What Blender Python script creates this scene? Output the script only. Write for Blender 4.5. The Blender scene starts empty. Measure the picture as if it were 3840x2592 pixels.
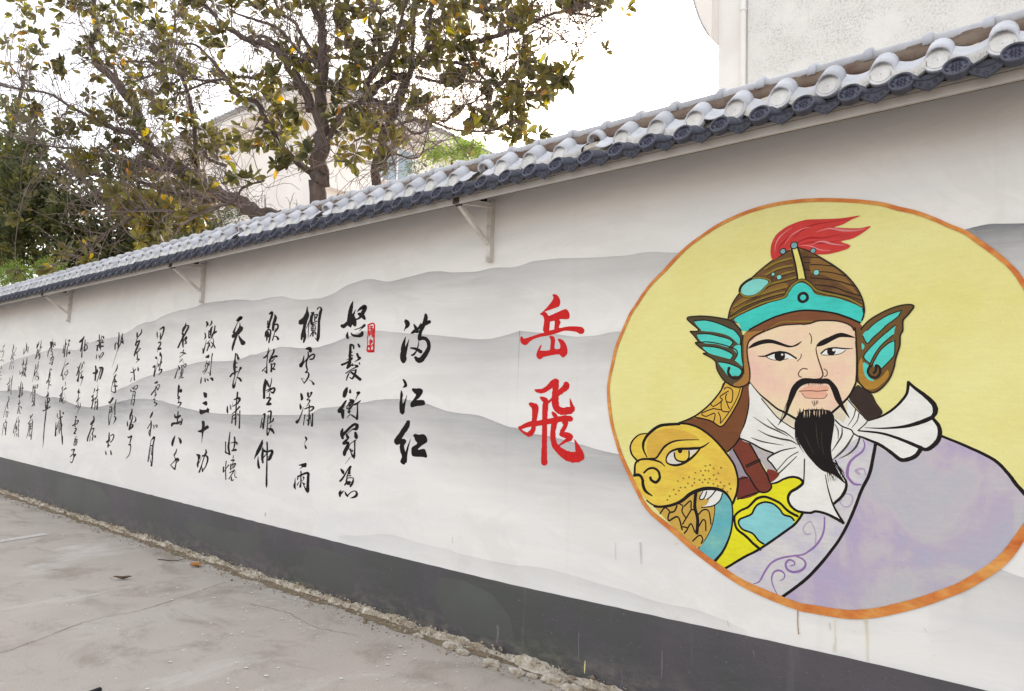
import bpy, bmesh, math, random
from mathutils import Vector, Matrix, noise
from mathutils.geometry import tessellate_polygon
R = math.radians
sc = bpy.context.scene
col = sc.collection

# ------------------------------------------------------------------ camera
D, CH = 3.6, 1.56                      # distance to the wall, height of the lens
cam = bpy.data.cameras.new('camera'); cam_o = bpy.data.objects.new('camera', cam); col.objects.link(cam_o)
cam.sensor_width = 36.0; cam.lens = 36.0 * 2643.0 / 3840.0; cam.clip_start = 0.05; cam.clip_end = 500
MCAM = Matrix(((0.769075, 0.031164, 0.638399), (0.638144, -0.093715, -0.764192), (0.036012, 0.995111, -0.091961)))
cam_o.matrix_world = Matrix.Translation((0, -D, CH)) @ MCAM.to_4x4()
sc.camera = cam_o

# ------------------------------------------------------------------ world, sun, exposure
SUN_AZ, SUN_EL = -28.0, 25.0            # behind the wall
w = bpy.data.worlds.new('World'); sc.world = w; w.use_nodes = True
nt = w.node_tree; nt.nodes.clear()
sky = nt.nodes.new('ShaderNodeTexSky'); sky.sky_type = 'NISHITA'; sky.sun_disc = False
sky.sun_elevation = R(SUN_EL); sky.sun_rotation = R(SUN_AZ)
sky.air_density = 1.0; sky.dust_density = 4.0; sky.ozone_density = 1.0; sky.altitude = 50
bg = nt.nodes.new('ShaderNodeBackground'); bg.inputs[1].default_value = 0.06
hz = nt.nodes.new('ShaderNodeBackground'); hz.inputs[0].default_value = (1.0, 0.975, 0.935, 1); hz.inputs[1].default_value = 0.48   # the white veil of high haze
ad = nt.nodes.new('ShaderNodeAddShader')
wo = nt.nodes.new('ShaderNodeOutputWorld')
nt.links.new(sky.outputs[0], bg.inputs[0]); nt.links.new(bg.outputs[0], ad.inputs[0]); nt.links.new(hz.outputs[0], ad.inputs[1]); nt.links.new(ad.outputs[0], wo.inputs[0])
sl = bpy.data.lights.new('sun', 'SUN'); sl.energy = 2.4; sl.angle = R(5); sl.color = (1.0, 0.95, 0.87)
so = bpy.data.objects.new('sun', sl); col.objects.link(so)
sd = Vector((math.sin(R(SUN_AZ)) * math.cos(R(SUN_EL)), math.cos(R(SUN_AZ)) * math.cos(R(SUN_EL)), math.sin(R(SUN_EL))))
so.rotation_euler = sd.to_track_quat('Z', 'Y').to_euler(); so.location = sd * 60
vs = sc.view_settings; vs.view_transform = 'Standard'; vs.look = 'None'; vs.exposure = 1.35; vs.gamma = 1.0; vs.use_curve_mapping = False
sc.cycles.max_bounces = 8; sc.cycles.transparent_max_bounces = 16

# ------------------------------------------------------------------ helpers
def srgb(r, g, b):
    f = lambda c: (c / 255 / 12.92) if c / 255 <= 0.04045 else ((c / 255 + 0.055) / 1.055) ** 2.4
    return (f(r), f(g), f(b), 1.0)

class NT:
    def __init__(s, name, rough=0.8, spec=0.3):
        s.m = bpy.data.materials.new(name); s.m.use_nodes = True
        s.n = s.m.node_tree.nodes; s.l = s.m.node_tree.links
        s.b = s.n['Principled BSDF']; s.b.inputs['Roughness'].default_value = rough
        s.b.inputs['Specular IOR Level'].default_value = spec
        s.co = None
    def coord(s, scale=(1, 1, 1), which='Object'):
        tc = s.n.new('ShaderNodeTexCoord'); mp = s.n.new('ShaderNodeMapping'); mp.inputs['Scale'].default_value = scale
        s.l.new(tc.outputs[which], mp.inputs[0]); return mp.outputs[0]
    def noise(s, scale, detail=4, rough=.55, sc3=(1, 1, 1), which='Object', dist=0):
        t = s.n.new('ShaderNodeTexNoise'); t.inputs['Scale'].default_value = scale; t.inputs['Detail'].default_value = detail
        t.inputs['Roughness'].default_value = rough; t.inputs['Distortion'].default_value = dist
        s.l.new(s.coord(sc3, which), t.inputs[0]); return t.outputs[0]
    def ramp(s, inp, stops):
        r = s.n.new('ShaderNodeValToRGB'); e = r.color_ramp.elements
        while len(e) < len(stops): e.new(0.5)
        for el, (p, c) in zip(e, stops): el.position = p; el.color = c if len(c) == 4 else (*c, 1)
        s.l.new(inp, r.inputs[0]); return r.outputs[0]
    def mix(s, fac, a, b, mode='MIX'):
        m = s.n.new('ShaderNodeMix'); m.data_type = 'RGBA'; m.blend_type = mode
        for sock, v in ((m.inputs[0], fac), (m.inputs[6], a), (m.inputs[7], b)):
            if hasattr(v, 'is_linked'): s.l.new(v, sock)
            elif isinstance(v, (int, float)): sock.default_value = v
            else: sock.default_value = v
        return m.outputs[2]
    def color(s, v):
        if hasattr(v, 'is_linked'): s.l.new(v, s.b.inputs['Base Color'])
        else: s.b.inputs['Base Color'].default_value = v
    def bump(s, h, strength=.3, dist=.01):
        b = s.n.new('ShaderNodeBump'); b.inputs['Strength'].default_value = strength; b.inputs['Distance'].default_value = dist
        s.l.new(h, b.inputs['Height']); s.l.new(b.outputs[0], s.b.inputs['Normal'])
G = lambda v: (v, v, v, 1)
def mottled(name, c, c2=None, scale=6, amt=.12, rough=.8, spec=.3, bump=None, sc3=(1, 1, 1), vary=0, grime=None):
    t = NT(name, rough, spec)
    c2 = c2 or tuple(min(1, x * (1 - amt)) for x in c[:3]) + (1,)
    cc = t.ramp(t.noise(scale, 5, .6, sc3), [(.35, c), (.68, c2)])
    if grime:
        g1 = t.ramp(t.noise(grime[1], 7, .72, (1, 1, 1), 'Generated' if False else 'Object'), [(.50, G(0)), (.70, G(grime[2]))]); cc = t.mix(g1, cc, grime[0])
    if vary:
        oi = t.n.new('ShaderNodeObjectInfo'); cc = t.mix(1.0, cc, t.ramp(oi.outputs['Random'], [(0, G(1 - vary)), (.5, (1, .995, .98, 1)), (1, G(1 + vary * .3))]), 'MULTIPLY')
        # grime differs from piece to piece
        va = t.n.new('ShaderNodeVectorMath'); va.operation = 'ADD'; tc = t.n.new('ShaderNodeTexCoord'); mu = t.n.new('ShaderNodeVectorMath'); mu.operation = 'SCALE'; mu.inputs[3].default_value = 7.3
        t.l.new(oi.outputs['Location'], mu.inputs[0]); t.l.new(tc.outputs['Object'], va.inputs[0]); t.l.new(mu.outputs[0], va.inputs[1])
        nn = t.n.new('ShaderNodeTexNoise'); nn.inputs['Scale'].default_value = 11; nn.inputs['Detail'].default_value = 8; nn.inputs['Roughness'].default_value = .72; t.l.new(va.outputs[0], nn.inputs[0])
        cc = t.mix(t.ramp(nn.outputs[0], [(.50, G(0)), (.66, G(.55))]), cc, tuple(x * .62 for x in c[:3]) + (1,))
    t.color(cc)
    if bump: t.bump(t.noise(bump[0], 6, .65), bump[1], bump[2])
    return t.m

def tag(o, label=None, cat=None, group=None, kind=None):
    if label: o['label'] = label
    if cat: o['category'] = cat
    if group: o['group'] = group
    if kind: o['kind'] = kind
    return o
def empty(name, loc=(0, 0, 0), **k):
    o = bpy.data.objects.new(name, None); o.location = loc; o.empty_display_size = .1; col.objects.link(o); return tag(o, **k)
def link(name, mesh, parent=None, loc=None, **k):
    o = bpy.data.objects.new(name, mesh); col.objects.link(o)
    if parent: o.parent = parent
    if loc: o.location = loc
    return tag(o, **k)

class MB:
    def __init__(s): s.v = []; s.f = []; s.mi = []; s.sm = []
    def add(s, vs, fs, mi=0, smooth=False):
        o = len(s.v); s.v += [tuple(v) for v in vs]
        for f in fs: s.f.append(tuple(i + o for i in f)); s.mi.append(mi); s.sm.append(smooth)
    def box(s, a, b, mi=0, rot=None, piv=None):
        x0, y0, z0 = a; x1, y1, z1 = b
        vs = [Vector(p) for p in ((x0, y0, z0), (x1, y0, z0), (x1, y1, z0), (x0, y1, z0), (x0, y0, z1), (x1, y0, z1), (x1, y1, z1), (x0, y1, z1))]
        if rot: vs = [rot @ (v - Vector(piv)) + Vector(piv) for v in vs]
        s.add(vs, [(0, 3, 2, 1), (4, 5, 6, 7), (0, 1, 5, 4), (1, 2, 6, 5), (2, 3, 7, 6), (3, 0, 4, 7)], mi)
    def bar(s, p, q, w, h, mi=0, up=(0, 0, 1)):
        p, q = Vector(p), Vector(q); d = (q - p).normalized(); u = Vector(up)
        a = d.cross(u).normalized(); b = a.cross(d).normalized()
        vs = [c + a * sx * w / 2 + b * sy * h / 2 for c in (p, q) for sx, sy in ((-1, -1), (1, -1), (1, 1), (-1, 1))]
        s.add(vs, [(3, 2, 1, 0), (4, 5, 6, 7), (0, 1, 5, 4), (1, 2, 6, 5), (2, 3, 7, 6), (3, 0, 4, 7)], mi)
    def tube(s, pts, rad, n=6, mi=0, cap=True):
        pts = [Vector(p) for p in pts]; vs = []; ref = Vector((0, 0, 1))
        m = len(pts); a = None
        for i, p in enumerate(pts):
            d = (pts[min(i + 1, m - 1)] - pts[max(i - 1, 0)])
            d = d.normalized() if d.length > 1e-9 else Vector((0, 0, 1))
            if a is None: a = d.cross(ref if abs(d.z) < .9 else Vector((1, 0, 0))).normalized()
            else:
                a = a - d * a.dot(d); a = a.normalized() if a.length > 1e-6 else d.orthogonal().normalized()
            b = d.cross(a)
            r = rad[i] if isinstance(rad, (list, tuple)) else rad
            vs += [p + (a * math.cos(t) + b * math.sin(t)) * r for t in (2 * math.pi * k / n for k in range(n))]
        fs = [(i * n + k, i * n + (k + 1) % n, (i + 1) * n + (k + 1) % n, (i + 1) * n + k) for i in range(m - 1) for k in range(n)]
        if cap: fs += [tuple(range(n - 1, -1, -1)), tuple(range((m - 1) * n, m * n))]
        s.add(vs, fs, mi, True)
    def cyl(s, p, q, r, n=16, mi=0, r2=None):
        s.tube([p, q], [r, r if r2 is None else r2], n, mi)
    def mesh(s, name, mats):
        me = bpy.data.meshes.new(name); me.from_pydata(s.v, [], s.f)
        for m in (mats if isinstance(mats, (list, tuple)) else [mats]): me.materials.append(m)
        me.polygons.foreach_set('material_index', s.mi); me.polygons.foreach_set('use_smooth', s.sm); me.update(); return me
    def build(s, name, mats, parent=None, **k): return link(name, s.mesh(name, mats), parent, **k)

def crom(P, sub=5, closed=False):
    n = len(P); out = []
    if n < 3 and not closed:
        return [tuple(P[0][j] + (P[1][j] - P[0][j]) * k / sub for j in range(len(P[0]))) for k in range(sub)] + [tuple(P[1])] if n == 2 else [tuple(p) for p in P]
    rng = range(n if closed else n - 1)
    for i in rng:
        p1, p2 = P[i], P[(i + 1) % n]
        p0 = P[(i - 1) % n] if closed or i > 0 else p1
        p3 = P[(i + 2) % n] if closed or i + 2 < n else p2
        for k in range(sub):
            t = k / sub
            out.append(tuple(.5 * (2 * b + (c - a) * t + (2 * a - 5 * b + 4 * c - d) * t * t + (3 * b - a - 3 * c + d) * t ** 3) for a, b, c, d in zip(p0, p1, p2, p3)))
    if not closed: out.append(tuple(P[-1]))
    return out
def fill2d(loops, place, off):
    """Flat painted patch: triangles of a 2-D outline (with holes), placed on the wall."""
    flat = [p for l in loops for p in l]
    tris = tessellate_polygon([[Vector((x, y, 0)) for x, y in l] for l in loops])
    vs = [place(x, y, off) for x, y in flat]; fs = []
    for t in tris:
        a, b, c = (Vector(vs[i]) for i in t)
        n = (b - a).cross(c - a)
        if n.length < 1e-12: continue
        fs.append(t if n.y < 0 else (t[0], t[2], t[1]))
    return vs, fs
def ribbon2d(P, W, place, off, rnd=None, wob=0.0):
    n = len(P); vs = []; fs = []
    rows = []
    for i in range(n):
        a = P[max(i - 1, 0)]; b = P[min(i + 1, n - 1)]; dx, dy = b[0] - a[0], b[1] - a[1]; L = math.hypot(dx, dy) or 1
        nx, ny = -dy / L, dx / L; w = W[i] / 2
        j = 1 + (rnd.uniform(-wob, wob) if rnd else 0); k = 1 + (rnd.uniform(-wob, wob) if rnd else 0)
        rows.append(((P[i][0] + nx * w * j, P[i][1] + ny * w * j), (P[i][0] - nx * w * k, P[i][1] - ny * w * k)))
    def cap(i, j):
        a = P[i]; b = P[j]; dx, dy = a[0] - b[0], a[1] - b[1]; L = math.hypot(dx, dy) or 1
        w = W[i] / 2; return (a[0] + dx / L * w * .75, a[1] + dy / L * w * .75), dx / L, dy / L, w
    c0, ux, uy, w0 = cap(0, 1); c1, vx, vy, w1 = cap(n - 1, n - 2)
    def capm(a, u, v, w): return ((a[0] + u * w * .55 - v * w * .62, a[1] + v * w * .55 + u * w * .62), (a[0] + u * w * .55 + v * w * .62, a[1] + v * w * .55 - u * w * .62))
    m0 = capm(P[0], ux, uy, w0); m1 = capm(P[-1], vx, vy, w1)
    allr = [(m0[1], m0[0])] + rows + [(m1[0], m1[1])]
    # order the cap corners like their neighbouring row
    def fix(r, q):
        d = lambda a, b: (a[0] - b[0]) ** 2 + (a[1] - b[1]) ** 2
        return r if d(r[0], q[0]) <= d(r[1], q[0]) else (r[1], r[0])
    allr[0] = fix(allr[0], allr[1]); allr[-1] = fix(allr[-1], allr[-2])
    vs = [place(x, y, off) for r in allr for x, y in r]
    vs += [place(*c0, off), place(*c1, off)]
    m = len(allr)
    for i in range(m - 1): fs.append((2 * i, 2 * i + 1, 2 * i + 3, 2 * i + 2))
    fs.append((2 * m, 1, 0)); fs.append((2 * m + 1, 2 * m - 2, 2 * m - 1))
    out = []
    for f in fs:
        a, b, c = (Vector(vs[i]) for i in f[:3]); nn = (b - a).cross(c - a)
        if len(f) == 4: nn = nn + (Vector(vs[f[2]]) - a).cross(Vector(vs[f[3]]) - a)
        out.append(f if nn.y <= 0 else tuple(reversed(f)))
    return vs, out

# ------------------------------------------------------------------ materials
def wall_material():
    t = NT('white_wall_paint', .75, .25)
    base = t.ramp(t.noise(.55, 5, .6, (.6, 1, 1.6)), [(.3, srgb(236, 232, 226)), (.7, srgb(230, 226, 221))])
    wash = t.ramp(t.noise(2.2, 6, .62, (.35, 1, 2.2)), [(.42, G(0)), (.72, G(1))])
    c = t.mix(wash, base, srgb(222, 220, 217)); 
    streak = t.ramp(t.noise(9, 3, .6, (1, 1, .035)), [(.62, G(0)), (.80, G(.22))])
    tr_ = t.ramp(t.noise(1.7, 7, .7, (.5, 1, 1.1), dist=1.2), [(.49, G(0)), (.56, G(.5))]); c = t.mix(tr_, c, srgb(222, 218, 212))
    sp_ = t.ramp(t.noise(34, 3, .6), [(.69, G(0)), (.73, G(.5))]); c = t.mix(sp_, c, srgb(196, 190, 184))
    c = t.mix(streak, c, srgb(196, 190, 180))
    t.color(c); t.bump(t.noise(7, 9, .72, (.7, 1, 1.4), dist=.5), .22, .012); return t.m
M_wall = wall_material()
def band_material():
    t = NT('dark_grey_skirting_paint', .55, .4)
    a = t.ramp(t.noise(.9, 5, .6, (1, 1, 1.3)), [(.36, srgb(86, 80, 85)), (.5, srgb(77, 75, 77)), (.64, srgb(75, 77, 72))])
    b = t.ramp(t.noise(3, 6, .65, (.4, 1, 1.8)), [(.5, G(0)), (.8, G(.5))])
    c = t.mix(b, a, srgb(98, 95, 97)); 
    d = t.ramp(t.noise(70, 2, .5), [(.70, G(0)), (.74, G(.5))])
    c = t.mix(d, c, srgb(130, 126, 124))
    sx = t.n.new('ShaderNodeSeparateXYZ'); t.l.new(t.coord(), sx.inputs[0])
    zr = t.ramp(sx.outputs[2], [(.04, G(1)), (.22, G(0))]); sn = t.ramp(t.noise(12, 8, .75, (.6, 1, 1.2)), [(.45, G(0)), (.66, G(.45))])
    mu = t.n.new('ShaderNodeMath'); mu.operation = 'MULTIPLY'; t.l.new(zr, mu.inputs[0]); t.l.new(sn, mu.inputs[1])
    c = t.mix(mu.outputs[0], c, srgb(146, 136, 122))
    sv = t.ramp(t.noise(5, 5, .65, (1.6, 1, .10)), [(.60, G(0)), (.72, G(.35))]); c = t.mix(sv, c, srgb(112, 108, 108))
    t.color(c); t.bump(t.noise(22, 9, .75), .35, .01); return t.m
M_band = band_material()
def ground_material():
    t = NT('worn_concrete', .9, .2)
    a = t.ramp(t.noise(.45, 6, .62), [(.33, srgb(190, 180, 170)), (.5, srgb(182, 173, 164)), (.68, srgb(193, 186, 180))])
    st = t.ramp(t.noise(1.6, 9, .72, (1, 1.4, 1), dist=.5), [(.50, G(0)), (.66, G(.9))])
    c = t.mix(st, a, srgb(156, 147, 136))
    br = t.ramp(t.noise(.8, 6, .7, (1.8, 1, 1), dist=.4), [(.56, G(0)), (.74, G(.8))])
    c = t.mix(br, c, srgb(212, 207, 202))
    sp = t.ramp(t.noise(42, 3, .6), [(.68, G(0)), (.74, G(.5))]); c = t.mix(sp, c, srgb(140, 132, 122))
    wh = t.ramp(t.noise(26, 2, .5), [(.72, G(0)), (.74, G(.7))]); c = t.mix(wh, c, srgb(222, 219, 214))
    fine = t.ramp(t.noise(120, 6, .8), [(.3, G(.80)), (.7, G(1.10))]); c = t.mix(1.0, c, fine, 'MULTIPLY')
    t.color(c)
    t.bump(t.noise(45, 10, .8), .6, .008); return t.m
M_ground = ground_material()
M_rubble = mottled('lime_mortar_rubble', srgb(222, 213, 198), srgb(164, 146, 122), 12, .2, .95, .1, (40, 1.0, .02))
M_rubble2 = mottled('pale_mortar_crust', srgb(205, 199, 188), srgb(150, 134, 112), 14, .2, .95, .1, (70, .9, .01))
M_dirt = mottled('dry_dirt', srgb(152, 138, 118), srgb(122, 106, 86), 20, .2, 1, .05, (60, .8, .01))
M_mortar = mottled('brown_mortar_bed', srgb(128, 113, 100), srgb(96, 76, 66), 7, .2, .95, .1, (70, .9, .012))
M_mortar2 = mottled('cream_mortar', srgb(214, 206, 194), srgb(160, 148, 134), 12, .2, .95, .1, (60, .9, .012))
M_white = mottled('white_painted_tile', srgb(208, 208, 212), srgb(186, 188, 195), 8, .1, .7, .2, (40, .35, .003), vary=.16)
M_whited = mottled('limewashed_tile_face', srgb(226, 224, 221), srgb(208, 205, 200), 20, .1, .8, .15, (50, .5, .003), vary=.12)
M_slate = mottled('dark_slate_tile', srgb(60, 61, 74), srgb(76, 78, 90), 12, .1, .5, .4, (60, .35, .002), vary=.2)
M_slated = mottled('dark_slate_relief', srgb(64, 65, 80), srgb(88, 90, 106), 25, .1, .55, .35, (120, .5, .002), vary=.15)
M_board = mottled('painted_fascia_board', srgb(190, 185, 180), srgb(170, 164, 157), 3, .1, .6, .3, None, (.3, 1, 1))
M_steel = mottled('white_painted_steel', srgb(214, 209, 202), srgb(190, 182, 172), 10, .1, .5, .4, (50, .2, .002))
M_rust = mottled('rusty_steel', srgb(92, 78, 70), srgb(60, 50, 46), 30, .1, .8, .2, (60, .6, .003))
M_black = mottled('black_rubber', srgb(34, 34, 38), srgb(24, 24, 26), 20, .1, .6, .3)
def bark():
    t = NT('grey_brown_bark', .9, .15)
    a = t.ramp(t.noise(7, 6, .65, (1, 1, .45)), [(.32, srgb(104, 92, 86)), (.55, srgb(84, 73, 70)), (.75, srgb(116, 110, 98))])
    t.color(a); t.bump(t.noise(60, 7, .7, (1, 1, .3)), .6, .01); return t.m
M_bark = bark()
M_twig = mottled('pale_twig_bark', srgb(138, 124, 118), srgb(100, 88, 86), 5, .1, .9, .1)
def leaf_mat(name, stops, trans=.42, rough=.45):
    t = NT(name, rough, .4)
    at = t.n.new('ShaderNodeAttribute'); at.attribute_name = 'tone'
    c = t.ramp(at.outputs['Fac'], stops); t.color(c)
    tr = t.n.new('ShaderNodeBsdfTranslucent'); mx = t.n.new('ShaderNodeMixShader'); mx.inputs[0].default_value = trans
    hs = t.n.new('ShaderNodeHueSaturation'); hs.inputs['Saturation'].default_value = 1.15; hs.inputs['Value'].default_value = 1.9
    t.l.new(c, hs.inputs['Color']); t.l.new(hs.outputs[0], tr.inputs[0])
    t.l.new(t.b.outputs[0], mx.inputs[1]); t.l.new(tr.outputs[0], mx.inputs[2]); t.l.new(mx.outputs[0], t.n['Material Output'].inputs[0]); return t.m
M_leaf = leaf_mat('magnolia_leaf', [(0, (.045, .050, .024, 1)), (.22, (.085, .080, .032, 1)), (.45, (.120, .105, .038, 1)), (.6, (.165, .155, .045, 1)), (.72, (.150, .095, .035, 1)), (.84, (.28, .27, .045, 1)), (.93, (.45, .29, .03, 1)), (1, (.42, .16, .04, 1))])
M_leafd = leaf_mat('evergreen_leaf', [(0, (.045, .055, .030, 1)), (.5, (.095, .105, .042, 1)), (.85, (.17, .16, .05, 1)), (1, (.26, .20, .04, 1))])
M_leafb = leaf_mat('bright_green_leaf', [(0, (.10, .15, .04, 1)), (.5, (.18, .25, .06, 1)), (1, (.30, .36, .10, 1))])
M_leafc = leaf_mat('cypress_needle', [(0, (.04, .075, .03, 1)), (.5, (.08, .12, .045, 1)), (1, (.15, .18, .06, 1))])
#
RING = "-2162 2056 -2114 2154 -2067 2216 -2026 2272 -1967 2335 -1901 2390 -1852 2436 -1796 2485 -1736 2528 -1665 2568 -1591 2607 -1518 2635 -1427 2661 -1328 2678 -1233 2684 -1141 2681 -1085 2676 -998 2663 -872 2636 -760 2603 -690 2571 -619 2541 -547 2499 -477 2452 -425 2420 -376 2373 -330 2327 -283 2273 -249 2226 -227 2185 -167 2057 -125 1922 -100 1783 -94 1642 -107 1501 -139 1364 -188 1231 -254 1106 -290 1040 -332 985 -383 936 -456 874 -523 831 -610 779 -700 734 -811 687 -928 658 -1091 651 -1144 651 -1276 673 -1415 709 -1512 749 -1613 800 -1718 860 -1827 933 -1941 1003 -2000 1057 -2042 1119 -2079 1178 -2101 1217 -2149 1302 -2189 1396 -2223 1496 -2245 1598 -2253 1680 -2252 1751 -2232 1849 -2209 1948 -2183 2013"
RING_C = (-1164,1670)
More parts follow.
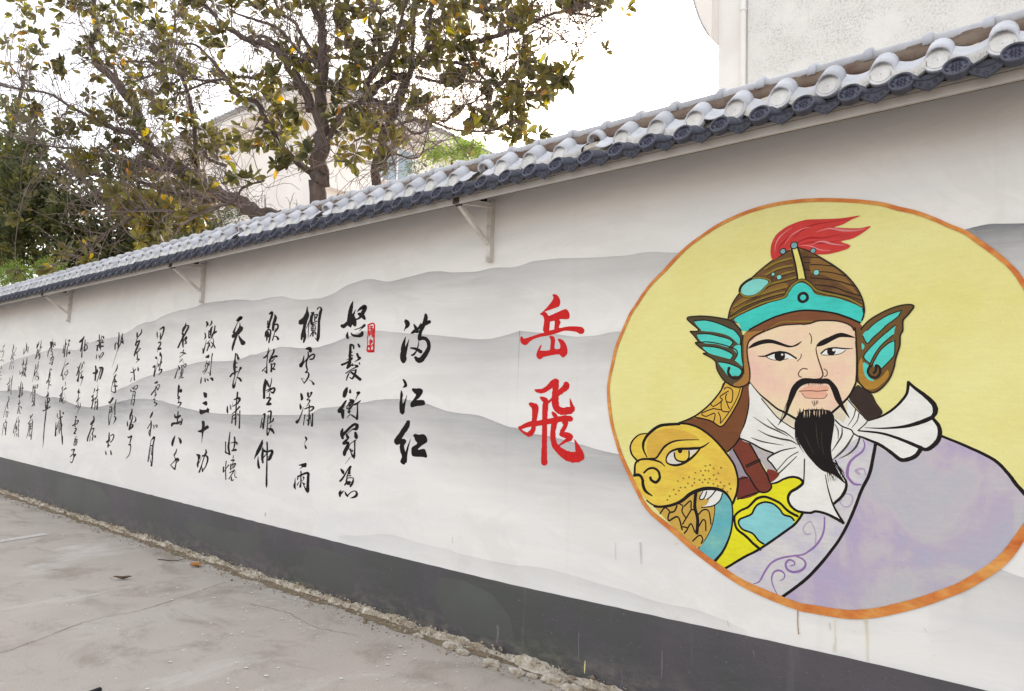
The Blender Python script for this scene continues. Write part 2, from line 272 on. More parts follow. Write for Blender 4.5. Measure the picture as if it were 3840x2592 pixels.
PORTRAIT = [
 ('robe', '''F lav -539 1518 -444 1478 -347 1427 -301 1370 -277 1337 -249 1300 -215 1256 -228 1199 -253 1137 -293 1065 -341 1006 -389 957 -462 895 -530 852 -617 801 -707 756 -811 719 -927 691 -1091 688 -1231 693 -1144 781 -1090 829 -1019 922 -953 1025 -904 1133 -860 1255 -832 1325 -828 1354 -803 1465 -727 1507
F collar -1522 782 -1332 918 -1191 1032 -1126 1115 -1090 1172 -962 1517 -869 1500 -803 1465 -828 1354 -844 1299 -904 1133 -953 1025 -1019 922 -1090 829 -1144 781 -1231 693 -1299 709 -1396 740
S purp,3.5-8.6-8.6-8.6-6.9-9.5-8.6-6.1 -1368 736 -1336 755 -1308 809 -1276 855 -1231 884 -1174 904 -1126 918 -1090 945 -1065 971 -1039 1013 -1027 1058 -1026 1109
S purp,7.0-9.7-11.4-9.7-7.9-4.4 -1165 906 -1126 896 -1113 873 -1131 844 -1170 828 -1200 836 -1207 862 -1191 882 -1170 879 -1165 864 -1187 854
S purp,3.6-6.2-8.0-8.9-6.2-3.6 -1245 701 -1267 741 -1276 779 -1263 813 -1236 824 -1214 812 -1216 790 -1236 775
S purpl,6.9 -1090 1080 -1113 1064 -1124 1036 -1109 1016 -1090 1023
S purpl,6.0 -1090 1080 -1073 1052 -1065 1010 -1069 979
S purpl,4.1-7.4-7.4-5.8-4.1 -932 1227 -907 1225 -900 1201 -916 1171 -940 1169 -956 1186 -948 1200
S purp,4.1-7.5-9.1-12.4-10.8-6.6 -852 1484 -846 1458 -858 1428 -890 1400 -914 1369 -923 1318 -911 1293 -891 1276 -863 1276
S purpl,5.7-10.6-12.3 -843 1324 -851 1348 -871 1347 -885 1337 -871 1325
S ink,8.2-9.6-10.3-11.7-12.4 -537 1517 -444 1478 -347 1427 -298 1371 -277 1337 -249 1300 -215 1256
S ink,10.7-11.6-10.7-9.9-11.6-9.9 -801 1465 -807 1427 -828 1326 -860 1255 -904 1133 -953 1025 -1019 922 -1090 829 -1144 772 -1231 693'''),
 ('armour', '''F yel -1478 1120 -1475 1059 -1485 979 -1514 891 -1548 839 -1578 808 -1522 782 -1332 918 -1191 1032 -1126 1115 -1100 1170 -1125 1274 -1143 1285 -1174 1285 -1214 1270 -1254 1248 -1282 1235 -1291 1209 -1309 1195 -1370 1180 -1452 1146
F cloud -1444 1040 -1422 1057 -1379 1080 -1360 1114 -1323 1144 -1291 1150 -1259 1140 -1227 1112 -1205 1092 -1174 1083 -1167 1070 -1191 1032 -1309 942 -1332 950 -1369 976 -1398 986 -1427 1001 -1444 1021
S ink,7.5 -1167 1075 -1183 1090 -1218 1097 -1236 1120 -1268 1143 -1309 1148 -1346 1132 -1365 1107 -1379 1080 -1417 1059 -1441 1045 -1444 1021 -1422 997 -1374 985 -1341 953 -1316 941
S ink,10.3-9.4-10.3-8.4-10.3-11.3 -1150 1097 -1187 1112 -1209 1127 -1236 1151 -1277 1167 -1314 1174 -1351 1161 -1375 1136 -1398 1112 -1437 1090 -1466 1060 -1465 1023 -1451 993 -1407 966 -1369 935 -1332 911
S ink,9.2 -1126 1115 -1152 1072 -1191 1032 -1332 916 -1416 860 -1522 782'''),
 ('sash', '''F teal -1531 1171 -1571 1105 -1581 1089 -1583 1032 -1600 973 -1630 916 -1663 869 -1578 813 -1538 854 -1504 920 -1482 988 -1478 1059 -1483 1119 -1501 1150 -1521 1169
S ink,6.9 -1576 1099 -1580 1047 -1592 993 -1620 932 -1663 869
S ink,5.7-6.7-7.7-9.6-11.5 -1483 1129 -1477 1073 -1482 998 -1501 930 -1533 865 -1578 808'''),
 ('straps', '''F mauve -1478 1398 -1409 1285 -1370 1219 -1447 1147 -1452 1244 -1472 1322 -1502 1363
F dred -1447 1249 -1399 1263 -1337 1195 -1452 1148
F grey -1439 1457 -1371 1432 -1278 1396 -1296 1368 -1254 1316 -1300 1308 -1333 1351
F lredd -1300 1308 -1277 1312 -1250 1303 -1241 1286 -1282 1246 -1296 1272
F leather -1478 1412 -1439 1457 -1395 1440 -1362 1391 -1324 1324 -1300 1286 -1291 1259 -1277 1228 -1296 1201 -1333 1195 -1361 1220 -1390 1264 -1409 1285 -1438 1339
S ink,6.4 -1439 1457 -1395 1440 -1362 1391 -1324 1324 -1300 1286 -1291 1259 -1277 1228 -1296 1201 -1333 1195 -1361 1220 -1390 1264 -1409 1285 -1438 1339 -1478 1402
S ink,5.6 -1409 1322 -1338 1360
S ink,4.7 -1407 1313 -1333 1353
S ink,4.7 -1452 1249 -1399 1263
S ink,5.6 -1454 1146 -1394 1173 -1337 1195'''),
 ('lion_mask', '''F brown -1790 1524 -1706 1559 -1643 1603 -1591 1654 -1551 1703 -1523 1755 -1397 1752 -1392 1686 -1396 1615 -1415 1543 -1439 1471 -1468 1427 -1508 1386 -1543 1413 -1595 1458 -1663 1501 -1727 1521
F gold -1523 1752 -1551 1703 -1591 1651 -1643 1601 -1706 1559 -1648 1554 -1595 1541 -1544 1516 -1504 1559 -1465 1622 -1440 1676 -1428 1724 -1470 1723 -1506 1738
S ink,5.9 -1428 1724 -1440 1676 -1465 1622 -1504 1559 -1544 1516 -1595 1541 -1648 1554 -1706 1562
S ink,3.9 -1441 1721 -1455 1675 -1485 1617 -1519 1568 -1547 1533
S ink,4.4 -1528 1713 -1513 1725 -1483 1706 -1487 1648 -1512 1648
S ink,4.5 -1505 1704 -1551 1674 -1538 1655 -1586 1622 -1602 1634
S ink,4.5 -1515 1689 -1520 1662 -1499 1610
S ink,4.5 -1545 1652 -1540 1601 -1499 1595
S ink,4.6 -1588 1610 -1653 1583 -1629 1567 -1580 1585 -1585 1541
S ink,4.5 -1560 1591 -1547 1562 -1549 1533
S ink,4.5 -1545 1604 -1591 1610
S ink,7.1 -1523 1755 -1546 1708 -1586 1656 -1638 1606 -1701 1562 -1790 1524
S ink,6.7 -1392 1752 -1391 1686 -1396 1615 -1414 1543 -1439 1471 -1468 1424 -1508 1386
F gold2 -1919 1056 -1852 1064 -1786 1086 -1722 1132 -1682 1156 -1643 1164 -1601 1135 -1578 1097 -1583 1032 -1600 973 -1630 916 -1666 871 -1751 919 -1839 981 -1919 1046
S ink,14.1 -1682 1156 -1687 1082 -1670 1021 -1674 944
S ink,6.2 -1775 1087 -1756 1077 -1761 1049 -1739 1018
S ink,6.1 -1748 1078 -1711 1111 -1708 1070 -1689 1065
S ink,6.3 -1893 1021 -1863 1057 -1834 1041
S ink,7.3 -1791 1075 -1807 1044 -1837 1030 -1839 990 -1785 1017 -1759 952
S ink,6.1 -1757 981 -1705 1068
S ink,6.1 -1762 968 -1727 963 -1746 934
S ink,6.1 -1727 963 -1707 990 -1685 949
S ink,5.9 -1668 1041 -1639 1071 -1608 1067 -1595 1002
S ink,6.0 -1664 979 -1641 1018 -1626 1012 -1623 965
S ink,6.0 -1697 900 -1659 936 -1640 920 -1648 895
F white -1648 1169 -1661 1128 -1637 1130 -1614 1131 -1602 1144 -1617 1104 -1653 1081 -1586 1096 -1551 1126 -1533 1168 -1571 1179 -1617 1176
S ink,5.0 -1643 1167 -1661 1128 -1637 1130 -1620 1169
S ink,4.9 -1571 1179 -1596 1147 -1619 1128
S ink,4.9 -1533 1168 -1548 1129 -1586 1098 -1650 1082
F lion -1782 1521 -1673 1503 -1595 1458 -1543 1413 -1502 1363 -1472 1322 -1455 1273 -1452 1244 -1454 1188 -1478 1124 -1501 1150 -1541 1179 -1602 1188 -1669 1174 -1706 1153 -1759 1108 -1819 1077 -1885 1062 -1942 1068 -1977 1085 -2037 1145 -2065 1205 -2060 1257 -2052 1294 -2083 1333 -2090 1380 -2067 1429 -2026 1454 -1982 1460 -1939 1487 -1882 1512
F lion2 -1950 1466 -1859 1490 -1781 1489 -1716 1472 -1673 1444 -1780 1434 -1841 1415 -1880 1382 -1913 1335 -1964 1326 -1983 1366 -1978 1418
F lionw -1856 1333 -1834 1360 -1801 1372 -1725 1382 -1677 1390 -1714 1348 -1757 1315 -1800 1297 -1839 1299
D lion,42.7 -1768 1352
S ink,7.2 -1812 1362 -1806 1332 -1784 1318 -1746 1319 -1725 1342 -1725 1377
D ink,13.6 -1778 1374
S ink,8.8 -1790 1524 -1727 1521 -1663 1501 -1595 1458 -1543 1410 -1502 1363 -1472 1322 -1455 1273 -1450 1235 -1457 1178 -1478 1120
S ink,11.0-13.2-13.2-13.2-4.4 -1782 1520 -1848 1515 -1905 1504 -1950 1476 -1984 1443 -2004 1406 -2003 1365 -1979 1325
S ink,4.5-7.9-9.0-6.8 -1982 1459 -2032 1449 -2073 1415 -2089 1375 -2077 1334 -2040 1300 -2034 1295
S ink,7.5-8.6-9.6-7.5-3.2 -1970 1318 -1924 1324 -1902 1351 -1874 1388 -1835 1415 -1780 1431 -1667 1440
S ink,3.3-8.8-9.9-8.8-11.0 -1867 1282 -1895 1303 -1947 1314 -1993 1314 -2034 1303 -2055 1278 -2056 1222
S ink,8.6-10.7-12.9-12.9 -1998 1236 -1969 1261 -1934 1267 -1908 1253 -1900 1235 -1899 1214 -1921 1190 -1950 1200 -1956 1214
S ink,13.1-13.1-14.2-15.3-5.5 -2062 1216 -2027 1221 -2006 1200 -2002 1169 -1984 1135 -1943 1114
S ink,9.1-12.1-15.1-15.1-11.1-6.1 -1930 1057 -1885 1060 -1819 1077 -1764 1105 -1717 1145 -1669 1171 -1617 1186 -1556 1187 -1516 1172 -1493 1146 -1481 1124
S ink,6.5 -1977 1085 -1942 1066 -1908 1060
S ink,3.2-11.7-9.6-7.4-6.4-10.6-10.6-6.4 -1610 1428 -1656 1399 -1725 1389 -1790 1383 -1834 1365 -1856 1338 -1859 1308 -1833 1295 -1789 1296 -1740 1317 -1693 1355 -1662 1391
D spot,5.7 -1723 1235 -1691 1230 -1662 1226 -1631 1231 -1605 1238 -1567 1239 -1544 1224 -1524 1207 -1531 1194 -1559 1204 -1584 1213 -1613 1216 -1644 1215 -1691 1209 -1728 1202 -1704 1192 -1771 1176 -1744 1179 -1781 1158 -1800 1136 -1812 1160 -1836 1123 -1849 1101 -1582 1259 -1642 1253 -1788 1209 -1755 1227 -1496 1221 -1489 1196 -1506 1180 -1686 1262 -1655 1275 -1629 1279 -1611 1279 -1583 1294 -1542 1300 -1603 1310 -1629 1303 -1557 1270'''),
 ('scarf', '''F white -1392 1743 -1391 1638 -1410 1543 -1439 1461 -1371 1432 -1268 1397 -1296 1368 -1250 1312 -1239 1282 -1286 1241 -1214 1270 -1174 1285 -1134 1277 -1125 1260 -1156 1231 -1191 1201 -1196 1169 -1174 1131 -1134 1118 -1090 1123 -1047 1133 -997 1117 -941 1092 -985 1174 -936 1231 -925 1283 -947 1315 -988 1381 -869 1495 -822 1481 -765 1442 -698 1405 -654 1413 -614 1456 -582 1458 -546 1496 -542 1544 -565 1596 -558 1624 -568 1660 -603 1701 -664 1754 -668 1704 -695 1658 -740 1619 -786 1592 -833 1574 -857 1599 -888 1636 -920 1675 -978 1617 -1088 1600 -1232 1619 -1325 1687
S fold,1.4-5.5-6.4-1.8 -1372 1573 -1301 1529 -1250 1508 -1196 1483
S fold,1.4-5.4-5.4-1.8 -1303 1568 -1255 1522 -1209 1501 -1165 1469
S fold,1.4-6.4-7.3-2.3 -1348 1508 -1296 1483 -1232 1468 -1182 1461 -1149 1443
S fold,1.4-5.6-4.7-1.4 -1383 1467 -1324 1449 -1218 1437
S ink,6.5 -1439 1459 -1381 1439 -1324 1412 -1268 1395
S ink,2.8-6.5-6.5-5.5 -1158 1429 -1232 1408 -1296 1368 -1277 1341 -1250 1307
S fold,3.6 -1147 1409 -1196 1375 -1248 1312
S fold,2.7-4.5-6.3 -1154 1387 -1205 1333 -1248 1290
S fold,5.3 -1117 1376 -1119 1301 -1121 1265
S ink,6.2-8.9-10.7-9.8-8.9-11.6 -1282 1241 -1250 1251 -1214 1272 -1174 1285 -1139 1279 -1125 1260 -1147 1236 -1183 1210 -1196 1178 -1183 1144 -1147 1121 -1090 1121 -1064 1131 -1014 1124 -965 1104 -941 1092
S ink,2.5-5.0-7.6-8.4 -1021 1309 -1009 1245 -989 1178 -965 1130 -941 1094
S ink,8.3-10.8-9.1-5.8-5.0 -985 1174 -948 1213 -929 1253 -929 1287 -945 1315 -975 1381
S ink,5.5-7.9-8.7-9.4 -835 1572 -779 1593 -733 1623 -695 1662 -668 1704 -662 1754
S ink,8.3-10.6-15.1-16.6-11.3 -662 1754 -639 1729 -596 1692 -564 1656 -558 1624 -569 1598
S ink,14.0-13.3-7.0-1.6 -569 1598 -616 1574 -678 1553 -764 1541 -845 1540
S ink,9.7-12.7-14.2-13.5-10.5 -569 1594 -548 1564 -542 1532 -549 1500 -571 1471 -596 1455 -624 1463
S ink,12.8-10.4-8.0-4.8 -614 1460 -690 1492 -772 1517 -873 1525
S ink,13.4-13.4-13.4-11.8-11.0-5.5 -617 1456 -636 1426 -665 1408 -698 1403 -735 1432 -773 1459 -807 1476 -869 1500
S fold,4.1 -920 1673 -888 1632 -857 1599 -833 1572 -875 1525
S ink,5.0 -976 1573 -946 1544 -905 1528 -893 1511 -867 1496
S fold,2.5-5.9-5.1-1.3 -944 1539 -946 1500 -967 1460 -992 1419
S fold,3.4-6.7-6.7-2.5 -893 1509 -914 1467 -946 1422 -990 1380
S fold,5.8-6.6-5.0-1.2 -867 1493 -882 1452 -914 1416 -959 1389
S fold,4.2-3.3-1.7 -884 1624 -893 1589 -919 1545
S fold,4.1-3.3-1.7 -869 1607 -877 1572 -901 1537
S fold,2.1-4.2-2.1 -976 1551 -962 1521 -962 1482
S fold,1.7-3.4-1.7 -933 1605 -941 1561'''),
 ('hair', '''F hair -912 1679 -879 1736 -856 1728 -816 1702 -793 1656 -769 1608 -833 1574 -864 1611 -888 1641'''),
 ('face', '''F neck -1344 1696 -1325 1668 -1246 1572 -1158 1517 -1099 1466 -978 1573 -933 1566 -920 1670 -948 1736 -1278 1734
F skin -1403 1930 -1398 1867 -1390 1791 -1390 1752 -1344 1691 -1255 1618 -1156 1567 -1088 1556 -1007 1589 -949 1644 -904 1697 -883 1745 -881 1823 -882 1932 -885 1998 -889 1999 -905 2025 -959 2046 -1044 2052 -1087 2043 -1120 2038 -1232 2041 -1302 2017 -1355 1991 -1393 1963
F white -1307 1887 -1269 1902 -1219 1903 -1182 1889 -1155 1870 -1196 1868 -1241 1864 -1283 1870
D ink,26.9 -1237 1884
D white,5.5 -1225 1891
S ink,2.3-8.3-8.3-6.9-6.5 -1349 1886 -1311 1885 -1269 1900 -1228 1904 -1191 1894 -1155 1870
S ink,2.8 -1307 1882 -1279 1867 -1241 1863 -1196 1870
F white -1036 1888 -1010 1909 -976 1917 -923 1909 -943 1892 -981 1884
D ink,19.9 -991 1901
D white,6.9 -979 1908
S ink,6.0-5.2-6.0-5.2-1.7 -1038 1892 -1014 1912 -976 1918 -931 1913 -894 1912
S ink,2.6 -1036 1885 -985 1883 -947 1890 -925 1906
F ink -1400 1927 -1374 1953 -1335 1968 -1293 1972 -1251 1961 -1209 1943 -1173 1935 -1129 1956 -1151 1934 -1191 1926 -1232 1937 -1279 1950 -1326 1947 -1364 1936
F ink -1059 1927 -1044 1951 -1001 1972 -951 1990 -910 1979 -882 1963 -918 1967 -951 1968 -980 1956 -1023 1933
S brn,3.2 -1131 1892 -1135 1872 -1151 1856
S brn,4.0 -1102 1816 -1124 1819 -1142 1803 -1144 1785 -1131 1776
S brn,2.6-4.4-5.2-5.2-3.5 -1057 1929 -1061 1911 -1051 1865 -1034 1811 -1030 1784 -1045 1769 -1079 1767
S brn,3.5 -1025 1816 -1011 1807 -1011 1787 -1023 1778
S brn,3.6 -1092 1994 -1083 1975 -1082 1957 -1085 1943
F lip -1142 1707 -1116 1726 -1088 1737 -1062 1731 -1045 1735 -1011 1735 -1001 1718 -1015 1711 -1009 1691 -1024 1675 -1062 1672 -1088 1673 -1112 1676 -1125 1694
S brn,3.1 -1142 1707 -1088 1710 -1054 1708 -1007 1713
S brn,2.2 -1129 1698 -1112 1676 -1088 1673 -1062 1672 -1024 1675 -1009 1695
S ink,2.3-6.4-7.4-9.2 -1390 1752 -1344 1696 -1301 1659 -1250 1618 -1214 1601 -1156 1569
S ink,4.1 -1330 1668 -1287 1617 -1246 1572 -1196 1538 -1158 1517
S ink,9.2-7.6-6.7 -1007 1589 -949 1644 -908 1692 -883 1745
S ink,5.8 -880 1945 -876 1866 -879 1779 -883 1745'''),
 ('moustache', '''F ink -1088 1771 -1125 1771 -1156 1753 -1178 1725 -1191 1689 -1205 1629 -1218 1583 -1248 1533 -1205 1583 -1187 1629 -1164 1680 -1147 1716 -1120 1739 -1088 1746 -1045 1744 -1007 1742 -990 1713 -974 1669 -949 1631 -909 1580 -933 1635 -949 1683 -965 1727 -994 1762 -1015 1771 -1053 1767
S ink,1.3-2.6-1.3 -1082 1661 -1077 1650 -1073 1636
S ink,1.3-3.5-1.3 -1071 1663 -1069 1650 -1069 1634
S ink,1.3-3.1-1.3 -1060 1663 -1061 1650 -1063 1639
S ink,1.3-2.6-1.3 -1054 1663 -1054 1655 -1055 1646'''),
 ('beard', '''F ink -1151 1585 -1120 1613 -1088 1618 -1045 1621 -1003 1616 -982 1595 -978 1560 -987 1494 -994 1437 -988 1385 -971 1343 -955 1315 -931 1274 -984 1312 -1038 1329 -1089 1378 -1121 1420 -1151 1472 -1165 1530 -1160 1566
S ink,4.2-3.4-0.8 -1030 1338 -996 1311 -976 1281
S ink,4.2-3.3-0.8 -988 1350 -951 1298 -929 1274
S fold,0.9-2.2-0.9 -1063 1557 -1059 1490 -1046 1429
S fold,0.9-1.7-0.9 -1037 1513 -1035 1447 -1025 1400
S fold,0.9-1.8-0.9 -1121 1509 -1099 1457 -1072 1405
S ink,0.9-3.6-2.7 -1149 1607 -1147 1585 -1151 1553
S ink,0.9-3.5-2.6 -1033 1628 -1024 1611 -1020 1585
S ink,0.9-2.2-1.7 -1050 1619 -1051 1604 -1053 1581
S ink,0.9-3.1-1.8 -1137 1622 -1138 1606 -1137 1584
S ink,0.9-2.6-1.7 -1060 1629 -1060 1613 -1058 1591
S ink,0.9-2.2-1.8 -1088 1618 -1086 1603 -1088 1580
S ink,0.9-2.7-1.8 -1143 1612 -1143 1596 -1146 1574
S ink,0.9-2.7-1.8 -1120 1620 -1119 1605 -1121 1582
S ink,0.9-3.4-1.7 -1007 1619 -1006 1603 -1007 1581
S ink,0.9-3.1-1.8 -1120 1624 -1123 1608 -1123 1586
S ink,0.9-3.0-1.7 -1037 1629 -1039 1613 -1040 1591
S ink,0.9-2.2-1.8 -1074 1619 -1071 1603 -1071 1581
S ink,0.9-3.5-1.8 -1092 1623 -1091 1607 -1093 1584
S ink,0.9-2.7-1.8 -1141 1622 -1138 1606 -1137 1583
S ink,0.9-3.1-1.8 -1074 1622 -1077 1606 -1075 1584
S ink,0.9-2.2-1.7 -1027 1618 -1025 1603 -1028 1581
S ink,0.9-2.6-1.7 -1069 1624 -1067 1608 -1068 1586
S ink,0.9-2.6-1.8 -1096 1624 -1097 1608 -1097 1586
S ink,0.9-2.2-1.8 -1101 1621 -1098 1606 -1097 1583
S ink,0.9-3.1-1.8 -1138 1614 -1140 1598 -1140 1576
S ink,0.9-2.2-1.8 -1134 1612 -1137 1596 -1138 1573
S ink,0.9-2.6-1.7 -999 1621 -999 1605 -1001 1583
S ink,0.9-3.5-1.8 -1081 1626 -1080 1611 -1078 1588
S ink,0.9-3.4-1.7 -1015 1614 -1018 1599 -1019 1577
S ink,0.9-2.6-1.8 -1106 1621 -1103 1606 -1104 1583
S ink,0.9-3.1-1.8 -1120 1612 -1118 1596 -1118 1574
S ink,0.9-2.2-1.7 -1061 1622 -1062 1606 -1062 1584
S ink,0.9-3.0-1.7 -1045 1619 -1045 1604 -1045 1582
S skin,0.9-1.8-0.4 -1104 1609 -1103 1578
S skin,0.9-1.8-0.4 -1093 1616 -1091 1588
S skin,0.9-1.7-0.4 -1031 1617 -1032 1594
S skin,0.9-1.7-0.4 -1070 1612 -1071 1593
S skin,0.9-1.8-0.4 -1092 1610 -1093 1579
S skin,0.9-1.8-0.4 -1117 1610 -1117 1590
S skin,0.9-1.8-0.4 -1094 1616 -1092 1594
S skin,0.9-1.8-0.4 -1090 1610 -1091 1597
S skin,0.9-1.7-0.4 -1045 1615 -1045 1581
S skin,0.9-1.7-0.4 -1068 1611 -1069 1588
S skin,0.9-1.7-0.4 -1018 1617 -1016 1597
S skin,0.9-1.7-0.4 -1058 1613 -1059 1584
S skin,0.9-1.8-0.4 -1116 1611 -1114 1577
S skin,0.9-1.8-0.4 -1118 1609 -1120 1578
S skin,0.9-1.8-0.4 -1072 1614 -1073 1592
S skin,0.9-1.7-0.4 -1047 1618 -1048 1585
S ink,3.4-2.6-0.4 -1038 1390 -1013 1323 -1006 1270
S ink,3.4-2.5-0.4 -1031 1388 -1005 1320 -995 1278
S ink,3.4-2.5-0.4 -1024 1385 -997 1324 -987 1282
S ink,3.4-2.5-0.4 -1017 1383 -988 1326 -984 1283
S ink,3.4-2.5-0.4 -1010 1381 -980 1321 -976 1287
S ink,3.4-2.5-0.4 -1003 1378 -972 1329 -968 1283
S ink,3.4-2.5-0.4 -996 1376 -963 1326 -960 1294
S ink,3.4-2.5-0.4 -989 1374 -955 1328 -953 1293
S ink,3.3-2.5-0.4 -982 1371 -947 1331 -947 1279
S ink,3.3-2.5-0.4 -975 1368 -939 1327 -938 1292
S ink,1.3-2.7-0.9 -1150 1580 -1161 1548 -1156 1512
S ink,1.3-2.7-0.9 -1151 1567 -1161 1535 -1156 1499
S ink,1.3-2.7-0.9 -1153 1553 -1161 1521 -1156 1485
S ink,1.3-2.7-0.9 -1150 1540 -1161 1508 -1156 1472
S ink,1.3-2.7-0.9 -1151 1526 -1161 1494 -1156 1458
S ink,1.3-2.7-0.9 -1147 1513 -1156 1481 -1148 1445
S ink,1.3-2.7-0.9 -1140 1500 -1151 1468 -1139 1432
S ink,1.3-2.7-0.9 -1139 1486 -1145 1454 -1129 1419
S ink,1.3-2.7-0.9 -1134 1473 -1140 1441 -1120 1407
S ink,1.8-1.3-0.4 -1120 1748 -1120 1733
S ink,1.8-1.3-0.4 -1114 1748 -1114 1734
S ink,1.8-1.3-0.4 -1107 1748 -1108 1738
S ink,1.8-1.3-0.4 -1098 1748 -1098 1733
S ink,1.8-1.3-0.4 -1094 1748 -1095 1734
S ink,1.8-1.3-0.4 -1084 1748 -1085 1738
S ink,1.8-1.3-0.4 -1080 1749 -1080 1735
S ink,1.8-1.3-0.4 -1071 1749 -1072 1735
S ink,1.8-1.3-0.4 -1066 1749 -1066 1733
S ink,1.8-1.3-0.4 -1057 1749 -1058 1736
S ink,1.7-1.3-0.4 -1050 1749 -1049 1733
S ink,1.7-1.3-0.4 -1043 1749 -1041 1738
S ink,1.7-1.3-0.4 -1038 1749 -1039 1734
S ink,1.7-1.3-0.4 -1030 1749 -1030 1738
S ink,1.4-1.8-0.5 -1178 1716 -1185 1689
S ink,1.4-1.8-0.5 -1183 1702 -1192 1675
S ink,1.4-1.8-0.5 -1188 1689 -1197 1661
S ink,1.4-1.8-0.5 -1193 1675 -1200 1647
S ink,1.4-1.8-0.5 -1198 1661 -1204 1633
S ink,1.4-1.8-0.5 -1203 1647 -1211 1619
S ink,1.4-1.8-0.5 -1208 1633 -1217 1606
S ink,1.4-1.8-0.5 -1213 1619 -1219 1592
S ink,1.4-1.8-0.5 -1218 1606 -1227 1578
S ink,1.4-1.8-0.5 -1222 1592 -1230 1564
S ink,1.4-1.8-0.5 -1227 1578 -1236 1550
S ink,1.4-1.8-0.5 -1232 1564 -1242 1536'''),
 ('helmet', '''F helm -1511 2087 -1499 2139 -1479 2182 -1451 2219 -1385 2297 -1346 2327 -1280 2378 -1219 2410 -1182 2425 -1146 2432 -1086 2399 -1060 2387 -978 2323 -928 2277 -888 2224 -860 2173 -846 2132 -840 2088 -853 2053 -861 2036 -959 2077 -1087 2094 -1232 2079 -1374 2053 -1473 2068
F helmg -1060 2373 -978 2314 -933 2268 -896 2216 -868 2164 -908 2199 -975 2250 -1034 2283 -1086 2301 -1086 2362
F helmg -1484 2157 -1424 2202 -1327 2233 -1214 2257 -1205 2228 -1303 2207 -1399 2176 -1488 2123
S gold3,8.5-10.4-8.5 -1178 2381 -1256 2366 -1313 2338
S dk,3.8 -1178 2373 -1256 2358 -1308 2331
S gold3,8.5 -1173 2343 -1242 2336 -1308 2309
S dk,3.8 -1173 2335 -1242 2327 -1303 2302
S gold3,7.5 -1164 2314 -1210 2307 -1256 2294
S dk,3.8 -1164 2306 -1251 2287
S gold3,8.6 -1150 2282 -1210 2271 -1279 2258 -1312 2237
S dk,3.8 -1150 2274 -1210 2263 -1279 2250 -1308 2232
S gold3,8.8 -1205 2238 -1303 2217 -1399 2191 -1478 2152
S dk,3.9 -1210 2228 -1303 2208 -1399 2181 -1481 2142
S gold3,6.9 -1214 2210 -1303 2193 -1424 2153 -1493 2111
S dk,4.4 -1216 2201 -1303 2184 -1424 2146 -1498 2102
S dk,4.5 -1086 2374 -1038 2368
S dk,4.5 -1086 2339 -1030 2330 -978 2318
S dk,4.4 -1064 2299 -1000 2291 -924 2265
S dk,5.3 -1086 2271 -979 2250 -880 2210
S dk,5.1 -1065 2235 -979 2216 -917 2186 -860 2164
S dk,4.3 -1030 2204 -917 2168 -856 2141
S dk,4.1 -1121 2380 -1086 2376
S dk,4.1 -1117 2351 -1086 2348
S dk,4.1 -1110 2316 -1086 2308
F crest -1173 2433 -1153 2435 -1128 2348 -1112 2269 -1148 2272 -1157 2346
S dk,8.3 -1178 2429 -1159 2346 -1148 2270
S dk,8.2 -1148 2435 -1123 2343 -1108 2266
F emer -1473 2088 -1375 2131 -1279 2163 -1214 2182 -1191 2217 -1164 2243 -1124 2249 -1087 2223 -1065 2189 -1022 2174 -958 2158 -888 2126 -848 2101 -844 2070 -853 2040 -865 2038 -917 2066 -980 2089 -1065 2106 -1142 2109 -1232 2093 -1302 2069 -1374 2039 -1393 2021 -1433 2023 -1448 2057
F rim -1374 2034 -1302 2066 -1232 2091 -1142 2106 -1087 2107 -980 2087 -917 2063 -861 2032 -853 1997 -869 1997 -881 1998 -889 1999 -905 2025 -959 2046 -1044 2054 -1087 2043 -1142 2042 -1232 2039 -1293 2017 -1355 1991 -1393 1963 -1413 1974 -1423 1993 -1403 2022
S gold3,5.5 -1293 2021 -1232 2056 -1142 2055 -1078 2052
S dk,15.5 -1508 2085 -1423 2124 -1327 2161 -1219 2184 -1196 2213 -1169 2246 -1124 2263 -1086 2237 -1060 2207 -1022 2190 -958 2171 -904 2149 -852 2115
S gold3,8.2 -1508 2085 -1423 2124 -1327 2161 -1219 2184 -1196 2213 -1169 2246 -1124 2263 -1086 2237 -1060 2207 -1022 2190 -958 2171 -904 2149 -852 2115
S ink,7.1 -1394 2025 -1302 2069 -1232 2093 -1142 2109 -1065 2105 -980 2088 -917 2063 -861 2034
S dk,6.3 -1302 2017 -1232 2039 -1142 2042 -1120 2040 -1087 2043 -1044 2054 -959 2047 -905 2025 -887 1999
S dk,5.9 -848 2101 -844 2070 -853 2044
S dk,6.0 -1511 2085 -1499 2139 -1479 2182 -1451 2219
S dk,5.7 -1385 2297 -1332 2340 -1270 2382 -1187 2423
S dk,6.0 -1146 2435 -1110 2416 -1086 2403 -1060 2385 -978 2323 -928 2277 -888 2226 -860 2175 -846 2132 -841 2088 -851 2049
F oval -1446 2229 -1439 2258 -1414 2280 -1375 2294 -1337 2295 -1296 2272 -1317 2237 -1346 2216 -1385 2204 -1424 2207
S dk,12.7 -1375 2296 -1337 2297 -1284 2273 -1317 2235 -1346 2211 -1385 2199 -1424 2205 -1446 2229 -1439 2258 -1414 2280 -1380 2296
S gold3,7.7 -1375 2296 -1337 2297 -1284 2273 -1317 2235 -1346 2211 -1385 2199 -1424 2205 -1444 2228
D dk,29.5 -1122 2175
D emer,14.5 -1122 2175
D dk,11.4 -1271 2307
D oval,7.6 -1271 2307
D dk,15.1 -1240 2289
D oval,11.3 -1240 2289
D dk,15.2 -1058 2295
D oval,12.6 -1058 2295'''),
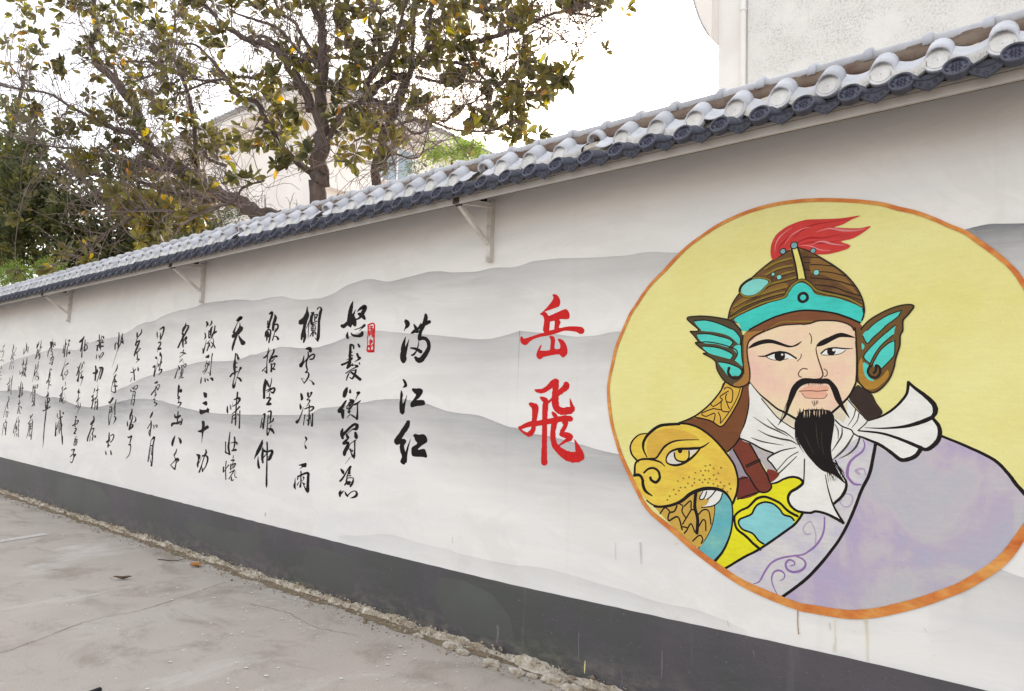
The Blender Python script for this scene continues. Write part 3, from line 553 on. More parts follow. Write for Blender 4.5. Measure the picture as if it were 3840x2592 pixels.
 ('ear_wing', '''F wingl -1746 2103 -1692 2113 -1628 2109 -1565 2098 -1503 2082 -1473 2063 -1438 2023 -1428 1998 -1398 2012 -1374 2020 -1312 2017 -1374 1987 -1398 1959 -1405 1925 -1402 1877 -1390 1805 -1397 1748 -1441 1726 -1480 1731 -1531 1762 -1567 1816 -1578 1861 -1609 1886 -1649 1907 -1625 1909 -1663 1937 -1695 1966 -1677 1971 -1701 2004 -1726 2031 -1675 2036
F strap -1423 1993 -1398 2012 -1312 2017 -1374 1987 -1398 1959 -1405 1925 -1402 1877 -1390 1805 -1397 1748 -1441 1728 -1480 1738 -1426 1781 -1422 1877
F feath -1702 2088 -1638 2089 -1565 2068 -1498 2037 -1473 2025 -1442 1984 -1442 1950 -1462 1961 -1503 1996 -1574 2019 -1653 2030 -1664 2038
F feath -1685 2014 -1627 2014 -1564 1999 -1507 1982 -1482 1961 -1502 1935 -1574 1955 -1653 1967
F feath -1652 1947 -1584 1940 -1522 1921 -1482 1896 -1491 1874 -1547 1887 -1620 1911
F feath -1482 1932 -1442 1945 -1432 1877 -1427 1834 -1461 1859 -1471 1869 -1457 1897
F feath -1563 1860 -1511 1852 -1451 1829 -1436 1810 -1446 1786 -1471 1786 -1501 1781 -1531 1816
S dk,6.0 -1702 2088 -1638 2089 -1565 2068 -1498 2037 -1473 2025 -1442 1984 -1442 1950
S dk,6.0 -1685 2014 -1627 2014 -1564 1999 -1507 1982 -1482 1961 -1502 1935
S dk,6.0 -1652 1947 -1584 1940 -1522 1921 -1482 1896 -1491 1874
S dk,5.9 -1563 1860 -1511 1852 -1451 1829 -1431 1810
S dk,5.9 -1695 1966 -1626 1969 -1548 1954 -1472 1927 -1457 1897 -1476 1866
S dk,12.7 -1501 1828 -1506 1801 -1486 1776 -1456 1772 -1431 1796 -1427 1820
S dk,7.2 -1726 2031 -1675 2036 -1746 2103 -1692 2113 -1628 2109 -1565 2098 -1503 2082 -1473 2063 -1438 2023
S dk,6.5 -1726 2031 -1701 2004 -1677 1971 -1695 1966 -1663 1937 -1625 1909 -1649 1907 -1609 1886 -1578 1861 -1567 1816 -1531 1762 -1480 1731 -1441 1726 -1397 1748 -1390 1805 -1402 1877 -1405 1925 -1398 1959 -1374 1987 -1312 2017
S dk,5.9 -1428 1998 -1435 1950 -1433 1887 -1424 1829 -1422 1796'''),
 ('ear_wing', '''F wingr -853 2009 -821 2043 -777 2071 -719 2097 -666 2107 -635 2098 -660 2059 -679 2035 -681 1989 -691 1968 -695 1918 -711 1863 -721 1813 -742 1762 -777 1720 -809 1704 -840 1719 -863 1745 -875 1762 -873 1823 -876 1910 -881 1998 -857 1997
F wingg -863 1753 -871 1823 -854 1866 -843 1788 -824 1762 -800 1760 -769 1779 -746 1809 -742 1779 -777 1737 -808 1719 -840 1723
F feath -684 2082 -697 2057 -720 2037 -747 2017 -770 1993 -806 1960 -830 1935 -849 1970 -841 1988 -829 1996 -797 2028 -739 2064
F feath -711 2015 -715 1991 -721 1970 -767 1928 -799 1882 -819 1839 -846 1870 -822 1909 -775 1959 -740 1990
F feath -714 1944 -716 1884 -730 1859 -753 1834 -776 1817 -788 1835 -800 1822 -803 1848 -775 1899 -740 1932
F feath -849 1844 -823 1827 -831 1801 -823 1775 -800 1760 -824 1762 -843 1788
F feath -854 1936 -842 1922 -852 1905
S dk,4.5 -684 2082 -697 2057 -720 2037 -747 2017 -770 1993 -806 1960 -830 1935 -849 1970
S dk,4.5 -684 2082 -739 2064 -797 2028 -829 1996
S dk,4.5 -711 2015 -740 1990 -775 1959 -822 1909 -846 1870 -819 1839
S dk,4.5 -721 1970 -767 1928 -799 1882 -819 1839
S dk,4.5 -714 1944 -740 1932 -775 1899 -803 1848 -815 1822
S dk,4.4 -714 1944 -716 1884 -730 1859 -776 1809
S dk,9.7 -819 1831 -829 1801 -816 1779 -792 1775 -777 1796 -780 1822 -794 1831 -794 1809 -804 1794
S dk,6.4 -855 2001 -853 2009 -821 2043 -777 2071 -719 2097 -666 2107 -635 2098 -660 2059 -679 2035 -681 1989 -691 1968 -695 1918 -711 1863 -721 1813 -742 1762 -777 1720 -809 1704 -840 1719 -863 1745 -875 1762 -873 1823 -876 1910 -881 1998 -885 2011'''),
 ('plume', '''F red -1268 2382 -1282 2403 -1284 2442 -1275 2479 -1252 2515 -1210 2543 -1164 2560 -1119 2568 -1086 2568 -1020 2560 -935 2552 -856 2553 -897 2538 -935 2520 -973 2512 -914 2499 -857 2491 -810 2494 -849 2465 -894 2444 -944 2437 -903 2414 -915 2397 -978 2384 -1021 2382 -1064 2390 -1086 2409 -1146 2435 -1168 2442 -1191 2426 -1233 2402
S redd,0.9-9.1-1.4 -1177 2438 -1141 2462 -1086 2474 -1020 2465 -944 2474
S redd,0.9-7.5-1.4 -1251 2399 -1237 2446 -1196 2488 -1141 2519
S redd,0.9-8.1-1.3 -1141 2443 -1086 2451 -1033 2439 -956 2443
S redd,0.9-6.4-1.4 -1187 2459 -1150 2501 -1086 2535 -998 2541 -914 2542
S pink,0.9-6.6-1.4 -1263 2420 -1256 2467 -1228 2507 -1177 2538
S pink,0.9-5.5-1.4 -1214 2452 -1182 2496 -1132 2523 -1086 2530
S pink,0.9-9.6-1.3 -1059 2498 -999 2509 -935 2491 -873 2482 -833 2486
S pink,0.9-8.8-1.3 -1086 2437 -1033 2449 -978 2428 -923 2416
S pink,0.9-6.3-1.3 -1141 2443 -1086 2432 -1042 2408 -991 2397
D dk,20.4 -1165 2445
D jewel,14.9 -1165 2445
D dk,17.9 -1221 2421
D jewel,12.2 -1221 2421
D dk,15.4 -1073 2407
D jewel,10.9 -1073 2407'''),
]
HILLS = [
 (0.36, 0.36, '-15445 1800 -14213 1984 -13652 2067 -12603 2152 -11666 2219 -11222 2198 -10801 2179 -10425 2250 -10059 2289 -9534 2305 -9274 2336 -9058 2381 -8820 2437 -8468 2457 -8193 2506 -7927 2534 -7543 2546 -7303 2578 -6955 2576 -6625 2569 -6311 2538 -6068 2542 -5843 2541 -5605 2501 -5380 2481 -5183 2481 -5027 2503 -4878 2547 -4732 2577 -4532 2583 -4420 2562 -4271 2544 -4117 2556 -3931 2569 -3811 2574 -3579 2546 -3382 2533 -3206 2541 -3046 2526 -2963 2528 -2833 2547 -2636 2545 -2349 2516 -2283 2511 -2186 2511 -2092 2509 -1959 2506 -1882 2494 -1768 2483 -1579 2465 -1327 2442 -1097 2410'),
 (0.75, 0.34, '-442 2423 -391 2432 -341 2437 -292 2431 -221 2423 -106 2415 38 2409'),
 (0.42, 0.40, '-9551 1596 -9262 1653 -8925 1722 -8634 1788 -8078 1861 -7566 1923 -7207 1958 -6863 1952 -6541 1958 -6281 2007 -6195 2010 -6013 2035 -5757 2065 -5340 2044 -5053 2066 -4727 2136 -4502 2163 -4051 2119 -3691 2087 -3255 2045 -2962 2084 -2939 2084 -2749 2069 -2655 2058 -2574 2044 -2469 2033 -2343 2034 -2246 2047 -2198 2051 -2151 2047 -2013 2021 -1754 2006 -1516 1975'),
 (0.55, 0.42, '-16052 1517 -14076 1578 -13063 1605 -12434 1577 -11934 1518 -11387 1511 -11034 1471 -10614 1419 -10039 1407 -9521 1458 -9042 1522 -8646 1542 -8156 1532 -7747 1485 -7365 1448 -7010 1429 -6571 1426 -6167 1433 -5362 1459 -5115 1517 -4831 1546 -4563 1580 -4311 1610 -4070 1616 -3841 1595 -3694 1563 -3552 1535 -3417 1527 -3270 1517 -3028 1458 -2939 1446 -2823 1420 -2685 1409 -2525 1386 -2372 1359 -2250 1338 -2156 1327 -2087 1313 -1910 1284 -1703 1256 -1473 1240'),
 (0.14, 0.13, '-4772 499 -4617 526 -4413 554 -4219 591 -4032 597 -3792 583 -3568 582 -3354 570 -2941 571 -2806 588 -2591 592 -2428 584 -2235 571 -2053 559 -1894 544 -1656 546 -1505 522 -1390 498'),
 (0.30, 0.40, '-607 943 -470 978 -351 986 -295 973 -257 965 -176 954 -62 947'),
]
BAND = "-22031 579 -13719 516 -8792 484 -5995 460 -4193 449 -2935 449 -2007 465 -1294 478 -793 485 -385 483"
INK = {
 'name': [
  ((-2.6807,2.0756,0.000531,-0.000024,0.000016,-0.000430),'P11 -548 52 -555 83 -540 109 -503 128 -452 119 -385 88 -359 -36 -318 -98 -297 -180 -264 -139 -292 -36 -400 26 -493/P-180 -264 -113 -292 -67 -266 -44 -230 26 -256 186 -323 233 -312 259 -266 264 -235 248 -178 119 -178 133 -132 114 -80 119 -46 254 -70 419 -64 465 -33 473 -3 455 34 403 39 357 11 254 -3 181 -3 88 28 -36 65 -180 90 -304 137 -382 209 -428 214 -469 189 -488 142 -485 101 -459 80 -433 114 -366 101 -180 39 -113 23 -131 -18 -113 -163 -129 -225 -149 -240/H-25 -142 42 -157 47 -121 37 -23 -36 -8/P-36 80 6 73 37 90 52 147 44 259 124 256 119 178 88 121 130 116 181 147 217 209 233 282 223 343 171 390 140 369 109 346 37 354 -56 374 -129 395 -160 424 -201 421 -227 390 -230 343 -206 282 -180 230 -152 207 -165 261 -170 294 -36 287 -20 230 -15 137'),
  ((-2.6491,1.5246,0.000520,0.000018,0.000016,-0.000417),'S-283 -436 10 -242 -415 46 -159 -410 62 -76 -456 67 6 -523 88 48 -544 93/S48 -554 77 42 -461 77 32 -327 88 32 -234 88 58 -141 88 130 -100 98 213 -102 98 275 -121 83 301 -152 41/S301 -110 31 275 -183 41 249 -291 4/S192 -513 62 197 -467 88 151 -420 77 89 -368 62 73 -338 41/S17 -317 31 -66 -234 31/S-190 -312 26 -149 -286 62 -112 -255 67 -118 -152 77 -128 55 64 -128 262 67 -130 468 72 -133 685 83/S-531 148 31 -489 148 46 -366 101 67 -180 76 72 27 34 72 182 8 72 264 19 72/S-355 -214 46 -304 -188 77 -273 -152 88 -278 -28 74 -293 76 62 -304 179 62 -355 251 72/S-366 262 62 -448 231 31 -520 169 31/S-9 -84 26 27 -38 57 68 -7 21/S27 55 88 6 158 67 -2 282 67 27 406 77 110 499 98 213 561 124 337 577 134 419 571 83/S399 551 103 368 458 72 316 318 8/S177 55 83 182 117 57 130 210 52/S120 241 62 213 262 83 264 282 72/S254 303 62 182 344 41 68 427 14'),
 ],
 'title': [
  ((-3.9725,2.0863,0.000744,-0.000029,0.000036,-0.000509),'P-151 -252 -130 -273 -89 -252 -68 -216 -73 -175 -99 -144 -135 -123 -154 -87 -151 -123 -135 -185 -151 -226/S-132 -7 6 -161 104 46 -171 218 62 -166 321 88 -164 373 52/S-76 24 4 -115 146 31 -146 249 52/S-6 -195 15 20 -144 41 40 -82 52/S-48 -61 15 -1 -87 46 61 -133 31 97 -216 3/S51 -123 21 133 -185 52 226 -231 46/S169 -340 31 169 -278 52 133 -164 46 92 -82 41 76 1 46/S71 22 52 154 16 46 205 73 46 211 156 46 164 249 57 113 321 67 61 342 67 14 300 36/S66 53 8 56 135 14 30 208 19 -11 259 26 -42 270 21/S-53 161 21 30 177 36 102 218 46'),
  ((-3.9820,1.6428,0.000740,0.000011,0.000036,-0.000500),'P-124 -249 -100 -254 -69 -218 -51 -166 -64 -135 -121 -125 -95 -166 -105 -208/S-141 -84 8 -136 -22 35 -143 61 31 -141 154 52 -126 236 67 -121 267 36/S-54 -11 3 -79 71 19 -105 154 41 -115 216 52/P19 -89 34 -115 86 -110 127 -115 169 -99 182 -63 158 -11 117 40 91 61 189 61 215 112 189 138 86 154 24 171 -2 154 3 102 29 71 81 -11 55 -42'),
  ((-3.9409,1.2791,0.000728,0.000043,0.000035,-0.000490),'S-53 -356 46 -79 -284 72 -151 -180 67 -223 -67 83 -223 -25 57/S-223 -46 62 -130 -56 67 -105 -56 52/S-105 -46 31 -151 6 57 -141 88 62 -115 171 62 -125 254 83 -120 290 21/S-19 -92 3 -58 26 21 -89 150 36 -105 233 52/P16 -139 50 -168 97 -154 169 -160 210 -129 228 -77 216 -36 149 6 87 70 180 57 210 109 221 183 149 176 35 173 -1 150 -8 99 -1 37 61 -5 78 -31 50 -67 35 -118'),
 ],
 'seal': [
  ((-4.5003,2.1025,0.000841,-0.000032,0.000046,-0.000542),'S-25 -193 19 63 -208 19 66 -48 17 58 205 23/S-25 -193 17 -25 -48 14 -35 -7 12/S-35 -7 10 -35 117 10 -33 200 23 47 205 23'),
  ((-4.4881,2.1560,0.000839,-0.000037,0.000046,-0.000542),'S-30 -62 14 27 -72 14/S-2 -83 12 -4 52 14/S-30 -36 12 32 -41 12/S-24 -10 10 -40 52 12/S12 -52 10 17 83 14/S32 -31 14 36 93 17/S1 10 10 32 10 10/S-24 -5 10 -22 72 14'),
  ((-4.4848,2.0373,0.000837,-0.000026,0.000046,-0.000539),'S-22 -65 14 20 -75 19 15 -44 12 -22 -39 10/S2 -96 17 -4 -3 14/S-47 28 14 -16 -3 23 4 69 21 35 74 21/S4 18 12 40 -24 17/S-37 69 17 9 80 21'),
 ],
 'poem': [
  ((-4.6976,2.2406,0.000881,-0.000047,0.000050,-0.000557),'S-36 -316 8 -62 -225 46 -83 -102 57 -83 22 72 -72 74 21/S-210 53 41 -176 64 52 -119 12 41 -67 -50 46 5 -184 6/S-36 -122 21 -26 -19 72 -5 53 36/S31 -158 10 77 -200 36 139 -231 52 129 -174 52 88 -102 41 57 -60 26 10 -40 21/S46 -122 31 98 -102 57 139 -45 31/S-10 115 10 77 84 14 139 43 31/S57 136 4 144 48 21/S-67 162 10 -36 198 31 36 208 36 88 188 52 103 146 31/S-114 146 6 -124 208 36 -114 244 31'),
  ((-4.7056,1.9034,0.000878,-0.000014,0.000050,-0.000550),'S-28 -275 31 -34 -166 36 -39 -63 36 -34 -1 31/S-23 -275 26 13 -259 26 18 -207 15/S-23 -161 19 3 -161 10/S-23 -109 19 8 -109 12/S-90 -42 6 -3 -78 19/S-163 30 31 -85 -1 26 -3 -63 19/S-44 -1 41 -65 51 36 -85 82 21/S85 -280 21 106 -238 31/S70 -135 31 90 -84 31 111 -68 31 70 -37 15 28 -11 4/S101 -1 15 106 20 19/S28 30 10 70 51 41/S85 51 21 -3 92 12 -101 159 15/S-75 92 8 -13 30 21/S-3 9 10 8 40 26/S-34 133 15 28 175 36 116 247 41/S54 102 21 34 175 26 -3 237 21 -39 216 12/S54 102 15 -23 123 10/S-44 144 12 -75 206 19 -96 273 6'),
  ((-4.6981,1.5521,0.000871,0.000020,0.000050,-0.000541),'S-52 -273 26 -78 -211 57 -99 -139 41/S-6 -242 19 -6 -201 36/S98 -190 31 129 -196 31 98 -149 15 72 -77 4/S-68 -78 21 -119 5 41 -171 82 52 -150 98 21/S-119 67 46 -119 139 46 -114 186 26/S36 -78 31 -26 -36 26/S-47 -5 15 -16 -21 19 5 26 15 -52 46 15 -52 -5 10/S-21 -26 12 -21 108 26/S-6 46 21 46 -26 12/S-47 93 12 5 77 12/S-52 181 6 -6 134 12 56 165 26/S149 -78 10 98 -36 26 51 -16 21/S103 -26 14 103 77 19 98 181 31 93 209 15/S56 165 12 98 196 31/S-6 -88 31 46 -67 31 5 -16 21'),
  ((-4.6847,1.2550,0.000864,0.000049,0.000049,-0.000534),'S-103 -211 19 -119 -144 46 -103 -62 31/S-103 -113 41 -21 -196 36 62 -268 36 114 -258 41 98 -206 46 41 -196 15 -31 -129 8/S-46 -124 26 -21 -72 41/S-21 -62 21 -83 0 36 -103 21 15/S-88 21 31 -21 0 31 -41 62 31 -72 145 52 -77 191 31/S88 -149 31 103 -82 52 119 -72 21/S98 -41 12 10 21 10 -21 83 26 -52 135 10/S78 -31 21 78 83 17 72 186 26 67 233 21/S10 98 26 26 155 15 52 207 36/S41 114 21 41 135 15/S10 217 6 -62 320 3'),
  ((-4.6870,0.9410,0.000861,0.000078,0.000049,-0.000527),'P-103 -200 -67 -185 -41 -154 -52 -109 -88 -144/S-108 -9 26 -78 -40 26 -36 -102 21 5 -175 15 46 -221 31 57 -221 26/S46 -206 21 36 -144 21/S26 -175 14 -16 -9 14/S31 -123 31 46 -133 21/S-5 -92 12 57 -92 15/S0 -56 12 77 -61 12 93 -40 15 77 22 31 46 73 21/S-16 1 21 46 6 31/S-36 53 14 -16 27 26 36 37 26/S0 -82 14 -10 -9 19/S-93 125 5 -108 166 36 -108 223 21/S-98 177 31 -47 135 8/S-31 146 8 -16 187 26 10 218 21/S5 208 15 57 156 12 119 135 14 145 177 31 119 218 31 46 244 4'),
  ((-5.3120,2.2471,0.001004,-0.000050,0.000063,-0.000595),'S-65 -280 9 -70 -217 27 -70 -163 54 -114 -83 63 -168 -38 72 -186 -25 36/S-65 -154 54 -97 -38 45 -114 69 40 -105 186 40 -123 265 18/S-114 52 36 -141 141 40 -155 222 22/S29 -186 27 -7 -101 40 2 -2 27/S-11 -181 13 20 -181 22/S-34 -65 13 -47 52 11 -54 204 5/S-79 52 7 -34 -65 7/S56 -154 13 87 -154 16 65 -101 18/S47 -154 13 47 -65 18/S29 -38 13 83 -56 13/S83 -235 18 118 -266 13 145 -235 27 127 -172 36 109 -38 31 105 96 36 96 186 40 91 244 13/S47 186 4 87 231 22/S20 -2 11 65 -20 11/S20 -38 13 20 168 18/S-7 25 11 -3 78 13/S-7 25 9 56 16 11 47 78 11 -7 87 11/S-3 52 7 51 52 7/S20 96 13 -25 172 11/S29 105 13 65 141 13/S47 87 11 69 141 9'),
  ((-5.3412,1.8827,0.001005,-0.000012,0.000063,-0.000588),'S-11 -264 27 43 -264 49 48 -219 36/S16 -219 13 16 -139 22 -11 -67 18 -11 4 22/S-46 -166 7 -64 -67 31 -100 -22 36 -91 4 27 -46 -58 13 25 -139 18 88 -179 22 110 -157 22 88 -112 22 43 -103 18/S43 -121 9 34 -157 9/S-11 4 22 3 58 18 -24 94 22/S-24 94 13 16 94 16 25 139 22 -11 210 18 -46 255 13/S-87 183 7 -46 251 11/S25 201 4 70 224 13 97 264 31/S-91 179 4 -37 188 4'),
  ((-5.3171,1.5098,0.000994,0.000026,0.000062,-0.000577),'P-84 -242 -62 -233 -44 -189 -44 -144 -80 -128 -80 -162 -89 -206/P-93 -86 -75 -59 -62 -19 -89 13 -100 -36/S-39 -27 4 -66 62 13 -102 152 18 -133 192 40 -142 205 40/S28 -242 27 32 -189 27/S59 -233 11 86 -247 22 59 -189 13 14 -144 11/S14 -135 13 59 -126 18 5 -36 5/S50 -59 18 46 8 13/S-21 -1 13 50 -27 18 108 -32 22 104 -1 22 59 35 11/S46 8 13 46 107 16 32 241 22/S-17 89 18 -26 152 11 -39 241 13/S14 107 11 68 98 11 50 152 13 14 178 11/S99 71 18 95 152 18 86 250 31/S14 160 13 41 187 9/S68 98 9 59 214 7'),
  ((-5.2898,1.2209,0.000984,0.000055,0.000061,-0.000569),'P-16 -84 5 -91 25 -57 14 -30 -9 -21 0 -39/S9 -39 13 -13 -3 4 -16 23 5/P-16 28 9 59 18 86 0 98 -16 68'),
  ((-5.3157,0.9110,0.000985,0.000087,0.000062,-0.000563),'P-52 -203 41 -234 69 -231 72 -193 58 -169 14 -169 -35 -138 0 -186/S-14 -114 14 -11 -76 17 -14 0 14 -14 68 17 -24 124 28 -24 134 7/S-100 -14 3 -103 55 17 -110 117 31 -97 155 14/S-62 -28 24 -14 -49 24 55 -80 28 96 -76 34 93 0 34 89 103 38 89 179 41 86 206 17/S14 68 6 48 137 17 76 186 31/S20 -21 21 34 -14 14 14 34 6/S7 55 8 41 82 24/S-62 -7 21 -62 20 7/S-35 41 3 -62 82 14 -69 106 10/S-7 -14 4 0 41 4'),
  ((-5.9640,2.2444,0.001144,-0.000053,0.000078,-0.000634),'S-22 -219 18 14 -246 36 14 -192 31 -13 -112 27 -39 -22 36 -44 -13 18/S-48 -121 9 -48 -58 18/S-53 -112 7 -4 -121 11/S-39 -67 9 -4 -67 9/S-75 49 18 -39 13 18 -4 31 22 -13 121 22 -30 210 18/S-75 58 27 -89 121 13/S-57 85 36 -62 183 13/S-75 103 22 -22 94 18/S-44 49 27 -39 121 27/S59 -215 9 68 -157 40 41 -67 36 32 22 31/S41 -49 13 95 -67 22 104 -13 22 59 49 22/S72 -9 4 50 85 11 23 175 16/S41 116 7 86 116 18 108 157 31'),
  ((-5.9345,1.9299,0.001132,-0.000018,0.000077,-0.000625),'S-22 -218 5 -40 -129 16 -49 -12 11 -54 77 16 -54 167 22/S-103 -61 18 -58 -93 22 0 -191 4/S-121 135 18 -67 77 7/S-90 131 9 -58 158 22/S54 -191 22 49 -146 22 13 -75 22 -5 -21 31 -9 15 13/S13 -57 27 67 -84 27 98 -84 31/S22 -3 18 67 -57 7/S13 24 18 18 86 22 13 144 27/S22 42 11 67 19 18 58 68 13 27 113 11/S31 95 13 63 109 27'),
  ((-5.9273,1.6518,0.001126,0.000012,0.000076,-0.000617),'S-52 -196 13 -52 -129 45 -70 -40 36/S-34 -165 27 2 -84 27/S46 -210 7 33 -120 13 2 -4 13/S-52 -17 7 73 -57 27 91 -22 22/S-70 -40 36 -70 32 31 -70 94 31/S91 -31 22 64 14 27 28 -4 13/S-25 5 9 46 -40 18/S15 14 11 6 76 11/S-30 90 22 28 94 22 2 139 22 -34 193 18/S-16 184 36 28 179 36'),
  ((-5.9148,1.3690,0.001119,0.000043,0.000076,-0.000610),'S-68 -115 13 -37 -129 22 -50 -35 22 -64 91 22/S-77 -70 11 -108 82 11/S-90 -17 9 -77 19 11 -86 73 7/S8 -160 13 53 -169 22 48 -79 22 39 1 13/S13 -115 13 4 -8 13 -5 109 14 -1 189 22/S13 -79 9 48 -88 7/S13 19 7 80 -26 18 89 -61 18/S57 37 9 8 189 13/S13 91 18 66 109 40 102 167 9'),
  ((-5.9286,1.0461,0.001117,0.000078,0.000076,-0.000603),'S-29 -267 13 -42 -205 40 -92 -97 45 -136 -17 18 -150 24 4/S-92 -17 7 -92 73 27 -78 153 31/S-20 -155 13 -24 -79 31 -29 1 31 -20 77 22/S-20 -115 36 43 -84 27/S-20 10 13 34 -61 11/S43 -236 18 47 -133 20 43 1 18 38 180 20 35 368 25 34 404 22 34 449 3/S52 -88 18 105 -106 31 119 -79 36 87 1 40 65 33 27/S56 -17 7 70 -8 13'),
  ((-6.5654,2.2431,0.001281,-0.000056,0.000093,-0.000671),'S-9 -165 27 40 -201 49 58 -210 36 13 -151 11 -23 -84 11 -59 14 31/S49 -75 18 58 -48 49 4 14 54 -59 68 54 -72 86 27/S35 -138 4 35 -75 22 4 5 36 -41 131 27 -68 220 31 -79 283 13/S18 59 13 49 122 40 85 171 67'),
  ((-6.5408,1.8448,0.001268,-0.000010,0.000091,-0.000659),'S-3 -277 18 -12 -201 18 -21 -111 36 -21 -22 31/S15 -268 13 37 -192 36/S-8 -134 18 24 -129 13/S-8 -67 22 19 -67 13/S-88 77 22 -52 32 22 28 -4 13/S-17 -22 27 -17 50 22/S73 -58 36 55 -22 18 28 50 7 1 139 5 -26 229 27 -44 238 27/S-12 59 11 -39 157 14 -44 220 27/S15 85 13 55 103 27 77 139 27'),
  ((-6.5187,1.4679,0.001257,0.000034,0.000090,-0.000648),'P-107 -70 -96 -43 -91 37 -105 50 -120 19 -116 -35/S-64 -79 11 -51 -12 16/S-37 -43 5 -24 -115 3/S48 -267 22 43 -196 22 34 -133 16 25 1 18 21 118 18 16 225 18/S-6 -155 13 61 -178 31 79 -151 31 52 -106 13/S-20 -57 13 61 -106 18/S-37 64 9 34 1 16 79 -52 22/S-28 91 13 -37 198 16/S-28 91 13 16 64 13/S-6 136 18 16 109 9/S52 55 16 61 82 11/S83 10 14 79 136 13 72 270 20'),
  ((-6.5301,1.1175,0.001254,0.000074,0.000090,-0.000640),'S-16 -212 11 -30 -91 20 -39 25 27 -21 128 22/S-83 -64 14 -83 79 13 -74 106 22/S-88 88 22 -34 124 13/S51 -136 18 55 -64 22 46 16 16/S-12 -42 4 37 -55 16 82 -51 22 87 -20 13/S46 16 13 28 61 13/S11 70 18 73 56 31'),
  ((-6.4996,0.9011,0.001243,0.000099,0.000089,-0.000633),'S-74 -118 13 -83 -28 11 -83 61 13 -79 164 13/S-119 52 18 -115 -28 18/S-106 43 9 -52 -37 13 -34 -55 18/S33 -198 9 28 -145 7/S2 -127 18 46 -127 22/S37 -118 9 11 -73 4/S-3 -55 13 64 -78 18 46 -28 13/S-7 -64 13 -7 16 16/S15 -55 7 15 -2 7/S33 -60 7 33 -2 7/S-3 -2 7 46 -19 7/S-21 61 13 55 16 13/S46 25 13 2 97 11 -34 155 11/S60 34 7 55 115 9 82 128 14/S6 124 11 6 173 18 37 164 11'),
  ((-7.1344,2.2149,0.001417,-0.000056,0.000108,-0.000705),'P-48 -229 -27 -232 -7 -201 -7 -167 -27 -160 -48 -136 -38 -181/S41 -236 14 38 -201 21 10 -160 6/P-69 -57 -52 -57 -41 -8 -45 19 -72 43 -62 -8/S52 -153 14 31 -119 21 10 -63 17/S-3 -91 10 -3 12 17/S38 -125 21 24 -22 21/S4 -36 10 24 -43 10/S0 19 21 24 -2 14/S90 -160 17 79 -91 17 52 -22 21 38 19 14/S66 -43 21 107 -77 28/S59 19 8 69 81 11 52 136 14 31 164 14/S24 74 7 66 116 17 90 167 14/S38 26 4 -38 109 10/S-38 40 2 -58 136 10 -86 239 21 -89 257 7/S-93 177 10 -89 233 14/S-3 81 8 -3 136 14 -31 212 14/S-24 109 7 10 95 8 10 143 10/S-24 150 6 24 136 7'),
  ((-7.1177,1.8491,0.001406,-0.000011,0.000107,-0.000694),'P-30 -219 25 -258 35 -236 28 -205 -3 -205/S80 -271 14 69 -202 12 59 -99 8 52 -16 10 45 39 19 44 67 6/S-6 -174 3 -17 -112 8 -30 -71 14/S-10 -116 10 11 -126 14 7 -78 12 -17 -9 11 -51 39 3/S32 -154 8 28 -92 14/S-17 -57 6 -37 -16 10 -68 8 12/S4 5 3 38 25 8/P-82 77 -82 135 -92 180 -106 177 -99 122/P-37 91 -24 108 -18 149 -34 156 -41 129/P-6 101 11 108 26 129 18 142 4 135/P42 93 80 87 95 108 90 139 73 135'),
  ((-7.1094,1.5040,0.001398,0.000032,0.000106,-0.000685),'P-24 -192 22 -182 33 -151 24 -109 -7 -111 -19 -137/P-40 -30 12 -60 33 -44 36 -13 19 11 -19 -10/P-80 56 -60 70 15 70 36 36 43 49 64 59 60 97 53 121 22 111 -57 144 -80 125 -84 90'),
  ((-7.1186,1.2379,0.001396,0.000064,0.000106,-0.000678),'S7 -139 38 13 -84 38 7 -16 34 0 40 21 -7 108 10 -14 184 2/S-66 5 17 -24 5 38 31 -29 38 72 -60 48'),
  ((-7.0872,0.9300,0.001383,0.000101,0.000105,-0.000668),'P-87 -108 -23 -99 -23 -48 -40 -13 -47 42 -54 90 -67 90 -78 42 -61 -13 -64 -68/S1 -61 2 -43 28 10/S60 -175 14 67 -130 24 43 -96 21/S8 -79 24 56 -85 21 84 -61 24 87 -13 21 70 42 17 56 83 12/S43 -82 14 15 1 12 -5 69 14 -40 166 21/S1 83 7 12 152 21/S50 90 14 19 131 14'),
  ((-7.6936,2.2398,0.001559,-0.000062,0.000124,-0.000740),'S32 -208 6 22 -156 28 -6 -108 34 -20 -63 17/S22 -149 10 63 -163 17 63 -128 24 28 -59 24 8 -11 14/S-23 -46 28 -6 -11 28 -34 58 24 -54 92 21 -85 161 21 -95 175 14/S-16 -4 21 -16 85 24 -13 161 17/S-3 58 10 35 9 21 39 30 17 22 64 17/S15 58 14 35 92 21 8 113 7'),
  ((-7.6953,1.9176,0.001553,-0.000020,0.000123,-0.000731),'S30 -238 14 20 -203 12/S-22 -193 8 16 -197 17 58 -183 21/S30 -176 10 -29 -128 8/S-4 -121 2 -29 -80 3/S16 -104 8 -11 -73 10 -32 -52 8/S2 -80 8 9 -93 8/S20 -80 3 33 -38 3/S-49 -4 10 -32 31 21 -35 58 14/S-56 51 10 -80 120 12 -101 189 17/S-11 -4 8 20 -4 10 58 -31 10 68 -11 14 44 24 10 27 -4 7/S2 3 14 6 44 10 -11 155 14/S23 44 8 20 99 10 2 148 8/S-18 99 7 -4 148 10/S-35 189 14 -11 179 8 23 175 17/S-32 161 7 9 161 7'),
  ((-7.6899,1.5921,0.001546,0.000022,0.000123,-0.000722),'S-10 -169 7 -7 -135 28 -14 -80 24 -21 -18 17 -24 3 14/P3 -90 28 -105 41 -86 41 -59 21 -42 0 -52 -3 -73/S-27 3 14 -3 24 24 -21 44 21/S-3 37 8 -14 99 11/S-24 110 14 21 99 17 17 127 17 -7 161 10 -34 192 3'),
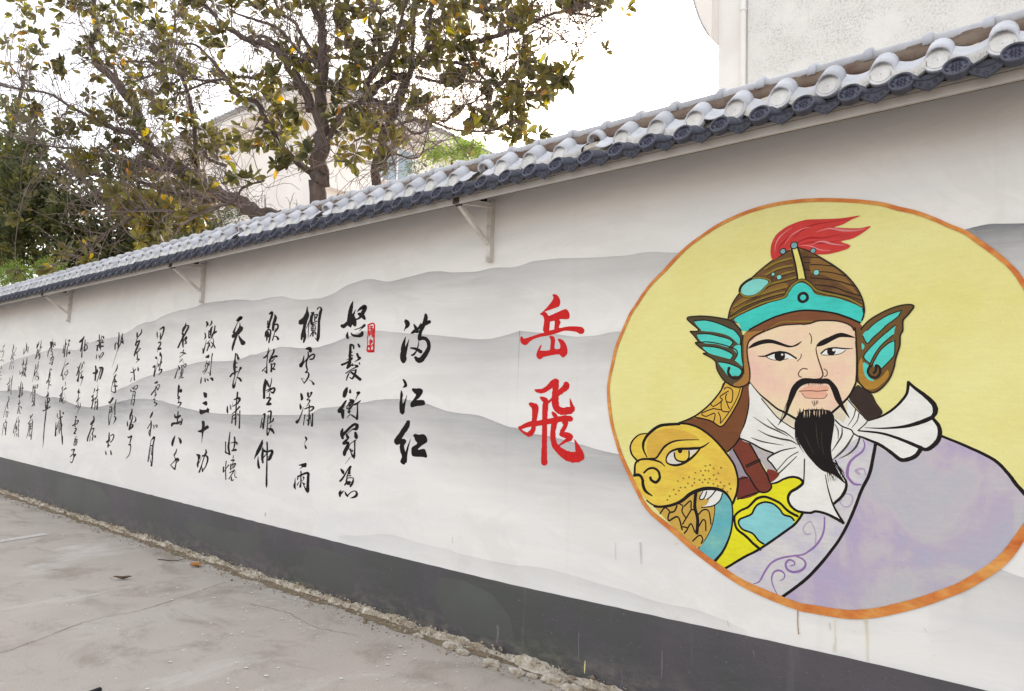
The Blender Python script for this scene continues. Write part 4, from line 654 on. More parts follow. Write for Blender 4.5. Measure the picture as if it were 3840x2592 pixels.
  ((-7.6696,1.3274,0.001535,0.000056,0.000122,-0.000713),'S-3 -131 15 -8 -62 17 -15 21 17/S-56 -93 6 -46 -48 28 -5 -48 34 30 -69 24/S-101 96 14 -87 55 34 -32 45 24 44 24 24 37 69 14/S-32 58 14 2 55 10 44 62 14/P50 -31 66 -14 64 14 47 17'),
  ((-7.6446,1.1082,0.001525,0.000083,0.000120,-0.000706),'S-38 -81 4 -59 -33 24 -79 29 34 -83 77 21/P5 -52 38 -36 60 2 55 36 41 51 24 22 17 -19'),
  ((-7.6760,0.8956,0.001529,0.000110,0.000121,-0.000702),'S28 -173 10 16 -125 17 -8 -84 21 -18 -84 10/S-15 -77 6 3 -36 10 20 13 14 10 81 15 -1 137 17/S6 -15 24 54 -8 34/S47 -36 14 6 -22 14/S20 -15 14 -35 40 10 -63 68 10/S-66 68 10 -42 95 14 -4 130 21/S54 6 10 20 40 4'),
  ((-8.2822,2.2262,0.001714,-0.000063,0.000141,-0.000776),'S-38 -121 8 -38 -80 17 -34 -28 10/S3 -152 14 55 -187 24 62 -156 24 48 -87 17 14 -4 17/S14 -101 7 10 -52 17 14 -11 17/S7 -4 4 3 30 4/S-21 47 17 17 41 17 7 85 17 -28 133 14/S-28 147 21 14 133 31/S-28 168 8 -41 189 2'),
  ((-8.2822,1.9282,0.001708,-0.000022,0.000141,-0.000767),'S39 -199 10 46 -158 31 60 -131 14 53 -76 14 46 -48 14 66 -41 10/P-37 -127 -20 -136 -4 -120 -9 -96 -27 -100/S63 -62 10 18 0 11 4 21 8/S8 -27 8 15 7 14/S53 -34 8 32 28 10 22 83 14/S25 62 8 60 59 21 53 97 17 11 145 2/P-75 17 -37 -9 -29 14 -33 62 -37 131 -47 174 -61 165 -61 124 -47 62 -51 31 -71 35/S11 -103 2 -6 -7 4 -33 103 8'),
  ((-8.2726,1.6172,0.001700,0.000020,0.000140,-0.000758),'P-26 -143 26 -177 31 -143 5 -137/S19 -108 10 57 -122 10 57 -98 10 32 -36 10/S15 -91 7 26 -42 14/S5 -91 17 -2 -56 14 -50 6 17 -67 33 17/S-2 -63 7 -9 6 10/S-5 40 24 8 16 10 -2 -1 10/S-2 47 7 -26 92 3/S-33 102 14 -9 99 8 -19 137 10/S-23 147 12 12 157 17 12 178 14 -26 212 2'),
  ((-8.3017,1.2591,0.001700,0.000068,0.000140,-0.000749),'P6 -191 16 -181 14 -150 -8 -108 -32 -86 -25 -129/S-18 -60 4 -11 -33 14 -11 29 17 -22 91 14 -29 181 14/S-15 -19 12 -42 23 10 -66 64 14/S-29 84 10 -46 119 10 -39 160 14/S20 5 6 30 43 10 30 71 8/S33 36 7 68 9 10 78 29 14 61 50 10'),
  ((-8.2605,0.9668,0.001684,0.000106,0.000139,-0.000739),'S-10 -142 6 35 -194 24 45 -184 21 31 -108 17 17 -18 17/S21 -42 17 17 68 17 10 165 17 0 233 24/S-7 -138 7 -21 -49 10 -34 54 15 -52 172 14/S-7 -69 14 21 -69 21/S-7 -42 6 0 68 10/S-27 96 4 -7 192 8'),
  ((-8.8565,2.1764,0.001872,-0.000059,0.000160,-0.000809),'P-16 -199 1 -192 3 -161 -2 -127 -13 -116 -23 -147/S60 -251 6 56 -202 17 39 -168 17 -2 -120 10 -27 -51 7/S-37 -3 17 -16 -51 24 29 -72 21/S25 -58 17 -2 11 24 -30 80 24 -54 156 17/S-30 4 10 -2 -16 10/S4 59 7 32 39 8 39 52 8 -9 101 17/S-9 101 10 -6 197 14/S-16 204 14 18 204 17 11 218 14 -30 262 2/S-37 121 21 -9 107 14'),
  ((-8.8812,1.8496,0.001872,-0.000012,0.000160,-0.000801),'S-27 -80 6 -13 -18 14 -6 44 15 -3 113 17/S-58 -5 14 -23 -11 14 18 -53 12/S-27 71 3 -44 85 6 -61 137 8/P51 -91 65 -53 56 -22 42 -36 44 -73'),
  ((-8.8540,1.6009,0.001860,0.000023,0.000159,-0.000792),'S2 -103 7 30 -116 8 58 -123 10 51 -89 12 30 -58 10 13 -89 7/S2 -116 4 2 -48 8/S-25 -89 14 2 -68 17/P-56 -65 -29 -41 -44 -19/S-15 -27 14 20 -30 14 16 35 10 9 118 10 -8 176 14/S-8 -13 8 -25 76 8 -42 173 8/S-4 21 8 6 38 8/S-8 83 8 6 100 10/S-8 138 6 -18 159 4'),
  ((-8.8698,1.2712,0.001857,0.000069,0.000158,-0.000783),'S19 -188 10 12 -133 24 -9 -78 24 -12 -23 14/S12 -85 10 26 -78 14 12 -9 17 -9 60 24 -26 128 21/S-9 60 8 29 53 21 19 87 24 -22 122 17/P-53 -6 -42 32 -44 80 -57 73 -62 39/S57 -71 7 71 -44 12 71 -9 17 33 29 3'),
  ((-8.8568,0.9855,0.001848,0.000109,0.000158,-0.000774),'S-19 -132 17 -5 -118 17 33 -143 21 29 -112 17 9 -43 14/S-5 -8 21 15 -22 17 22 26 12 15 74 11 2 127 10 -22 168 10 -60 199 1'),
  ((-9.4148,2.2140,0.002034,-0.000067,0.000179,-0.000845),'S-1 -178 8 3 -123 17 -4 -27 19 -11 69 17/S-59 83 14 -56 14 17 -45 -17 10 -28 -13 10 -18 8 14/S54 -151 12 44 -96 17 27 -34 10/S23 -27 10 44 -34 21 65 -10 21/S54 -96 10 61 -27 17/S34 -20 14 -14 83 7 -56 207 3 -104 359 2'),
  ((-9.4414,1.7299,0.002032,0.000005,0.000179,-0.000831),'S46 -276 4 36 -214 17 15 -166 14/S8 -159 7 -26 -118 2/S22 -118 17 1 -77 14 -33 6 8/S-9 -104 7 8 -29 21/S-12 -8 17 29 -15 21/S1 13 12 8 60 14/S-12 54 14 39 51 17/S12 55 15 12 144 14/S12 96 8 5 148 14 -40 134 10/S-24 8 8 -43 68 5 -50 129 8 -24 140 8 14 148 14'),
  ((-9.4441,1.3652,0.002025,0.000058,0.000178,-0.000821),'S-48 -160 11 -33 -137 23 16 -209 27/S-33 -71 14 -3 -71 15 -10 -10 15 -29 9 15/S-29 -48 12 -48 66 9 -44 194 15/S66 -184 8 47 -109 14 43 43 14/S39 -86 6 -14 73 5 -40 194 9/S39 66 15 58 96 19 43 134 15 16 179 2'),
  ((-9.4369,0.9579,0.002014,0.000118,0.000177,-0.000808),'S0 -188 11 -4 -127 19 -4 -74 23 -42 -44 23/S18 -135 9 56 -158 15 68 -127 15 49 -74 14 18 -37 11/S-35 -52 15 18 -59 8/S-16 -44 14 -19 32 19/S-12 9 19 15 1 9/P-61 85 -41 115 -41 149 -57 141/P15 85 26 81 41 130 34 153 18 138'),
  ((-10.0003,2.1947,0.002210,-0.000067,0.000199,-0.000880),'S-11 -183 11 -12 -93 15 -8 13 19/S-46 -89 15 -12 -96 11/S-54 -17 15 -20 -32 11/S26 -168 6 11 -93 11 7 44 11/S-46 59 19 -42 6 19 -8 -55 9/P37 -168 62 -146 56 -117 37 -138/S33 -108 9 45 -62 15/S11 -70 11 41 -62 19/S18 -9 19 45 -9 23/P-56 104 -50 135 -54 180 -65 176/S-20 119 8 -12 165 14/S-8 157 11 26 89 6 45 89 15 41 119 14 -20 210 2'),
  ((-10.0025,1.8569,0.002204,-0.000014,0.000199,-0.000869),'S-33 -102 19 -29 -26 23 -41 118 19/S-67 8 27 -29 -3 23 1 -56 8/S24 -72 23 69 -72 27 66 -11 23 31 95 19/S47 -56 15 16 50 11 -14 140 6/S1 -26 15 -14 19 8'),
  ((-10.0135,1.5211,0.002200,0.000037,0.000198,-0.000859),'S-8 -153 11 -12 -111 11 -27 -81 3/S43 -202 3 34 -126 8 26 -36 8 3 25 9/S18 -119 15 52 -134 15/S-19 -58 9 -50 -28 19/S-54 -28 15 -27 -13 15 -50 40 15/S-35 33 11 34 -36 11/S-27 25 15 -42 93 14 -54 146 19/S34 2 9 37 78 14 26 161 19/S3 40 11 -8 168 9/S3 70 11 41 25 8/S3 116 8 34 108 8'),
  ((-10.0230,1.1048,0.002193,0.000101,0.000198,-0.000847),'S25 -218 15 32 -181 19 21 -143 27 -9 -112 27/S-17 -97 23 21 -131 23/S6 -90 11 -24 1 15 -62 107 19 -66 156 15/S-17 -14 9 29 -40 15 21 1 11 -6 54 8/S6 16 9 13 77 11 6 141 15/S-24 77 6 -32 156 11/S21 77 9 51 77 19 44 100 15'),
  ((-10.5564,2.2333,0.002386,-0.000075,0.000220,-0.000915),'S1 -133 11 -22 -91 27 -60 -53 30 -64 -38 11/S-22 -76 19 -37 7 19 -56 90 15/S-22 -38 8 -33 83 12 -37 181 17/S16 -84 9 8 -8 14 -3 83 15/S20 -16 11 1 75 9/P50 -46 65 -42 57 -27 46 -31/S27 -31 6 46 22 12 39 53 15 1 87 15'),
  ((-10.5993,1.8608,0.002391,-0.000016,0.000221,-0.000906),'S7 -155 5 -19 -72 15 -57 42 15/S-42 -87 11 -19 -26 15 -27 50 15 -38 133 19/S49 -162 15 53 -132 11/S23 -140 9 26 -102 14 4 -41 6/S-4 12 9 34 -26 9/S19 19 11 4 80 19/S11 87 15 38 57 15 34 87 9 -4 201 2/S-49 125 19 -27 50 8'),
  ((-10.5839,1.4863,0.002377,0.000044,0.000220,-0.000893),'S11 -177 5 5 -139 23 5 -109 19/S-14 -128 15 24 -124 15/S5 -101 6 -6 -26 9 -32 20 11/S21 -41 9 -6 5 8 -2 88 11 -14 107 11/S-40 96 11 -17 65 6/S28 35 5 28 88 11 5 133 8 -21 200 2'),
  ((-10.6077,1.1564,0.002377,0.000097,0.000220,-0.000883),'S-4 -123 11 15 -130 14 4 -93 11/S0 -85 9 -4 -9 19/S-4 -47 8 42 -70 15 34 -32 14 12 -9 11/S-42 10 19 -4 -9 19/S-11 14 9 4 29 9/S-7 51 19 15 59 15 -4 97 15 -23 127 15/S-19 131 15 0 127 19'),
  ((-10.5449,0.9426,0.002352,0.000130,0.000217,-0.000873),'S0 -64 9 19 -71 8/S-11 -41 8 -27 57 11/S0 -26 8 23 -26 14 8 12 9/S-8 12 8 23 4 8 8 50 11/S-27 61 11 11 54 11/S0 -49 8 -4 42 8'),
  ((-10.5922,0.7486,0.002363,0.000161,0.000218,-0.000870),'S-24 -83 15 21 -94 19 10 -60 15 2 -30 11/S-43 19 9 -6 -15 14 40 -15 23/S10 -22 15 10 31 12 -9 91 12 -28 103 14 -43 87 6/S32 -7 19 17 23 8'),
  ((-11.1874,2.2305,0.002592,-0.000078,0.000245,-0.000953),'S-21 -119 5 -24 -47 12 -35 59 15 -45 154 14/S-46 -24 6 -61 82 14 -65 97 11/S-24 -70 8 -5 -32 11/P14 -93 33 -111 45 -96 41 -77 22 -81/S26 -70 6 22 -24 15 33 -24 8/S18 -9 8 7 -2 9 -5 82 12 -8 142 12/S7 104 11 37 74 15 37 104 15'),
  ((-11.1738,1.8983,0.002579,-0.000022,0.000244,-0.000942),'S11 -179 2 -18 -66 6 -41 10 14 -64 86 14/S-52 48 6 -37 86 12 -37 139 15/P-3 -73 42 -115 51 -100 35 -85 4 -73/S4 -73 5 -11 -36 3/S27 -9 8 39 33 9 12 70 9 -11 63 9 -11 40 6 27 10 5/S27 63 3 -33 154 2'),
  ((-11.1770,1.5537,0.002572,0.000035,0.000243,-0.000930),'S39 -192 8 37 -131 4/S-1 -123 12 -13 -86 14/S10 -70 8 48 -101 19/S-5 -78 8 -13 5 12 -24 104 15/S-24 -25 9 -39 36 11 -47 104 14/S-47 13 15 -13 -2 8/S-35 58 8 -16 51 8/S18 36 6 3 58 11 -5 96 9 10 126 8 40 89 3 40 36 2 18 -33 2'),
  ((-11.1813,1.1369,0.002563,0.000103,0.000242,-0.000917),'S1 -217 15 5 -126 15 20 2 15 24 116 11 35 230 19 35 294 8/S-40 -172 9 -38 -111 12/P35 -183 58 -187 60 -153 43 -160/S-18 -96 15 35 -119 17/S16 -104 9 -29 -28 5/S-59 -43 5 -63 40 14 -67 169 21/S-22 -43 5 -44 48 12 -52 78 5/S-14 -28 5 -22 78 6 -33 154 3/S1 -51 5 1 48 12 -6 131 8/S16 -28 6 35 2 6 9 78 5/S43 169 4 39 275 11'),
  ((-11.7822,2.1777,0.002792,-0.000072,0.000269,-0.000988),'P-28 -148 13 -148 17 -119 4 -66 -11 -36 -23 -59 -26 -104/S17 -191 4 4 -146 5/S-15 -74 11 -53 2 11 -64 74 9/S27 -138 6 23 -66 11/S45 -142 8 49 -89 11/S27 -112 9 53 -96 11/S11 -43 9 -15 -13 11 8 10 11/S11 17 6 8 78 9 -26 116 11/S-15 93 9 23 78 11 15 138 9 0 199 12/S-23 138 8 8 116 8/S-42 180 9 0 154 8/S-11 184 11 4 195 12/S-15 47 8 15 32 9'),
  ((-11.7750,1.7866,0.002780,-0.000004,0.000268,-0.000974),'S2 -137 9 25 -137 14 21 -118 8/S6 -118 9 -2 -72 11 -13 11 12/S13 -80 9 6 -42 15/S-44 72 15 -25 34 15 -9 19 9/S-13 11 11 -9 72 11 -25 170 6/S13 34 6 -6 72 6/S-2 94 8 21 102 15/S2 -34 9 10 11 6'),
  ((-11.7826,1.3712,0.002772,0.000067,0.000267,-0.000961),'S16 -235 6 23 -190 19 -3 -152 19/S-18 -144 9 31 -167 15/S12 -137 15 38 -129 15 46 -99 14 27 -61 11/S-15 -107 6 -18 7 11/S12 -129 15 16 -46 15 8 37 14/S-11 -61 11 27 -84 11/S-18 22 11 27 -16 9/S-56 62 15 -3 36 15 57 -2 14/S-7 -33 14 -9 81 15 -22 195 15 -34 308 12 -45 460 11 -56 611 2'),
  ((-12.3653,2.2089,0.002998,-0.000080,0.000294,-0.001025),'S3 -130 9 3 -107 11 -23 -50 19/S-20 -103 9 -27 -35 12/S-20 -80 8 3 -96 8/S41 -156 4 33 -80 9 18 3 9/S26 -65 11 45 -46 14/S-16 -20 8 -23 33 11 -46 124 14/S-4 -20 6 -4 63 8/S-20 33 9 18 3 8/S-50 124 9 -20 79 9/S3 33 8 18 63 11 7 132 11/S18 63 11 22 101 9/S-12 79 8 26 48 8'),
  ((-12.3504,1.8682,0.002984,-0.000019,0.000293,-0.001012),'S-14 -129 8 -29 -30 9 -67 136 3/S31 -174 6 16 -121 8 -7 -60 8/S31 -113 6 16 -60 6/S-29 -7 11 -29 46 11/S-22 8 8 16 -60 5/S-7 -30 8 8 8 6 -29 99 6/S-3 49 8 24 61 15 27 99 11/S-7 114 6 12 91 5/S24 8 3 16 46 3'),
  ((-12.3903,1.5534,0.002990,0.000037,0.000294,-0.001003),'S3 -141 5 -1 -92 9 -16 -62 9/S-20 -107 8 15 -107 8/S-12 -100 8 -12 -39 9/S15 -100 6 7 -17 9/S26 -123 6 26 -77 8/S33 -123 5 60 -134 11 52 -92 9 30 -85 6/S-20 -39 8 -38 6 6 -54 52 4/S22 -54 8 15 36 9 7 180 8/S-12 -17 8 -16 112 8/S-12 29 6 15 21 6/S-12 67 6 15 59 6/S-35 120 9 -1 105 9/S-16 112 8 -1 142 9 -27 188 11/S-1 142 8 11 173 14'),
  ((-12.4012,1.0596,0.002981,0.000125,0.000293,-0.000987),'S-2 -170 8 2 -132 9/S36 -185 9 14 -147 12 -2 -117 9/S-32 -41 11 -2 -86 8 36 -109 8/S36 -86 12 29 12 9 10 194 11/S-17 -48 9 -24 50 9 -58 171 5/S-2 -56 6 -5 50 8/S14 -56 6 6 43 6/S-17 -33 6 29 -48 6/S-21 5 6 25 -10 6/S-24 43 6 21 27 6/S-9 50 8 -9 149 5/S-32 118 6 -21 141 6/S-2 111 6 6 156 5'),
  ((-12.9538,2.2415,0.003214,-0.000089,0.000321,-0.001062),'S9 -98 5 8 -34 15 6 19 11/S-29 -19 6 -36 72 11/S-29 57 6 2 4 6/S34 -38 8 25 42 9'),
  ((-12.9629,1.9349,0.003209,-0.000032,0.000320,-0.001051),'S-8 -144 6 -8 -91 15 -27 -53 12/S45 -163 8 38 -91 11 19 -46 12/S-19 -61 12 3 -76 11/S19 -61 12 45 -76 11/S-15 -38 8 -12 30 11 -34 113 8/S-61 30 8 -61 75 9/S-61 83 8 -4 22 9/S34 -38 8 19 30 12 3 106 8/S11 15 12 38 7 9/S-23 53 8 -19 83 9/S-4 45 6 -4 98 6/S15 53 9 26 113 12/S3 0 11 34 -31 9'),
  ((-13.0118,1.5916,0.003218,0.000032,0.000322,-0.001042),'S8 -143 6 -5 -33 14 -20 107 14/S-28 -63 9 -24 -18 9/S-43 88 11 -24 73 14/S27 -113 6 21 -10 11 6 80 6/S10 -41 11 40 -41 14/S14 20 9 29 43 9 14 80 6'),
  ((-12.9952,1.3292,0.003205,0.000080,0.000320,-0.001032),'S0 -119 6 3 -73 12 -12 -43 9/S-23 -54 11 11 -73 11/S-4 -35 8 -12 25 9/S-16 8 6 -31 92 8/S-12 -14 8 30 -7 11 30 16 8/S0 24 6 0 77 9 18 84 11/S7 31 5 -19 54 5'),
  ((-13.0272,1.0168,0.003208,0.000138,0.000321,-0.001022),'S9 -155 4 -10 -79 8 -36 -11 8/S28 -170 4 28 -72 6 32 -26 8/S43 -110 8 32 -72 8/S-6 -72 8 9 -102 6/S-32 -26 6 -51 80 11/S-10 -49 6 -21 27 8/S-6 -26 9 -2 34 9/S5 -11 5 -2 64 6/S17 -42 6 28 -4 6 13 34 5/S-21 49 6 -36 133 5/S-6 80 5 -2 133 4/S28 19 6 24 140 8/S9 87 5 2 117 4/S-25 -4 6 13 -11 5'),
  ((-13.5654,2.1277,0.003441,-0.000070,0.000349,-0.001095),'S7 -200 5 8 -147 11 -10 -94 8/S46 -150 4 46 -124 4 16 -63 4/S-7 -101 8 -3 -63 9/S-14 -48 6 -33 35 9/S12 -48 6 31 -33 11/S5 -71 6 -10 20 9/S5 5 6 5 43 9/S-18 43 5 -37 111 6 -60 183 6/S-3 66 5 1 96 6/S-18 119 5 -22 179 5/S12 126 6 5 164 6'),
  ((-13.5881,1.6853,0.003438,0.000015,0.000349,-0.001080),'S45 -142 3 34 -85 9 19 36 8 19 150 8/S3 -115 5 0 -47 11/S-42 2 11 -4 -40 11/S-23 21 11 -27 112 9/S-23 21 6 -4 13 8/S34 -85 6 19 -70 6/S0 -9 6 -4 97 6/S-27 97 8 -4 59 8'),
  ((-13.5918,1.3143,0.003429,0.000086,0.000348,-0.001067),'S17 -175 5 24 -126 11 17 -96 9/S5 -82 15 21 -98 9/S2 -75 9 2 -29 11/S-10 -52 5 -63 152 5/S-2 -22 8 9 16 8/S-21 69 6 9 61 11 5 92 6 -6 145 9/S-14 54 6 -21 137 5'),
  ((-13.6273,0.9995,0.003434,0.000146,0.000349,-0.001057),'S15 -117 5 11 -64 8/S-15 -56 8 -34 80 6 -42 129 4/S-11 -56 5 26 -79 9 30 -64 8 19 42 8 8 118 12/S4 -34 8 -4 27 6/S8 4 9 11 72 9'),
  ((-14.1400,2.2023,0.003668,-0.000087,0.000377,-0.001133),'S9 -106 6 32 -128 9 24 -113 5/S9 -106 6 9 -68 5 -10 -22 4/S-29 -53 4 -25 -22 6/S-17 -30 6 21 -45 6/S21 -38 5 5 31 6 -10 61 4/S-32 99 6 -10 87 6 9 106 6 13 118 6/S-29 106 6 -13 106 6'),
  ((-14.1224,1.8883,0.003652,-0.000025,0.000375,-0.001120),'S3 -98 5 7 -60 6/S-12 -56 5 14 -71 8/S-5 -22 4 -12 16 4/S-12 46 6 7 42 6/S-1 84 6 -1 110 6'),
 ],
}
LIMBS = [
 '-901 254 433 134 -900 249 483 130 -898 247 508 134 -896 243 557 109 -895 239 605 93 -892 236 645 81 -890 232 685 73 -889 229 718 61 -901 223 749 53 -920 217 784 45',
 '-905 241 726 54 -904 239 752 45 -903 235 787 37',
 '-916 235 603 82 -916 226 626 78 -930 215 652 73 -950 202 684 65 -970 190 704 55 -986 180 711 46',
 '-991 180 709 50 -1028 166 733 42 -1059 153 756 38 -1077 143 779 30 -1122 126 810 26',
 '-861 326 444 79 -856 320 521 71 -853 319 547 71 -842 323 584 71 -829 328 615 75 -820 331 641 71 -812 334 663 58 -805 336 683 41 -803 334 708 35 -799 332 759 31 -793 331 795 27',
 '-805 336 683 62 -786 338 692 53 -766 339 703 49 -747 342 704 48 -718 352 694 44 -691 359 696 39 -664 366 697 35 -635 375 703 31',
 '-635 375 700 29 -606 389 712 25 -584 398 720 19 -565 406 721 17 -548 414 716 15 -533 420 710 13 -520 425 707 11 -512 425 714 9 -501 427 723 7 -492 429 728 6',
 '-799 350 701 42 -795 359 725 34 -798 363 747 34 -800 366 785 32 -800 372 818 26',
 '-881 244 533 40 -878 251 573 36 -869 262 601 36 -856 278 614 41 -851 289 621 49',
 '-851 289 621 70 -846 296 636 62 -839 305 652 62 -825 319 664 54 -812 333 668 50',
 '-851 289 621 61 -844 282 637 53 -825 282 659 48 -804 285 671 44 -785 285 690 36 -773 281 704 31 -761 276 725 25 -746 273 749 21',
 '-851 289 621 53 -845 301 623 49 -836 315 621 45 -829 327 620 42',
 '-939 249 432 124 -1002 239 450 123 -1049 232 463 122 -1095 223 486 111 -1136 214 506 100 -1178 205 529 88 -1221 195 550 84 -1265 184 575 81 -1309 172 601 78 -1339 164 622 69 -1370 155 645 65',
 '-1370 155 645 60 -1377 148 646 50 -1413 132 660 45 -1435 119 672 38 -1472 102 690 30 -1509 84 712 26 -1546 66 735 23 -1600 44 748 21 -1672 15 766 16',
 '-1219 194 547 52 -1296 169 569 48 -1346 150 585 44 -1396 130 600 37 -1433 115 603 30 -1470 98 617 25 -1507 82 624 20 -1561 60 635 15 -1602 42 647 13',
 '-1317 165 611 87 -1335 160 640 83 -1355 153 685 79 -1399 139 734 80 -1433 130 766 76 -1467 121 790 67 -1486 116 812 62 -1495 114 840 57 -1483 117 872 52 -1499 112 904 45 -1496 111 942 37',
 '-1402 144 737 30 -1413 140 751 25 -1427 133 779 20 -1445 126 799 15',
 '-1221 214 551 38 -1219 210 574 38 -1218 204 608 38 -1221 197 647 35 -1220 192 669 33 -1226 185 699 28 -1236 178 725 26 -1246 171 749 24 -1256 164 766 19 -1257 159 785 17 -1238 159 809 14 -1230 153 855 9',
 '-921 251 505 49 -984 232 560 47 -1004 220 593 47 -1027 206 634 43 -1052 196 642 39 -1070 185 665 35 -1088 174 692 31 -1106 163 714 26 -1130 150 738 20 -1165 137 746 13',
 '-1142 223 558 32 -1183 213 573 23 -1196 209 589 14',
 '-788 225 523 15 -770 231 526 15 -749 239 517 15 -734 245 502 15 -726 247 482 13',
 '-804 265 596 18 -773 275 577 17 -750 281 554 15 -731 284 540 15 -711 285 539 13 -702 279 545 11',
 '-821 325 587 25 -804 327 589 22 -780 334 589 20 -757 341 583 18 -731 351 571 16 -706 360 563 14 -673 372 560 14 -655 375 560 12 -633 380 569 10',
 '-793 335 661 25 -778 340 657 22 -758 349 650 22 -734 360 654 20 -710 371 645 18 -686 382 641 16 -670 389 632 14 -651 398 619 10',
 '-763 341 679 24 -739 345 674 24 -714 351 666 24 -687 359 649 22 -668 362 630 17 -651 362 618 13 -626 369 596 8',
 '-784 335 610 18 -770 338 604 16 -752 344 588 16 -736 348 582 16 -723 348 590 14 -705 352 599 14 -686 356 602 12 -671 357 612 12 -660 356 622 10',
 '-690 424 793 12 -691 431 724 12 -694 432 699 12 -697 434 670 10',
 '-892 234 659 36 -893 227 664 32 -918 217 685 28 -935 208 704 27 -950 199 724 25 -971 190 739 25 -997 180 750 21 -1040 165 770 13',
 '-900 240 664 37 -909 239 681 33 -930 238 706 31 -957 234 740 30 -974 233 764 28 -1010 228 789 26 -1031 224 824 22',
 '-832 318 786 19 -851 307 771 17 -857 302 784 13',
 '-851 307 771 17 -844 299 732 19 -832 294 694 20',
 '-598 386 708 9 -581 395 695 9 -569 401 685 9 -559 405 675 9 -547 410 669 7 -537 412 669 7 -532 412 674 7 -518 416 680 6 -512 417 680 5 -497 421 691 5 -489 421 701 4',
 '-576 400 712 9 -600 394 702 10 -624 387 695 10 -638 386 689 10',
 '-539 413 708 7 -533 418 697 6 -527 423 686 6 -520 427 683 4',
 '-591 390 715 9 -573 398 708 9 -558 403 707 7 -543 409 697 7 -529 413 700 6 -509 419 713 6',
 '-676 368 631 14 -674 372 608 12 -681 369 593 10 -686 369 568 10',
 '-797 280 498 14 -780 285 520 14 -754 298 513 12 -737 304 517 10 -725 303 547 8 -711 305 569 6',
 '-943 182 483 16 -986 172 476 18 -993 168 459 18 -1024 159 451 20 -1043 151 447 23 -1088 139 446 25 -1147 122 455 26 -1194 107 460 20 -1256 88 467 16 -1305 71 477 14 -1326 60 494 9',
 '-1183 103 457 26 -1203 95 439 22 -1237 84 426 17 -1272 74 406 13 -1307 63 384 9',
 '-1171 223 499 51 -1235 204 517 43 -1287 187 527 36 -1324 173 543 32 -1377 155 558 25 -1446 132 573 20 -1579 89 590 13',
 '-1002 190 659 19 -1036 185 671 19 -1078 179 677 20 -1121 173 682 20 -1179 164 679 18 -1204 161 679 16 -1216 162 661 14',
 '-1213 151 715 16 -1175 160 702 18 -1148 167 691 20 -1100 178 676 20',
 '-1395 134 783 20 -1337 150 772 20 -1285 164 763 19 -1262 169 770 14 -1293 159 790 12 -1350 142 822 10',
 '-1355 149 739 20 -1309 160 743 17 -1280 167 741 12',
 '-1063 218 762 22 -1028 222 749 26 -979 230 712 28 -943 234 689 29 -917 236 668 29',
]
